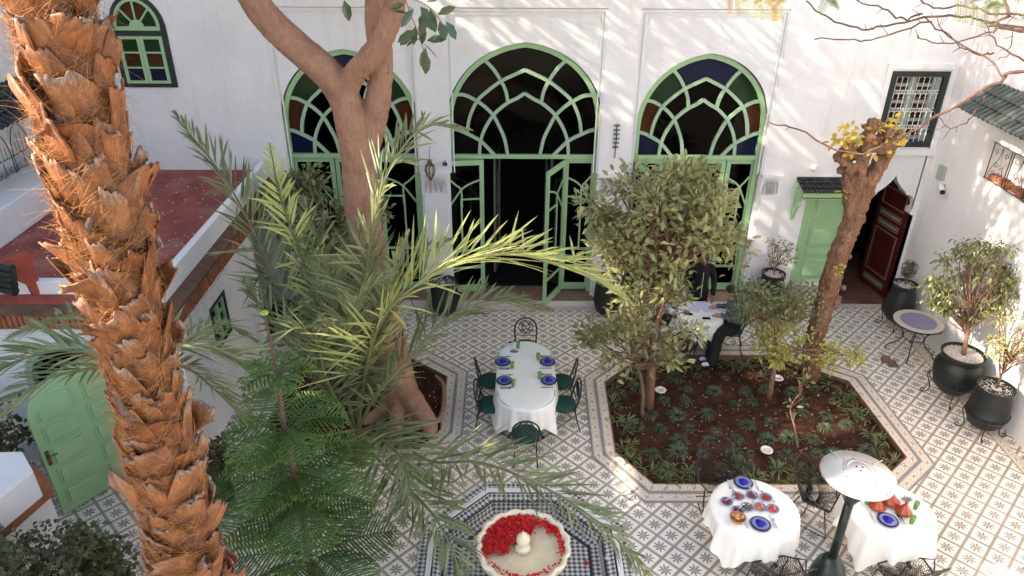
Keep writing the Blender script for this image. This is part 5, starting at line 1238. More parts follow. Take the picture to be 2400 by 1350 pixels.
MB().tube([(lp2.x, YW, lp2.z+.05), (lp2.x, YW-.05, lp2.z)], .01, 5).tube([(lp2.x-.04, YW-.06, lp2.z), (lp2.x+.04, YW-.07, lp2.z-.01)], .035, 8).build('lamp_head', 'black', sp3)

# ================================================================ PEOPLE
def body(nm, lab, J, Rad, chains, skin, loc, vox=.014):
    t = thing(nm, lab, 'person', loc); return t
def limb(m, pts, rad, n=10):
    P = [Vector(p) for p in pts]; Q = cat_rom(P, 5); k = len(Q); rs = []
    for i in range(k):
        t = i/(k-1)*(len(rad)-1); a = int(min(t, len(rad)-2)); rs.append(rad[a]+(rad[a+1]-rad[a])*(t-a))
    m.tube(Q, rs, n); m.ball(P[0], rad[0], 6); m.ball(P[-1], rad[-1], 6)
def head(m, c, fwd, up=(0, 0, 1), s=1.0):
    f = Vector(fwd).normalized(); u = Vector(up); u = (u-f*u.dot(f)).normalized(); r_ = f.cross(u); c = Vector(c); B = Matrix((r_, f, u)).transposed().to_4x4(); B.translation = c
    k = MB(); k.ball((0, 0, .02), .088*s, 12, 1.25); k.ball((0, .02, -.05), .062*s, 10, 1.1); k.tube([(0, .085, .03), (0, .108, -.018)], [.010, .016], 6); k.ball((0, .088, -.018), .014, 5)
    for sd in (-1, 1): k.ball((sd*.086, -.005, 0), .022, 6, 1.4); k.ball((sd*.034, .075, .038), .014, 5, .5)
    k.tube([(-.025, .083, -.055), (0, .089, -.056), (.025, .083, -.055)], .007, 5); k.move(B); m.add(k.v, k.f)
    return B
def face_bits(B, par):
    k = MB()
    for sd in (-1, 1): k.ball((sd*.033, .087, .022), .009, 6, .6)
    k.move(B).build('eyes', 'hair', par, True)
    k = MB(); k.tube([(-.022, .094, -.056), (0, .099, -.056), (.022, .094, -.056)], .0045, 5); k.move(B).build('lips', 'clay', par, True)
    k = MB()
    for sd in (-1, 1): k.tube([(sd*.018, .092, .044), (sd*.036, .090, .050), (sd*.052, .080, .044)], .004, 4)
    k.move(B).build('eyebrows', 'hair', par, True)
def hair(B, par, long=False):
    k = MB(); k.ball((0, -.018, .045), .097, 12, 1.12); 
    if long: k.tube([(0, -.05, .03), (0, -.09, -.08), (0, -.07, -.2)], [.085, .08, .05], 10)
    k.move(B); o = k.build('hair', 'hair', par, True); remesh(o, .008, 2, (.012, .02)); return o
def hand(m, w_, d, n_, s=1.0):
    """palm and five bent fingers; d forward, n_ palm normal (down)"""
    d = Vector(d).normalized(); n_ = Vector(n_); n_ = (n_-d*n_.dot(d)).normalized(); r_ = d.cross(n_); w_ = Vector(w_)
    for k in range(5): m.tube([w_+r_*(-.028+.014*k)*.8, w_+d*.08*s+r_*(-.030+.015*k)], [.016, .014], 6)
    for k, L in enumerate((.058, .072, .076, .068)):
        b = w_+d*.082*s+r_*(.028-.019*k); m.tube([b, b+d*L*.45+n_*.006, b+d*L*.8+n_*.022, b+d*L*.95+n_*.036], [.0088, .0084, .0078, .007], 6)
    b = w_+r_*.030+d*.02; m.tube([b, b+r_*.028+d*.03+n_*.01, b+r_*.030+d*.058+n_*.02], [.011, .010, .008], 6)
# standing man in black
mx, my = 3.80, 12.88
pm = thing('person', 'man in black tracksuit with pale zip standing behind the table looking down', 'person', (mx, my, 0))
sk_ = MB(); HB_ = head(sk_, (mx+.0, my-.10, 1.60), (0, -.72, -.66)); limb(sk_, [(mx, my, 1.42), (mx, my-.05, 1.52)], [.06, .055])
shR, shL = Vector((mx+.19, my, 1.38)), Vector((mx-.19, my, 1.38)); haR = Vector((mx+.25, my-.16, .83)); haL = Vector((mx-.22, my-.12, .82))
limb(sk_, [shR, (mx+.27, my+.0, 1.10), haR], [.05, .042, .026]); limb(sk_, [shL, (mx-.27, my, 1.10), haL], [.05, .042, .026])
limb(sk_, [(mx, my, .95), (mx, my, 1.35)], [.12, .13]); 
for s in (-1, 1): limb(sk_, [(mx+s*.09, my, .9), (mx+s*.10, my-.01, .5), (mx+s*.11, my+.02, .1)], [.08, .055, .04])
hand(sk_, haR, (.05, -.15, -1), (-1, 0, -.1)); hand(sk_, haL, (-.0, -.15, -1), (1, 0, -.1))
o = sk_.build('body', 'skin', pm, True); remesh(o, .0075, 1); face_bits(HB_, pm); hair(HB_, pm)
c = MB(); limb(c, [(mx, my+.01, .86), (mx, my+.01, 1.10), (mx, my, 1.36)], [.165, .155, .17]); limb(c, [shL, (mx, my, 1.42), shR], [.075, .085, .075]); limb(c, [shR, (mx+.27, my+.0, 1.10), haR.lerp(Vector((mx+.27, my, 1.1)), .12)], [.075, .062, .050]); limb(c, [shL, (mx-.27, my+.0, 1.10), haL.lerp(Vector((mx-.27, my, 1.1)), .12)], [.075, .062, .050])
o = c.build('jacket', 'black_cloth', pm, True); remesh(o, .015, 4, (.025, .09))
c = MB()
for s in (-1, 1): limb(c, [(mx+s*.08, my, .90), (mx+s*.10, my-.01, .5), (mx+s*.11, my+.02, .20)], [.115, .088, .07])
o = c.build('trousers', 'black_cloth', pm, True); remesh(o, .015, 4, (.02, .08))
MB().tube([(mx, my-.150, 1.38), (mx, my-.178, 1.25), (mx, my-.175, 1.0), (mx+.01, my-.178, .80)], .007, 5).build('zip', 'grillwhite', pm)
c = MB()
for s in (-1, 1): limb(c, [(mx+s*.11, my+.05, .05+.0), (mx+s*.12, my-.16, .045)], [.05, .045])
o = c.build('shoes', 'phone', pm, True)
# seated guest in denim, facing the table
sx_, sy_ = 4.30, 12.02
pg = thing('person', 'seated guest in denim jacket and long black trousers with a hand on the table', 'person', (sx_, sy_, 0))
sk_ = MB(); HB_ = head(sk_, (sx_-.10, sy_+.16, 1.22), (-.88, .1, -.35)); limb(sk_, [(sx_-.02, sy_+.12, 1.02), (sx_-.07, sy_+.15, 1.14)], [.055, .05])
hA = Vector((4.03, 12.06, .80)); sA = Vector((sx_-.0, sy_-.08, 1.0)); sB = Vector((sx_-.0, sy_+.30, 1.0)); hB = Vector((4.02, 12.38, .80))
limb(sk_, [sA, (sx_-.02, sy_-.16, .80), hA], [.045, .038, .025]); limb(sk_, [sB, (sx_-.02, sy_+.38, .80), hB], [.045, .038, .025]); limb(sk_, [(sx_+.02, sy_+.1, .56), (sx_, sy_+.12, .98)], [.11, .12])
for s in (-1, 1): limb(sk_, [(sx_, sy_+.08+s*.08, .54), (sx_-.36, sy_-.10+s*.10, .52), (sx_-.42, sy_-.25+s*.10, .10)], [.08, .055, .04])
hand(sk_, hA, (-.9, .1, -.15), (0, 0, -1)); hand(sk_, hB, (-.9, -.1, -.15), (0, 0, -1))
o = sk_.build('body', 'skin_light', pg, True); remesh(o, .0075, 1); face_bits(HB_, pg); hair(HB_, pg, True)
c = MB(); limb(c, [(sx_+.03, sy_+.08, .56), (sx_+.02, sy_+.1, .8), (sx_-.0, sy_+.12, .98)], [.17, .16, .15]); limb(c, [sA, (sx_, sy_+.12, 1.02), sB], [.075, .08, .075]); limb(c, [sA, (sx_-.02, sy_-.16, .80), hA.lerp(Vector((sx_, sy_-.16, .8)), .15)], [.072, .06, .045]); limb(c, [sB, (sx_-.02, sy_+.38, .80), hB.lerp(Vector((sx_, sy_+.38, .8)), .15)], [.072, .06, .045])
o = c.build('jacket', 'denim', pg, True); remesh(o, .014, 3, (.03, .07))
c = MB()
for s in (-1, 1): limb(c, [(sx_+.02, sy_+.06+s*.08, .54), (sx_-.30, sy_-.14+s*.10, .54), (sx_-.42, sy_-.36+s*.09, .24), (sx_-.46, sy_-.42+s*.09, .10)], [.13, .115, .10, .10])
o = c.build('trousers', 'black_cloth', pg, True); remesh(o, .015, 4, (.03, .09))
c = MB()
for s in (-1, 1): limb(c, [(sx_-.44, sy_-.40+s*.09, .05), (sx_-.62, sy_-.44+s*.09, .045)], [.045, .04])
c.build('shoes', 'shirt', pg, True)
# seated man in pale shirt, mostly behind the citrus leaves
tx, ty = 2.98, 12.48
pp = thing('person', 'seated man in a pale shirt with one forearm raised over the papers', 'person', (tx, ty, 0))
sk_ = MB(); HB_ = head(sk_, (tx+.12, ty-.02, 1.25), (.85, -.2, -.45)); limb(sk_, [(tx+.02, ty, 1.04), (tx+.08, ty-.01, 1.17)], [.055, .05])
sA = Vector((tx+.02, ty-.20, 1.02)); sB = Vector((tx+.02, ty+.20, 1.02)); hA = Vector((3.36, 12.20, .80)); hB = Vector((3.50, 12.62, .96))
limb(sk_, [sA, (tx+.12, ty-.30, .80), hA], [.045, .038, .025]); limb(sk_, [sB, (tx+.20, ty+.22, .82), hB], [.045, .038, .025]); limb(sk_, [(tx-.04, ty, .56), (tx, ty, 1.0)], [.11, .12])
for s in (-1, 1): limb(sk_, [(tx, ty+s*.09, .54), (tx+.38, ty-.05+s*.12, .52), (tx+.36, ty-.08+s*.12, .10)], [.08, .055, .04])
hand(sk_, hA, (.9, .0, -.15), (0, 0, -1)); hand(sk_, hB, (-.3, -.1, .9), (-1, 0, 0))
o = sk_.build('body', 'skin', pp, True); remesh(o, .0075, 1); face_bits(HB_, pp); hair(HB_, pp)
c = MB(); limb(c, [(tx-.03, ty, .56), (tx-.02, ty, .8), (tx, ty, 1.0)], [.16, .155, .16]); limb(c, [sA, (tx, ty, 1.04), sB], [.075, .08, .075]); limb(c, [sA, (tx+.12, ty-.30, .80), hA.lerp(Vector((tx+.12, ty-.3, .8)), .15)], [.07, .058, .045]); limb(c, [sB, (tx+.20, ty+.22, .82), hB.lerp(Vector((tx+.2, ty+.22, .82)), .15)], [.07, .058, .045])
o = c.build('shirt', 'shirt', pp, True); remesh(o, .014, 3, (.03, .07))
c = MB()
for s in (-1, 1): limb(c, [(tx-.02, ty+s*.09, .54), (tx+.36, ty-.05+s*.12, .53), (tx+.36, ty-.08+s*.12, .16)], [.12, .09, .075])
o = c.build('trousers', 'black_cloth', pp, True); remesh(o, .015, 4, (.02, .08))
c = MB()
for s in (-1, 1): limb(c, [(tx+.34, ty-.08+s*.12, .05), (tx+.52, ty-.1+s*.12, .045)], [.045, .04])
c.build('shoes', 'phone', pp, True)
# ================================================================ VEGETATION
A3 = lambda v: np.array(tuple(v), float)
def frond(par, pts, n=46, Lm=.5, W=.026, mat='palmleaf', base=.022, start=.12, vee=.5, droop=.22, ang0=68, ang1=34, up=None, jit=.12, name='frond'):
    P = cat_rom(pts, 10); k = len(P); seg = [0]
    for a, b in zip(P, P[1:]): seg.append(seg[-1]+(b-a).length)
    T = seg[-1]
    fr = MB().tube(P, [base*(1-.85*i/(k-1))+.003 for i in range(k)], 6).build(name, 'frondstem', par, True)
    pos, dr, ups, Ls, Ws, tn = [], [], [], [], [], []
    for i in range(n):
        t = start+(1-start)*(i+.5)/n; d = T*t; j = min(max(a for a in range(k) if seg[a] <= d), k-2)
        f = (d-seg[j])/(seg[j+1]-seg[j]); p = P[j].lerp(P[j+1], f); tg = (P[min(j+2, k-1)]-P[max(j-1, 0)]).normalized()
        U_ = Vector(up) if up else Vector((0, 0, 1)); U_ = U_-tg*U_.dot(tg)
        if U_.length < .2: U_ = Vector((0, -.5, .6)); U_ = U_-tg*U_.dot(tg)
        U_.normalize(); S_ = tg.cross(U_)
        ln = Lm*(math.sin(PI*min(1, .20+.80*t))**.55)*(1.0 if t < .8 else 1-.35*(t-.8)/.2)
        an = R(ang0+(ang1-ang0)*t)
        for s in (-1, 1):
            a_ = an+rng.gauss(0, jit)+(rng.gauss(0, .7) if rng.random() < .08 else 0); vv = vee+rng.gauss(0, .18)
            D_ = tg*math.cos(a_)+(S_*s*math.cos(vv)+U_*math.sin(vv))*math.sin(a_)
            D_ = D_.normalized(); pos.append(p+S_*s*.008); dr.append(D_); ups.append(U_+S_*s*-.5+Vector((rng.gauss(0, .25), rng.gauss(0, .25), 0)))
            Ls.append(ln*rng.uniform(.82, 1.12)); Ws.append(W*rng.uniform(.8, 1.2)); tn.append(min(1, max(0, rng.gauss(.45, .25))))
    leaves('leaflets', [A3(p) for p in pos], [A3(p) for p in dr], [A3(p) for p in ups], np.array(Ls), np.array(Ws), np.array(tn), mat, fr, .55, droop, .3, .72, .75)
    return fr
def PX(L, z=None):   # list of (px, py, Y)
    return [WY(*q) for q in L]

# ---------- date palm with arching fronds in the middle
dp = thing('date_palm', 'young date palm with long arching grey-green fronds beside the forked tree', 'palm', (-2.35, 9.0, 0))
cb = Vector((-2.35, 9.0, .15)); MB().lathe([(.16, -.1), (.20, .15), (.14, .45), (.05, .6)], (-2.35, 9.0, 0), 14).build('trunk', 'roughbark', dp, True)
C0 = Vector((-2.35, 9.0, .45))
FR = [
 ([C0, WY(735, 850, 9.2), WY(640, 640, 9.5), WY(540, 440, 9.7), WY(405, 262, 9.8)], 52, .78, 'palmleaf', .3),
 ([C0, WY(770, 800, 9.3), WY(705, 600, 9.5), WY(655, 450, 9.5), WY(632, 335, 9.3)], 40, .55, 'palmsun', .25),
 ([C0, WY(860, 640, 8.6), WY(893, 450, 8.6), WY(935, 360, 8.8), WY(1000, 295, 9.1), WY(1105, 305, 9.5)], 52, .70, 'palmleaf', .25),
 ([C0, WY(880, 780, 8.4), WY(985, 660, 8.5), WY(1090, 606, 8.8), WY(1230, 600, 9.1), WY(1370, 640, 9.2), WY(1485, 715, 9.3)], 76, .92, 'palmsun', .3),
 ([C0, WY(880, 930, 8.4), WY(960, 840, 8.6), WY(1050, 745, 8.9), WY(1160, 705, 9.3), WY(1300, 730, 9.6)], 40, .6, 'palmleaf', .3),
 ([C0, WY(790, 800, 9.3), WY(760, 650, 9.6), WY(740, 540, 9.7), WY(700, 460, 9.9)], 40, .65, 'palmleaf', .5),
 ([C0, WY(850, 800, 9.0), WY(850, 680, 9.2), WY(840, 590, 9.3), WY(850, 500, 9.4)], 40, .65, 'palmleaf', .6),
 ([C0, WY(800, 850, 8.6), WY(815, 760, 8.2), WY(850, 690, 8.0), WY(930, 640, 7.9)], 36, .6, 'palmleaf', .5),
 ([C0, WY(870, 820, 9.2), WY(920, 690, 9.6), WY(990, 600, 9.9), WY(1060, 560, 10.1)], 36, .6, 'palmleaf', .4),
 ([C0, WY(740, 880, 8.8), WY(660, 780, 8.8), WY(600, 700, 8.9), WY(570, 650, 9.0)], 34, .6, 'palmleaf', .4),
 ([C0, WY(770, 900, 8.5), WY(740, 800, 8.1), WY(690, 770, 7.8), WY(610, 830, 7.7)], 34, .6, 'palmleaf', .4),
 ([C0, WY(800, 860, 9.3), WY(760, 740, 9.9), WY(770, 650, 10.4), WY(800, 600, 10.8)], 34, .6, 'palmleaf', .6),
 ([C0, WY(820, 870, 9.0), WY(800, 740, 8.9), WY(780, 650, 8.6), WY(760, 600, 8.2)], 38, .65, 'palmleaf', .6),
 ([C0, WY(840, 860, 8.9), WY(880, 750, 8.8), WY(930, 640, 8.6), WY(960, 540, 8.5)], 38, .6, 'palmleaf', .6),
 ([C0, WY(900, 1000, 8.2), WY(1000, 1078, 7.7), WY(1130, 1085, 7.2), WY(1290, 1150, 6.6), WY(1420, 1240, 6.2), WY(1530, 1360, 5.9)], 60, .62, 'palmleaf', .15),
 ([C0, WY(850, 1040, 8.3), WY(920, 1110, 7.7), WY(1010, 1200, 7.0), WY(1060, 1290, 6.6), WY(1090, 1380, 6.3)], 44, .60, 'palmleaf', .15),
 ([C0, WY(860, 1010, 8.3), WY(930, 1060, 7.5), WY(960, 1130, 7.0), WY(940, 1230, 6.5)], 34, .5, 'palmleaf', .15),
]
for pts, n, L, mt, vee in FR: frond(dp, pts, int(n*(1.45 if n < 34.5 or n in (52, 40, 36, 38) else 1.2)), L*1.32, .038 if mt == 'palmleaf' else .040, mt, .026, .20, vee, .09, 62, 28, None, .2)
# ---------- low palm behind the big trunk
dp2 = thing('low_palm', 'low palm whose fronds spread on both sides behind the rough palm trunk', 'palm', (-3.55, 6.6, 0))
C1 = WY(330, 850, 6.6); MB().tube([(C1.x, C1.y, 0), (C1.x, C1.y, C1.z-.15)], [.16, .13], 12).build('trunk', 'roughbark', dp2)
for pts, n, L in (([C1, WY(210, 826, 6.3), WY(100, 826, 6.2), WY(-30, 880, 6.0)], 34, .75), ([C1, WY(180, 870, 6.0), WY(90, 900, 5.8), WY(-20, 990, 5.6)], 28, .6), ([C1, WY(410, 806, 6.8), WY(498, 818, 7.0), WY(640, 880, 7.1)], 38, .62), ([C1, WY(430, 860, 6.9), WY(500, 910, 7.2), WY(600, 1010, 7.4)], 34, .55), ([C1, WY(450, 790, 7.3), WY(520, 760, 7.8), WY(600, 800, 8.2)], 30, .5), ([C1, WY(250, 760, 6.9), WY(160, 740, 7.1), WY(20, 790, 7.2)], 28, .55)):
    frond(dp2, pts, n, L, .034, 'palmleaf', .02, .1, .25, .15, 55, 20)

# ---------- foreground palm trunk with leaf bases and fibre
TX = lambda z: -2.095+(z-3.92)*.034
TY = lambda z: 3.40
def trad(z): return .150+.010*math.sin(z*3.1)+max(0, (5.6-z))*.010
pt_ = thing('palm_trunk', 'tall rough palm trunk wrapped in orange-brown cut leaf bases and fibre', 'palm', (-2.2, 3.4, 0))
m = MB(); zs = np.linspace(0, 10.5, 50); m.tube([(TX(z), TY(z), z) for z in zs], [trad(z)*.98 for z in zs], 26)
def fibre_mat():
    b = NB('palm_fibre_mat'); p = b.pos(); n = b.noise(b.scale(p, (60, 60, 14)), 1, 5, .7, 1.5); c = b.mix(b.ramp(n, .35, .68), (.045, .014, .006), (.27, .10, .032))
    b.col(c).set(Roughness=.9); b.bump(n, 1.0, .03); b.b.inputs['Specular IOR Level'].default_value = .15; return b.m
MT['fibre'] = fibre_mat()
m.build('trunk', 'fibre', pt_, True)
def boot_mat():
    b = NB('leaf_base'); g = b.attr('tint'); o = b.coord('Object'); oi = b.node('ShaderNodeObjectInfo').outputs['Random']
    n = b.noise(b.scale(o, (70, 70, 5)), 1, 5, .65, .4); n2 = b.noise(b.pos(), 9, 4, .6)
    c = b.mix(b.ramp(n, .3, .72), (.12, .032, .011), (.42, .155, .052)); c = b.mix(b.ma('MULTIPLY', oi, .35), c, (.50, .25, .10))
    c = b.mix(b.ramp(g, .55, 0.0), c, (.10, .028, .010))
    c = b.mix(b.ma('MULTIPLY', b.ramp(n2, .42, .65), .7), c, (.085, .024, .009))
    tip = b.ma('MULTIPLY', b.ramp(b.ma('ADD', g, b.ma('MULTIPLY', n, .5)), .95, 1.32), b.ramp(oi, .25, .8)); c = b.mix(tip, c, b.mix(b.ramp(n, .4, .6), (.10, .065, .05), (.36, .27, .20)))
    b.col(c).set(Roughness=.5); b.bump(n, .35, .008); b.b.inputs['Specular IOR Level'].default_value = .4; return b.m
MT['boot'] = boot_mat()
def boot_mesh(seed):
    q = random.Random(seed); v = []; tn = []; nu, nv = 10, 9; Wd = q.uniform(.12, .17); Hh = q.uniform(.20, .30); fl = q.choice([.03, .04, .05, .07, .09]); tw = q.uniform(-.3, .3); R0 = .20; c0, c1, c2_ = q.uniform(-.02, .02), q.uniform(-.05, .05), q.uniform(-.04, .01); cut = [c0+c1*(i/nu-.5)*2+c2_*abs(i/nu-.5)*2+q.uniform(-.018, .014) for i in range(nu+1)]
    curl = q.uniform(-.5, .9)
    for th in (0, 1):
        for j in range(nv+1):
            t = j/nv; wv = Wd*(1-.62*t**.85)*(1 if j else 1.05)
            for i in range(nu+1):
                s = -1+2*i/nu; x = wv*s+tw*.22*t*t; z = Hh*t+cut[i]*(t**4)*1.4-.03*abs(s)**2*(1-t)
                r_ = R0+.004+fl*t**1.7+.040*(1-s*s)*(1-.3*t)+curl*.035*abs(s)**3*t
                r_ -= th*(.012+.012*t*(1-abs(s)))
                a = x/R0; v.append((math.sin(a)*r_, -math.cos(a)*r_+R0, z)); tn.append(t)
    o = (nu+1)*(nv+1); f = []
    for j in range(nv):
        for i in range(nu):
            a, b, c, d = j*(nu+1)+i, j*(nu+1)+i+1, (j+1)*(nu+1)+i+1, (j+1)*(nu+1)+i; f += [(a, b, c, d), (o+a, o+d, o+c, o+b)]
    for i in range(nu): a = nv*(nu+1)+i; f.append((a, a+1, o+a+1, o+a))
    for j in range(nv):
        a = j*(nu+1); f.append((a, a+nu+1, o+a+nu+1, o+a)); a = j*(nu+1)+nu; f.append((a+nu+1, a, o+a, o+a+nu+1))
    me = bpy.data.meshes.new('leaf_base'); me.from_pydata(v, [], f); me.materials.append(MT['boot']); me.attributes.new('tint', 'FLOAT', 'POINT').data.foreach_set('value', np.array(tn, np.float32))
    me.polygons.foreach_set('use_smooth', [True]*len(f)); me.update(); return me
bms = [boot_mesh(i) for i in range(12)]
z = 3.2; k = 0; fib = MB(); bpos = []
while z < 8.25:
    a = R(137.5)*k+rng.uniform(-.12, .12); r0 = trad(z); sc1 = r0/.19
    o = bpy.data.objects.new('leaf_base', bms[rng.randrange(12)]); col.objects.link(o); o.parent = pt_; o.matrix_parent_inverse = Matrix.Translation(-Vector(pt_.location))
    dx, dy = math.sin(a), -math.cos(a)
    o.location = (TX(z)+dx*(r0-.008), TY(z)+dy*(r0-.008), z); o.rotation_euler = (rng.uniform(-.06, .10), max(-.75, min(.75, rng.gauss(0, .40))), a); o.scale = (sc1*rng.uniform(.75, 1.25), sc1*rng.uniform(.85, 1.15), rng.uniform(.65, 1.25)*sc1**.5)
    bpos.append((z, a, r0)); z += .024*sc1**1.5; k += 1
# broken grey stubs sticking out
def stub(px, py, dx, dz, L, w_):
    p = WY(px-(26 if dx > .5 else -26 if dx < -.5 else 0), py, 3.36 if abs(dx) > .5 else 3.03); m = MB(); w_ *= .8; d = Vector((dx, -.25, dz)).normalized(); s_ = d.cross(Vector((0, 1, 0))).normalized(); n_ = d.cross(s_)
    n = 5; vs_ = []; 
    for i in range(n+1):
        t = i/n; c_ = p+d*L*t+n_*(.02*math.sin(t*3))
        for a, b in ((-1, -.3), (-.2, .35), (1, -.1), (.1, -.55)): vs_.append(c_+s_*a*w_*(1-.35*t)*(1+.15*rng.uniform(-1, 1))+n_*b*w_*.4)
    fs_ = [(i*4+k_, i*4+(k_+1) % 4, (i+1)*4+(k_+1) % 4, (i+1)*4+k_) for i in range(n) for k_ in range(4)]+[(n*4, n*4+1, n*4+2, n*4+3)]
    m.add(vs_, fs_); return m
MT['stubgrey'] = bark('dry_stub', (.07, .042, .030), (.27, .20, .16), (60, 60, 9), .9, .01, .35, .75, (.05, .025, .015))
for px, py, dx, dz, L, w_ in ((318, 985, -.15, .9, .20, .034), (205, 545, .5, .8, .10, .022), (390, 1150, .6, .6, .12, .030)):
    stub(px, py, dx, dz, L, w_).build('broken_stub', 'stubgrey', pt_)
# loose fibres
def fibres(n, mat, name, rmul=1.0):
    V = []; F = []
    for i in range(n):
        z, a, r0 = bpos[rng.randrange(len(bpos))]; a += rng.gauss(0, .22); z += rng.uniform(.12, .26); rr = trad(z)+rng.uniform(.01, .055)
        if math.cos(a) < -.35: continue
        p = Vector((TX(z)+math.sin(a)*rr, TY(z)-math.cos(a)*rr, z)); tg = Vector((math.cos(a), math.sin(a), 0)); out = Vector((math.sin(a), -math.cos(a), 0))
        th = rng.choice([1, -1])*rng.uniform(.1, 1.1); d = tg*math.cos(th)*rng.choice([-1, 1])+Vector((0, 0, 1))*math.sin(th)+out*rng.uniform(-.15, .14); L = rng.uniform(.05, .17); w_ = rng.uniform(.0006, .0016); cv = Vector((rng.gauss(0, .5), rng.gauss(0, .3), rng.gauss(0, .5)))
        o_ = len(V); s_ = Vector((0, 0, 1)).cross(d).normalized()*w_; s2 = d.cross(s_).normalized()*w_
        for k_ in range(5):
            t = k_/4; c_ = p+d*L*t+cv*L*.6*t*t; ww = (1-.7*t); V += [c_+s_*ww, c_-s_*ww*.5+s2*ww]
            if k_: F.append((o_+k_*2-2, o_+k_*2-1, o_+k_*2+1, o_+k_*2))
    m = MB(); m.add(V, F); o = m.build(name, mat, pt_); o['kind'] = 'stuff'; return o
fibres(20000, plain('tan_fibre', (.50, .22, .06), .8, .4, 20, 0), 'tan_fibres'); fibres(7000, plain('dark_fibre', (.16, .06, .022), .85, .3, 20, 0), 'dark_fibres')

# ---------- forked tree
ft = thing('forked_tree', 'big smooth-barked tree forking into three heavy limbs in front of the house', 'tree', (-1.69, 10.0, 0))
Yt = 10.2; m = MB()
def tb(L, rad): 
    P = cat_rom([WY(x, y, Y) for x, y, Y in L], 6); k = len(P); m.tube(P, [rad[0]+(rad[1]-rad[0])*i/(k-1) for i in range(k)], 16)
tb([(965, 1010, 9.9), (930, 880, 10.0), (888, 700, 10.1), (850, 500, 10.2), (838, 330, 10.2)], (.30, .245))
tb([(838, 380, 10.2), (815, 250, 10.2), (770, 175, 10.15), (690, 105, 10.1), (620, 35, 10.0), (560, -60, 9.9), (480, -200, 9.8)], (.235, .17))
tb([(850, 380, 10.2), (880, 270, 10.25), (893, 150, 10.3), (883, 60, 10.35), (880, -60, 10.4), (860, -250, 10.5)], (.19, .14))
tb([(800, 250, 10.2), (830, 175, 10.1), (885, 110, 10.0), (920, 30, 9.9), (940, -80, 9.8), (1010, -260, 9.8)], (.165, .13))
for L, r in ((((940, 900, 9.9), (985, 960, 9.6), (1010, 1000, 9.45), (1000, 1020, 9.3)), (.20, .08)), (((930, 900, 10.0), (900, 960, 9.9), (850, 990, 9.7)), (.18, .08)), (((950, 900, 10.0), (930, 985, 9.6), (935, 1010, 9.45)), (.18, .09)), (((1000, 990, 9.5), (1035, 975, 9.7), (1040, 905, 10.4), (1020, 880, 10.7)), (.06, .03)), (((990, 1010, 9.4), (1025, 1030, 9.4), (1015, 1060, 9.2)), (.05, .02))): tb(L, r)
for q in range(26):
    L_ = rng.choice(((850, 480), (835, 380), (760, 170), (700, 110), (890, 180), (860, 150), (900, 90), (880, 600))); p = WY(L_[0]+rng.uniform(-30, 30), L_[1]+rng.uniform(-25, 25), 9.97); m.ball(tuple(p), rng.uniform(.015, .035), 5)
o = m.build('trunk', 'ficusbark', ft, True); remesh(o, .022, 5, (.03, .16))
# crown above the frame (its shade dapples the walls)
def clumps(cs, n, Rr, L, W, mat, name, par, zb=.2, fold=.25, droop=.15, flat=.7, w2=.7, tmean=.45):
    P = []; D = []; 
    T_ = []
    for c in cs:
        k = max(3, int(n*rng.choice([.35, .6, .8, 1, 1.2, 1.7]))); T_ += [rng.gauss(0, .2)]*k; q = rdir(k)*(nr.rand(k, 1)**.45)*Rr*np.array([1, 1, flat]); P.append(q+A3(c)); D.append(nrm(q*.9/Rr+rdir(k)*.6+np.array([0, 0, zb])))
    P = np.concatenate(P); D = np.concatenate(D); n_ = len(P); U_ = nrm(nr.normal(size=(n_, 3))*.5+np.array([0, 0, 1.]))
    tn = np.clip(nr.normal(tmean, .22, n_)+np.array(T_), 0, 1)
    return leaves(name, P, D, U_, nr.uniform(.7, 1.25, n_)*L, nr.uniform(.8, 1.2, n_)*W, tn, mat, par, fold, droop, w2=w2)
def ell(c, r, n, shell=.5):
    q = rdir(n)*(nr.rand(n, 1)**(1/3)*(1-shell)+shell); return [tuple(A3(c)+x*np.array(r)) for x in q]
cs = ell((-1.2, 9.2, 9.9), (3.6, 2.8, 1.5), 120, .3)+ell((0.2, 11.9, 10.0), (3.0, 1.9, 1.5), 150, .2)+ell((-4.3, 11.3, 9.5), (2.3, 2.0, 1.2), 90, .2)
cs = [c for c in cs if c[2] > 8.3 and not (-3.2 < c[0] < 1.5 and 6.5 < c[1] < 8.6 and rng.random() < .35)]
m = MB()
for c in cs[::2]: 
    b = WY(*rng.choice(((480, -200, 9.8), (860, -250, 10.5), (1010, -260, 9.8)))); mid = b.lerp(Vector(c), .5)+Vector((0, 0, .3)); m.tube(cat_rom([b, mid, c], 3), [.07, .06, .05, .04, .03, .02, .015], 5)
m.build('branches', 'ficusbark', ft)
clumps(cs, 46, .42, .17, .08, 'ficusleaf', 'crown', ft)
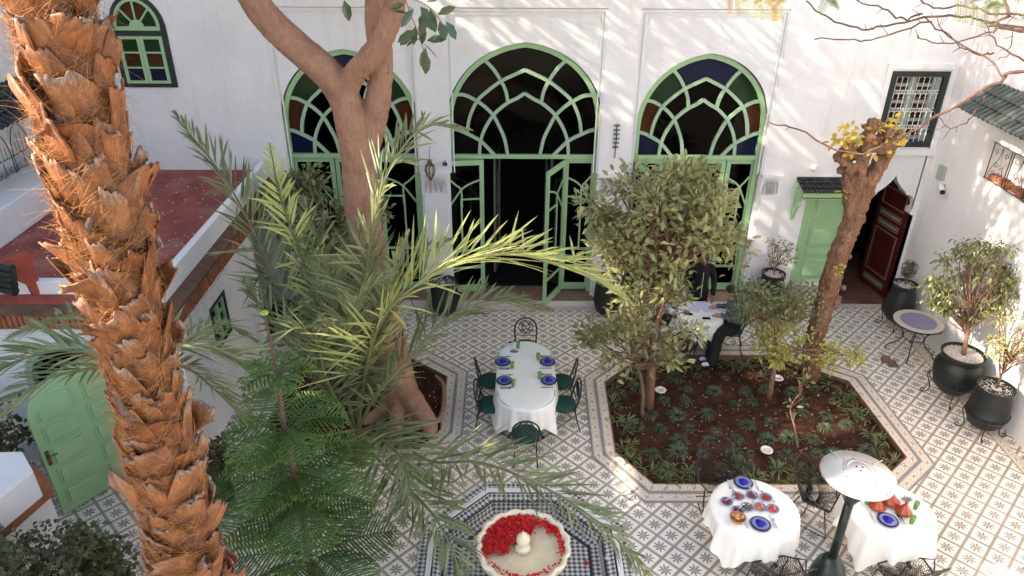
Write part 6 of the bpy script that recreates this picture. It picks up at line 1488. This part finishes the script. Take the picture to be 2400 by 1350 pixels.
# hanging sprigs in view
m = MB(); sp = [WY(940, -30, 8.6), WY(965, 40, 8.6), WY(985, 90, 8.6), WY(998, 140, 8.6)]; m.tube(cat_rom(sp, 4), .006, 5); s2 = [WY(975, 0, 8.6), WY(1010, 20, 8.5), WY(1040, 60, 8.5)]; m.tube(cat_rom(s2, 4), .006, 5); m.tube([WY(800, -60, 8.6), WY(806, 0, 8.6)], .004, 4); m.build('hanging_twig', 'ficusbark', ft)
P = []; D = []
for (x, y), (dx, dz) in {(960, 35): (-.9, .3), (970, 20): (-.6, -.7), (985, 15): (.5, -.6), (1000, 5): (.7, .4), (975, 60): (-.2, -1), (990, 45): (.8, -.5), (975, 70): (-1, -.5), (985, 90): (-.9, -.4), (985, 85): (.3, .9), (1000, 95): (.95, .2), (998, 110): (-.3, -.9), (1000, 125): (-.1, -1), (1030, 50): (.4, -1), (1025, 35): (.9, .5), (1045, 50): (.6, -1), (990, 30): (0, -1), (965, 75): (-1, -.9), (1008, 20): (.2, -1), (950, 10): (-1, -.2), (806, 0): (.1, -.6), (975, 5): (-.4, .6), (995, 60): (-.2, -1), (990, 100): (1, -.8)}.items():
    P.append(A3(WY(x, y, 8.55+rng.uniform(-.1, .1)))); D.append((dx, rng.uniform(-.4, .1), dz))
leaves('hanging_leaf', P, D, nrm(nr.normal(size=(len(P), 3))*.5+np.array([0, -.8, .6])), nr.uniform(.17, .25, len(P)), nr.uniform(.085, .11, len(P)), nr.rand(len(P))*.6, 'ficusleaf', ft, .25, .1, w2=.85)

# ---------- generic trees and shrubs
def tree(name, label, cat, trunk, r0, r1, cs, nl, Rr, L, W, mat, group=None, barkm='twig', zb=.25, tw=.012, droop=.18, nsplit=None, w2=.7, tmean=.45, attach=.75, flat=.7):
    T = [Vector(p) for p in trunk]; t = thing(name, label, cat, (T[0].x, T[0].y, 0), group); P = cat_rom(T, 5); k = len(P)
    m = MB().tube(P, [r0+(r1-r0)*i/(k-1) for i in range(k)], 9); m.build('trunk', barkm, t, True)
    b = MB()
    for c in cs:
        c = Vector(c); s = P[int(k*rng.uniform(attach, .99))]; mid = s.lerp(c, .5)+Vector((rng.gauss(0, .08), rng.gauss(0, .08), rng.uniform(-.02, .12))); Q = cat_rom([s, mid, c], 4); kk = len(Q)
        b.tube(Q, [r1*.55*(1-i/(kk-1))+tw*.4 for i in range(kk)], 5, False)
        for _ in range(3): e = c+Vector(tuple(rdir(1)[0]))*Rr*.8; b.tube([c, e], [tw*.35, tw*.2], 3, False)
    b.build('branches', barkm, t); clumps(cs, nl, Rr, L, W, mat, 'crown', t, zb, .3, droop, flat, w2, tmean); return t
# main citrus tree
c1 = ell((2.45, 10.45, 3.35), (1.12, .80, .95), 78, .5)+ell((1.95, 10.3, 3.65), (.8, .6, .6), 16, .4)+ell((3.0, 10.4, 3.0), (.65, .5, .7), 18, .4)
def PRJ(c):
    w_ = c[0]*_r+c[1]*_e-(c[2]-HC)*_d; return CX+FPX*w_[0]/w_[2], CY+FPX*w_[1]/w_[2]
def clear(cs, box): return [c for c in cs if not (box[0] < PRJ(c)[0] < box[2] and box[1] < PRJ(c)[1] < box[3])]
c1 = clear(c1, (1590, 565, 1712, 775))
tree('citrus_tree', 'largest citrus tree with a broad rounded grey-green crown in the bed', 'tree', [(2.45, 10.24, 0), (2.42, 10.25, .75), (2.38, 10.3, 1.4), (2.5, 10.4, 2.1), (2.45, 10.5, 2.7)], .085, .05, c1, 42, .29, .150, .060, 'citrus', barkm='roughbark', tmean=.5)
# lower left citrus
c2 = ell((1.95, 9.9, 1.55), (.85, .55, .62), 34, .2)+ell((2.3, 10.3, 2.2), (.5, .4, .35), 9, .3)+ell((2.7, 10.6, 1.3), (.6, .4, .35), 8, .4)
tree('citrus_tree', 'leafy young citrus overhanging the corner of the bed next to the oval table', 'tree', [(2.30, 10.02, 0), (2.25, 10.0, .6), (2.05, 9.95, 1.3)], .035, .022, c2, 24, .24, .15, .062, 'citrus', tmean=.4)
# reddish thin shrub before the standing man
c3 = clear(ell((2.65, 11.35, 1.9), (.55, .3, .55), 26, .3)+ell((3.05, 11.5, 1.35), (.35, .25, .3), 8, .3), (1610, 560, 1760, 900))
tree('thin_shrub', 'thin reddish shrub with small brownish leaves in front of the standing man', 'shrub', [(2.78, 11.5, 0), (2.78, 11.48, .8), (2.75, 11.4, 1.6)], .022, .012, c3, 26, .2, .075, .03, 'citrusdark', barkm='reddishtwig')
# right pair
c4 = clear(ell((4.35, 10.9, 1.75), (.60, .45, .38), 34, .35)+ell((4.85, 11.0, 1.65), (.5, .4, .4), 22, .3), (1500, 500, 1712, 900))
tree('small_tree', 'small dense olive-green tree hiding the seated guest', 'tree', [(4.62, 10.5, 0), (4.62, 10.55, .7), (4.6, 10.7, 1.2), (4.55, 10.8, 1.5)], .045, .025, c4, 44, .20, .085, .034, 'citrusdark', tmean=.55)
c5 = ell((5.0, 10.75, 1.0), (.75, .4, .35), 22, .35)+ell((5.9, 10.6, .75), (.35, .25, .2), 7, .3)
tree('yellow_shrub', 'bright yellow-green shrub at the foot of the pollarded tree', 'shrub', [(5.15, 10.5, 0), (5.15, 10.55, .5), (5.1, 10.7, .9)], .018, .01, c5, 26, .18, .11, .045, 'yellowleaf', tmean=.5)
c6 = [tuple(FL(1490*0+1885, 900, .35)), tuple(FL(1850, 880, .5)), tuple(FL(1860, 950, .3))]
tree('sapling', 'slender leaning sapling with a pale bent stem in the middle of the bed', 'shrub', [tuple(FL(1870, 1050, 0)), tuple(FL(1862, 1000, .18)), tuple(FL(1853, 955, .35)), tuple(FL(1880, 915, .55))], .018, .010, c6, 9, .14, .13, .05, 'citrus')
# pollarded tree
pt2 = thing('pollarded_tree', 'leaning pollarded tree with a knobbly sawn head and rough brown bark', 'tree', (5.67, 11.4, 0)); m = MB()
tb([(1898, 905, 11.2), (1905, 820, 11.3), (1930, 720, 11.4), (1962, 610, 11.4), (2005, 500, 11.4)], (.165, .165))
tb([(1998, 520, 11.4), (2030, 440, 11.4), (2070, 370, 11.35), (2092, 325, 11.3)], (.16, .10)); tb([(1998, 520, 11.4), (1992, 450, 11.4), (1985, 390, 11.4), (1975, 345, 11.4)], (.125, .08)); tb([(2000, 480, 11.4), (2018, 400, 11.3), (2030, 330, 11.3), (2045, 300, 11.3)], (.10, .08))
tb([(1905, 840, 11.2), (1893, 880, 11.15)], (.13, .10))
for _ in range(90):
    L_ = rng.choice(((1985, 385), (2000, 400), (2090, 325), (2060, 330), (2040, 305), (1985, 350), (2030, 340), (2075, 345))); p = WY(L_[0]+rng.uniform(-20, 20), L_[1]+rng.uniform(-20, 20), 11.3+rng.uniform(-.12, .12)); m.ball(tuple(p), rng.uniform(.03, .085), 5)
for _ in range(26):
    t_ = rng.random(); L_ = (1905+100*t_, 860-360*t_); p = WY(L_[0]+rng.uniform(-20, 20), L_[1], 11.3); m.ball(tuple(p), rng.uniform(.03, .08), 5)
o = m.build('trunk', 'roughbark', pt2, True); remesh(o, .02, 2, (.09, .09))
cs = [tuple(WY(x, y, 11.3+rng.gauss(0, .1))) for x, y in ((1975, 320), (1990, 315), (2005, 330), (2025, 310), (2045, 300), (2060, 290), (2080, 300), (2105, 320), (2120, 325), (2000, 350), (2035, 345), (2060, 345), (2085, 290), (2095, 345), (1965, 330))]
clumps(cs, 14, .13, .11, .07, 'goldleaf', 'golden_leaves', pt2, .2, .25, .2, 1, .85); clumps([tuple(WY(1972, 455, 11.15)), tuple(WY(1967, 632, 11.1))], 9, .09, .10, .05, 'yellowleaf', 'shoot_leaves', pt2)
# far left shrub before the left arched window
c7 = ell((-3.3, 12.6, 2.75), (1.05, .5, .75), 55, .4)
tree('shade_tree', 'dark leafy tree half hiding the left arched window', 'tree', [(-3.5, 12.6, .3), (-3.4, 12.6, 1.2), (-3.3, 12.6, 2.2)], .05, .03, c7, 34, .25, .14, .06, 'citrusdark')
c7 = ell((-3.7, 12.7, 1.5), (.5, .35, .5), 20, .4)
tree('shade_shrub', 'dark shrub growing in the large pot behind the wing column', 'shrub', [(-3.95, 12.75, .6), (-3.9, 12.7, 1.1)], .03, .02, c7, 26, .22, .12, .05, 'bush')
# potted plants along the side wall
c8 = ell((7.72, 10.75, 2.3), (.72, .5, .72), 62, .35)+ell((7.3, 10.9, 1.85), (.3, .3, .3), 10, .3)
tree('weeping_fig', 'weeping fig tree standing in the broad black pot', 'tree', [(7.82, 10.55, .92), (7.80, 10.6, 1.3), (7.78, 10.68, 1.7)], .045, .017, c8, 30, .17, .075, .036, 'potficus', droop=.6, zb=-.2, barkm='twig', attach=.45)
c9 = ell((7.95, 9.75, 1.85), (.42, .42, .55), 30, .35)
tree('yellowing_shrub', 'thin yellowing shrub in the black pot nearest the camera', 'shrub', [(7.86, 9.62, .90), (7.88, 9.65, 1.2), (7.9, 9.7, 1.5)], .018, .010, c9, 16, .16, .085, .026, 'yellowleaf', barkm='reddishtwig', attach=.3)
P0 = FL(2395, 735, 1.9); tree('broadleaf_plant', 'big-leaved lime green plant cut by the picture edge', 'plant', [(8.15, 8.75, 0), (8.1, 8.9, 1.2), (8.05, 9.15, 1.9)], .03, .02, [(7.95, 9.25, 2.05), (8.1, 9.1, 2.2), (8.05, 9.3, 1.9)], 10, .2, .24, .12, 'yellowleaf', w2=.9, tmean=.2)
c10 = ell((7.95, 12.98, 1.28), (.09, .09, .22), 14, .2)
tree('small_cypress', 'tiny dark cypress in the tall pot by the red door', 'conifer', [(7.93, 12.95, .95), (7.94, 12.96, 1.2), (7.97, 12.97, 1.5)], .012, .005, c10, 46, .075, .06, .010, 'bush', zb=1.2, attach=.1)
c11 = ell((5.55, 13.5, 1.4), (.30, .25, .28), 16, .4)
tree('sparse_shrub', 'sparse small-leaved shrub in the pot beside the green service door', 'shrub', [(5.50, 13.55, .88), (5.52, 13.55, 1.1), (5.55, 13.5, 1.3)], .012, .008, c11, 12, .12, .08, .028, 'citrusdark', attach=.2)
c12 = [(2.05, 13.4, 1.3), (2.15, 13.45, 1.5), (1.95, 13.4, 1.15)]
tree('pot_sapling', 'thin sapling in the pot standing on the step', 'shrub', [(2.08, 13.45, .8), (2.08, 13.42, 1.4)], .010, .006, c12, 8, .1, .09, .04, 'citrusdark')
c13 = ell((-4.15, 7.8, .95), (.35, .3, .3), 16, .4)
tree('rubber_plant', 'glossy dark rounded-leaf plant between trunk and wing front', 'plant', [(-4.25, 7.9, .55), (-4.2, 7.85, .9)], .02, .012, c13, 22, .15, .11, .065, 'bush', w2=.95)
c14 = ell((-7.1, 8.1, 1.15), (.45, .35, .5), 26, .4)
tree('shaded_plant', 'dark plant in deep shade left of the open green door', 'plant', [(-7.35, 8.05, .5), (-7.2, 8.1, 1.0)], .02, .012, c14, 16, .17, .11, .055, 'bush')
# bush at the near left corner
c15 = ell((-5.0, 4.95, 1.35), (1.15, .95, .95), 210, .45)
tree('dark_bush', 'dense dark green bush filling the near corner under the palm', 'bush', [(-5.0, 4.7, 0), (-5.0, 4.7, .7)], .06, .04, c15, 50, .22, .068, .046, 'bush', w2=.95, attach=.6, tmean=.35)
tag(MB().span((-7.5, 3.6, 0), (-5.0, 4.6, .8)).build('white_planter', 'plaster', None, bevel=.02), 'low white planter block behind the dark bush', 'planter')
# ---------- bare tree reaching in from the right
bt = thing('bare_tree', 'leafless tree whose thin reddish branches reach across the upper right corner', 'tree', (8.0, 6.6, 0)); m = MB()
m.tube(cat_rom([(8.0, 6.6, 0), (8.0, 6.7, 2.5), (7.9, 6.9, 4.8), (7.6, 7.2, 6.6)], 6), [.12]*10+[.09]*9, 10)
B = Vector((7.6, 7.2, 6.6))
def br(L, r0, r1, root=False):
    P = [WY(*q) for q in L]
    if root: P = P+[B]
    P = P[::-1]; Q = []
    for i, p in enumerate(cat_rom(P, 5)): r0 *= .985; Q.append(p+Vector(tuple(nr.normal(size=3)*.010)))
    k = len(Q); m.tube(Q, [r0+(r1-r0)*i/(k-1) for i in range(k)], 7)
    for _ in range(max(2, k//4)):
        i = rng.randrange(1, k-1); d = (Q[i+1]-Q[i-1]).normalized(); e = d.cross(Vector((0, 1, 0)))*rng.choice([-1, 1])+d*.5; m.tube([Q[i], Q[i]+e*rng.uniform(.03, .14)], [.004, .002], 4)
br([(1800, 290, 8.6), (1870, 303, 8.5), (1980, 358, 8.3), (2090, 335, 8.1), (2200, 270, 7.9), (2345, 190, 7.6), (2420, 165, 7.5)], .035, .008, True)
br([(1910, 90, 8.0), (1990, 93, 8.0), (2060, 90, 8.0), (2190, 45, 7.9)], .012, .006); br([(1890, 0, 8.2), (1945, 45, 8.2), (2020, 68, 8.1), (2080, 60, 8.0), (2190, 38, 7.9), (2270, 40, 7.8), (2330, 55, 7.6), (2390, 65, 7.5)], .028, .008, True)
br([(1990, -5, 8.2), (2070, 20, 8.1), (2120, 42, 8.0), (2160, 35, 7.9)], .014, .007); br([(2150, 85, 8.2), (2160, 95, 8.2), (2230, 100, 8.0), (2330, 72, 7.8), (2400, 68, 7.6)], .014, .005, True)
br([(2195, 45, 7.9), (2240, 100, 8.0), (2290, 128, 8.0), (2330, 124, 8.0)], .012, .004); br([(2165, 40, 7.9), (2220, 85, 8.0), (2320, 140, 7.8), (2352, 187, 7.6)], .013, .007); br([(2130, 220, 8.0), (2185, 258, 8.0), (2225, 300, 8.0), (2270, 278, 7.9), (2312, 222, 7.7)], .010, .004)
br([(2140, -20, 7.8), (2190, 20, 7.8), (2260, 15, 7.7), (2380, 35, 7.5)], .018, .008, True); br([(2330, -30, 7.6), (2370, 30, 7.5), (2388, 70, 7.5)], .02, .014, True); br([(2310, 50, 7.7), (2330, 95, 7.7), (2400, 145, 7.7)], .010, .005); br([(2375, 75, 7.5), (2365, 120, 7.7), (2345, 140, 7.8)], .006, .004)
m.build('branches', 'reddishtwig', bt, True)
def feather(pts, n, L, mat, nm):
    P = cat_rom(pts, 6); pos = []; dr = []; k = len(P)
    for i in range(n):
        j = rng.randrange(k-1); p = P[j].lerp(P[j+1], rng.random()); s = rng.choice([-1, 1]); t = (P[j+1]-P[j]).normalized(); sd = t.cross(Vector((0, -1, .3))).normalized()
        d = (sd*s+t*.5+Vector((0, 0, -.35))).normalized()
        for q in range(11):
            c_ = p+d*L*q/11+Vector((0, 0, -L*.3*(q/11)**2))
            for s3 in (-1, 1): pos.append(A3(c_)); dr.append(A3(d.cross(Vector((0, 1, .2)))*s3+d*.5))
    n_ = len(pos); leaves(nm, pos, dr, np.tile([0, -1, .4], (n_, 1)), .022, .007, nr.rand(n_), mat, bt, .1, 0)
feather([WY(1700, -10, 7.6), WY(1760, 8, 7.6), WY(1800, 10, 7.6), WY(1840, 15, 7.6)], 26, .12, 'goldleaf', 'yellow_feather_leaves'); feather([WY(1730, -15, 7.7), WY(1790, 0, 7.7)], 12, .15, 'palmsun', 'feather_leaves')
feather([WY(1930, -20, 7.8), WY(1945, 10, 7.8)], 10, .12, 'citrusdark', 'feather_leaves'); feather([WY(2240, 0, 7.4), WY(2300, 15, 7.4), WY(2340, 25, 7.4)], 34, .15, 'citrusdark', 'feather_leaves'); feather([WY(2330, -10, 7.4), WY(2400, 5, 7.3), WY(2440, 40, 7.3)], 30, .15, 'citrusdark', 'feather_leaves')
MT['pinestem'] = plain('pine_cord', (.055, .12, .022), .6, .3, 30, .1); MT['lime'] = plain('lime_bud', (.30, .42, .05), .5, .1, 9, 0)
# ---------- Norfolk pine
np_ = thing('norfolk_pine', 'Norfolk pine with tiers of flat feathery branches in front of the date palm', 'conifer', (-2.35, 6.3, 0))
sx0, sx1 = WY(620, 735, 6.3), Vector((-2.42, 6.3, 0)); spts = [Vector((-2.42, 6.3, 0)), WY(700, 1160, 6.3), WY(668, 1010, 6.3), WY(650, 880, 6.3), sx0]
MB().tube(cat_rom(spts, 6), [.055-.045*i/24 for i in range(25)], 8).build('trunk', 'reddishtwig', np_, True)
def needles_cord(P, par_lists, nL=.020, step=.013):
    pos, dr, ups, tn = par_lists; 
    L = sum((b-a).length for a, b in zip(P, P[1:])); n = max(4, int(L/step))
    for i in range(n):
        t = i/n*(len(P)-1); j = min(int(t), len(P)-2); p = P[j].lerp(P[j+1], t-j); d = (P[j+1]-P[j]).normalized(); a = rng.uniform(0, 6.28)
        s_ = d.orthogonal().normalized(); u_ = d.cross(s_)
        for q in range(2):
            e = s_*math.cos(a+q*3.14)+u_*math.sin(a+q*3.14); pos.append(tuple(p)); dr.append(tuple(d*.9+e*.75)); ups.append(tuple(e)); tn.append(min(1, max(0, .25+.6*t/(len(P)-1)+rng.gauss(0, .12))))
def pine_branch(base, d, L, up_, nL=.028, dens=.043):
    lists = ([], [], [], []); d = Vector(d).normalized(); sd = d.cross(Vector((0, 0, 1))).normalized(); P = []
    for i in range(7): t = i/6; P.append(Vector(base)+d*L*t+Vector((0, 0, up_*L*math.sin(t*PI*.9)*.35-.12*L*t*t)))
    ax = MB().tube(P, [.011*(1-.7*i/6) for i in range(7)], 5); needles_cord(P, lists, nL, .012); n = int(L/dens)
    for i in range(2, n):
        t = i/n*(6); j = min(int(t), 5); p = P[j].lerp(P[j+1], t-j); f = i/n; l2 = L*.42*math.sin(PI*min(1, .12+.88*f))**.7*(1 if f < .85 else .8)
        for s in (-1, 1):
            dd = (d*.45+sd*s).normalized(); Q = [p+dd*l2*q/4+d*l2*.10*(q/4)**2+Vector((0, 0, -.14*l2*(q/4)**2+.02*rng.gauss(0, 1)*q/4)) for q in range(5)]
            ax.tube(Q, [.011, .011, .010, .009, .006], 3, False); needles_cord(Q, lists, nL, .011)
    o = ax.build('branch', 'pinestem', np_); P_, D_, U_, T_ = lists; n_ = len(P_)
    leaves('needles', P_, D_, U_, nr.uniform(.8, 1.2, n_)*nL, .011, np.array(T_), 'pine', o, 0, 0)
for (px, py), nb, L, up_, ph in (((655, 880), 5, .42, .5, .3), ((668, 1010), 6, .72, .35, .1), ((690, 1110), 5, .80, .3, .6), ((702, 1165), 6, 1.02, .25, .9), ((735, 1300), 6, 1.15, .15, .2)):
    b = WY(px, py, 6.3)
    for k in range(nb):
        a = 2*PI*k/nb+ph+rng.uniform(-.15, .15); pine_branch(b, (math.cos(a), math.sin(a), .18), L*rng.uniform(.85, 1.1), up_)
for k in range(9):
    a = 2*PI*k/9; e = sx0+Vector((math.cos(a)*.035, math.sin(a)*.035, .01)); MB().tube([sx0, e], [.010, .013], 6).build('bud', 'lime', np_)
lists = ([], [], [], []); needles_cord([spts[2], spts[3], sx0], lists, .02, .006); n_ = len(lists[0]); leaves('stem_needles', lists[0], lists[1], lists[2], .028, .006, np.array(lists[3]), 'pine', np_, 0, 0)
# dead leaf scraps caught in foliage
for px, py, Y_ in ((845, 1235, 6.9), (645, 1235, 5.9), (640, 1170, 6.0), (1250, 1140, 6.9), (880, 1165, 7.5)):
    p = WY(px, py, Y_); o = leaves('dry_leaf', [A3(p)]*2, rdir(2), rdir(2), .07, .05, .2, 'deadleaf', None, .4)
    tag(o, {845: 'dry brown leaf caught on the pine near the fountain', 645: 'dry pinkish leaf caught on a lower pine branch', 640: 'small dry leaf scrap above the lower pine leaf', 1250: 'dry leaf scrap caught midway on the long frond over the fountain', 880: 'dry leaf scrap near the foot of the long fronds'}[px], 'dead leaf')

# ---------- bed ground plants
def tuft(name, n, L, W, mat, upb, lab, cat, grp, droop, seed):
    global nr
    a = nr.uniform(0, 2*PI, n); el = nr.uniform(.25, 1.25, n)*upb; D = np.c_[np.cos(a)*np.cos(el), np.sin(a)*np.cos(el), np.sin(el)]; P = np.c_[np.cos(a), np.sin(a), np.zeros(n)]*.02
    # two-part blades: inner half, then outer drooping half
    Ls = nr.uniform(.7, 1.15, n)*L; me = leaves('_mesh', P, D, np.tile([0, 0, 1.], (n, 1)), Ls, W, np.clip(nr.normal(.4, .25, n), 0, 1), mat, None, .3, droop, .4, .78, .7); me.name = name; return me
tm1 = [tuft('mondo_grass', 110, .215, .011, 'grassblue', .9, '', '', '', .75, k) for k in range(5)]
tm2 = [tuft('spider_plant', 18, .30, .020, 'grassgreen', .85, '', '', '', .6, k) for k in range(5)]
def put(me, x, y, sc, lab, cat, grp):
    o = bpy.data.objects.new(me.name.split('.')[0], me); col.objects.link(o); o.location = (x, y, -.05); o.rotation_euler = (rng.gauss(0, .1), rng.gauss(0, .1), rng.uniform(0, 6.28)); o.scale = (sc, sc, sc*rng.uniform(.85, 1.2)); tag(o, lab, cat, grp)
IN = offset(BED, -.36); IN2 = offset(BED, -.14)
y = 8.78; r_ = 0
while y < 11.55:
    x = 2.0+(.22 if r_ % 2 else 0)
    while x < 6.2:
        if inside((x, y), [tuple(p) for p in IN]) and rng.random() < .88: put(tm1[rng.randrange(5)], x+rng.gauss(0, .06), y+rng.gauss(0, .05), rng.uniform(.55, 1.3), 'dark blue-green grass tuft planted in the red soil of the big bed', 'grass tuft', 'dark grass tufts in the bed')
        x += .44
    y += .34; r_ += 1
EN = ['house corner, oval table', 'far, house', 'far corner, pollarded tree', 'side wall', 'slanting near, heater', 'near, round tables', 'slanting near, fountain', 'oval table']
for off in (-.12, -.30):
    Q = offset(BED, off)
    for i in range(8):
        a, b = Q[i], Q[(i+1) % 8]; L = (b-a).length; k = max(1, int(L/.27))
        for j in range(k):
            p = a.lerp(b, (j+.5)/k); 
            if rng.random() < .85: put(tm2[rng.randrange(5)], p.x+rng.gauss(0, .04), p.y+rng.gauss(0, .04), rng.uniform(.7, 1.15), 'pale green strappy plant along the '+EN[i]+' edge of the big bed', 'spider plant', 'strappy plants edging the bed')
n_ = 260; P = []
while len(P) < n_:
    q = (rng.uniform(1.8, 6.3), rng.uniform(8.4, 11.8))
    if inside(q, BED, -.04): P.append((q[0], q[1], -.02))
D = np.c_[nr.normal(size=(n_, 2)), nr.normal(size=n_)*.15]
tag(leaves('fallen_leaves', P, D, np.tile([0, 0, 1.], (n_, 1))+nr.normal(size=(n_, 3))*.3, nr.uniform(.04, .08, n_), nr.uniform(.02, .04, n_), nr.rand(n_), 'deadleaf', None, .4, 0, w2=.85), 'small dry leaves fallen on the soil of the big bed', kind='stuff')
# litter and pebbles on the soil
m = MB()
for _ in range(220):
    x, y = rng.uniform(1.8, 6.3), rng.uniform(8.4, 11.8)
    if inside((x, y), BED, -.03): s = rng.uniform(.004, .013); m.box((x, y, -.06+.05*mnoise.noise(Vector((x*1.3, y*1.3, 1)))+.035*mnoise.noise(Vector((x*6, y*6, 1)))+.004), (s*1.6, s, s*.7), rng.uniform(0, 3))
for _ in range(250):
    x, y = rng.uniform(-3.9, -1.1), rng.uniform(9.1, 11.7)
    if inside((x, y), LBED, -.03): s = rng.uniform(.006, .018); m.box((x, y, -.045+.05*mnoise.noise(Vector((x*1.3, y*1.3, 5)))), (s*1.6, s, s*.7), rng.uniform(0, 3))
tag(m.build('soil_crumbs', 'gravel'), 'pale crumbs and chips scattered on the bed soil', kind='stuff')
m = MB()
for _ in range(260): s = rng.uniform(.01, .03); m.box((rng.uniform(-8.3, -5.0), rng.uniform(9.2, 13.7), 2.963), (s, s*.6, .004), rng.uniform(0, 3))
tag(m.build('terrace_litter', 'cream'), 'small pale leaf litter scattered on the red terrace', kind='stuff')
st = FL(980, 840, .05); o = MB().ball((st.x+.03, st.y+.05, .04), .13, 8, .55).build('boulder', 'gravel', None, True); tag(o, 'smooth grey stone at the corner of the tree bed', 'stone')
p = FL(2330, 1060, .01)
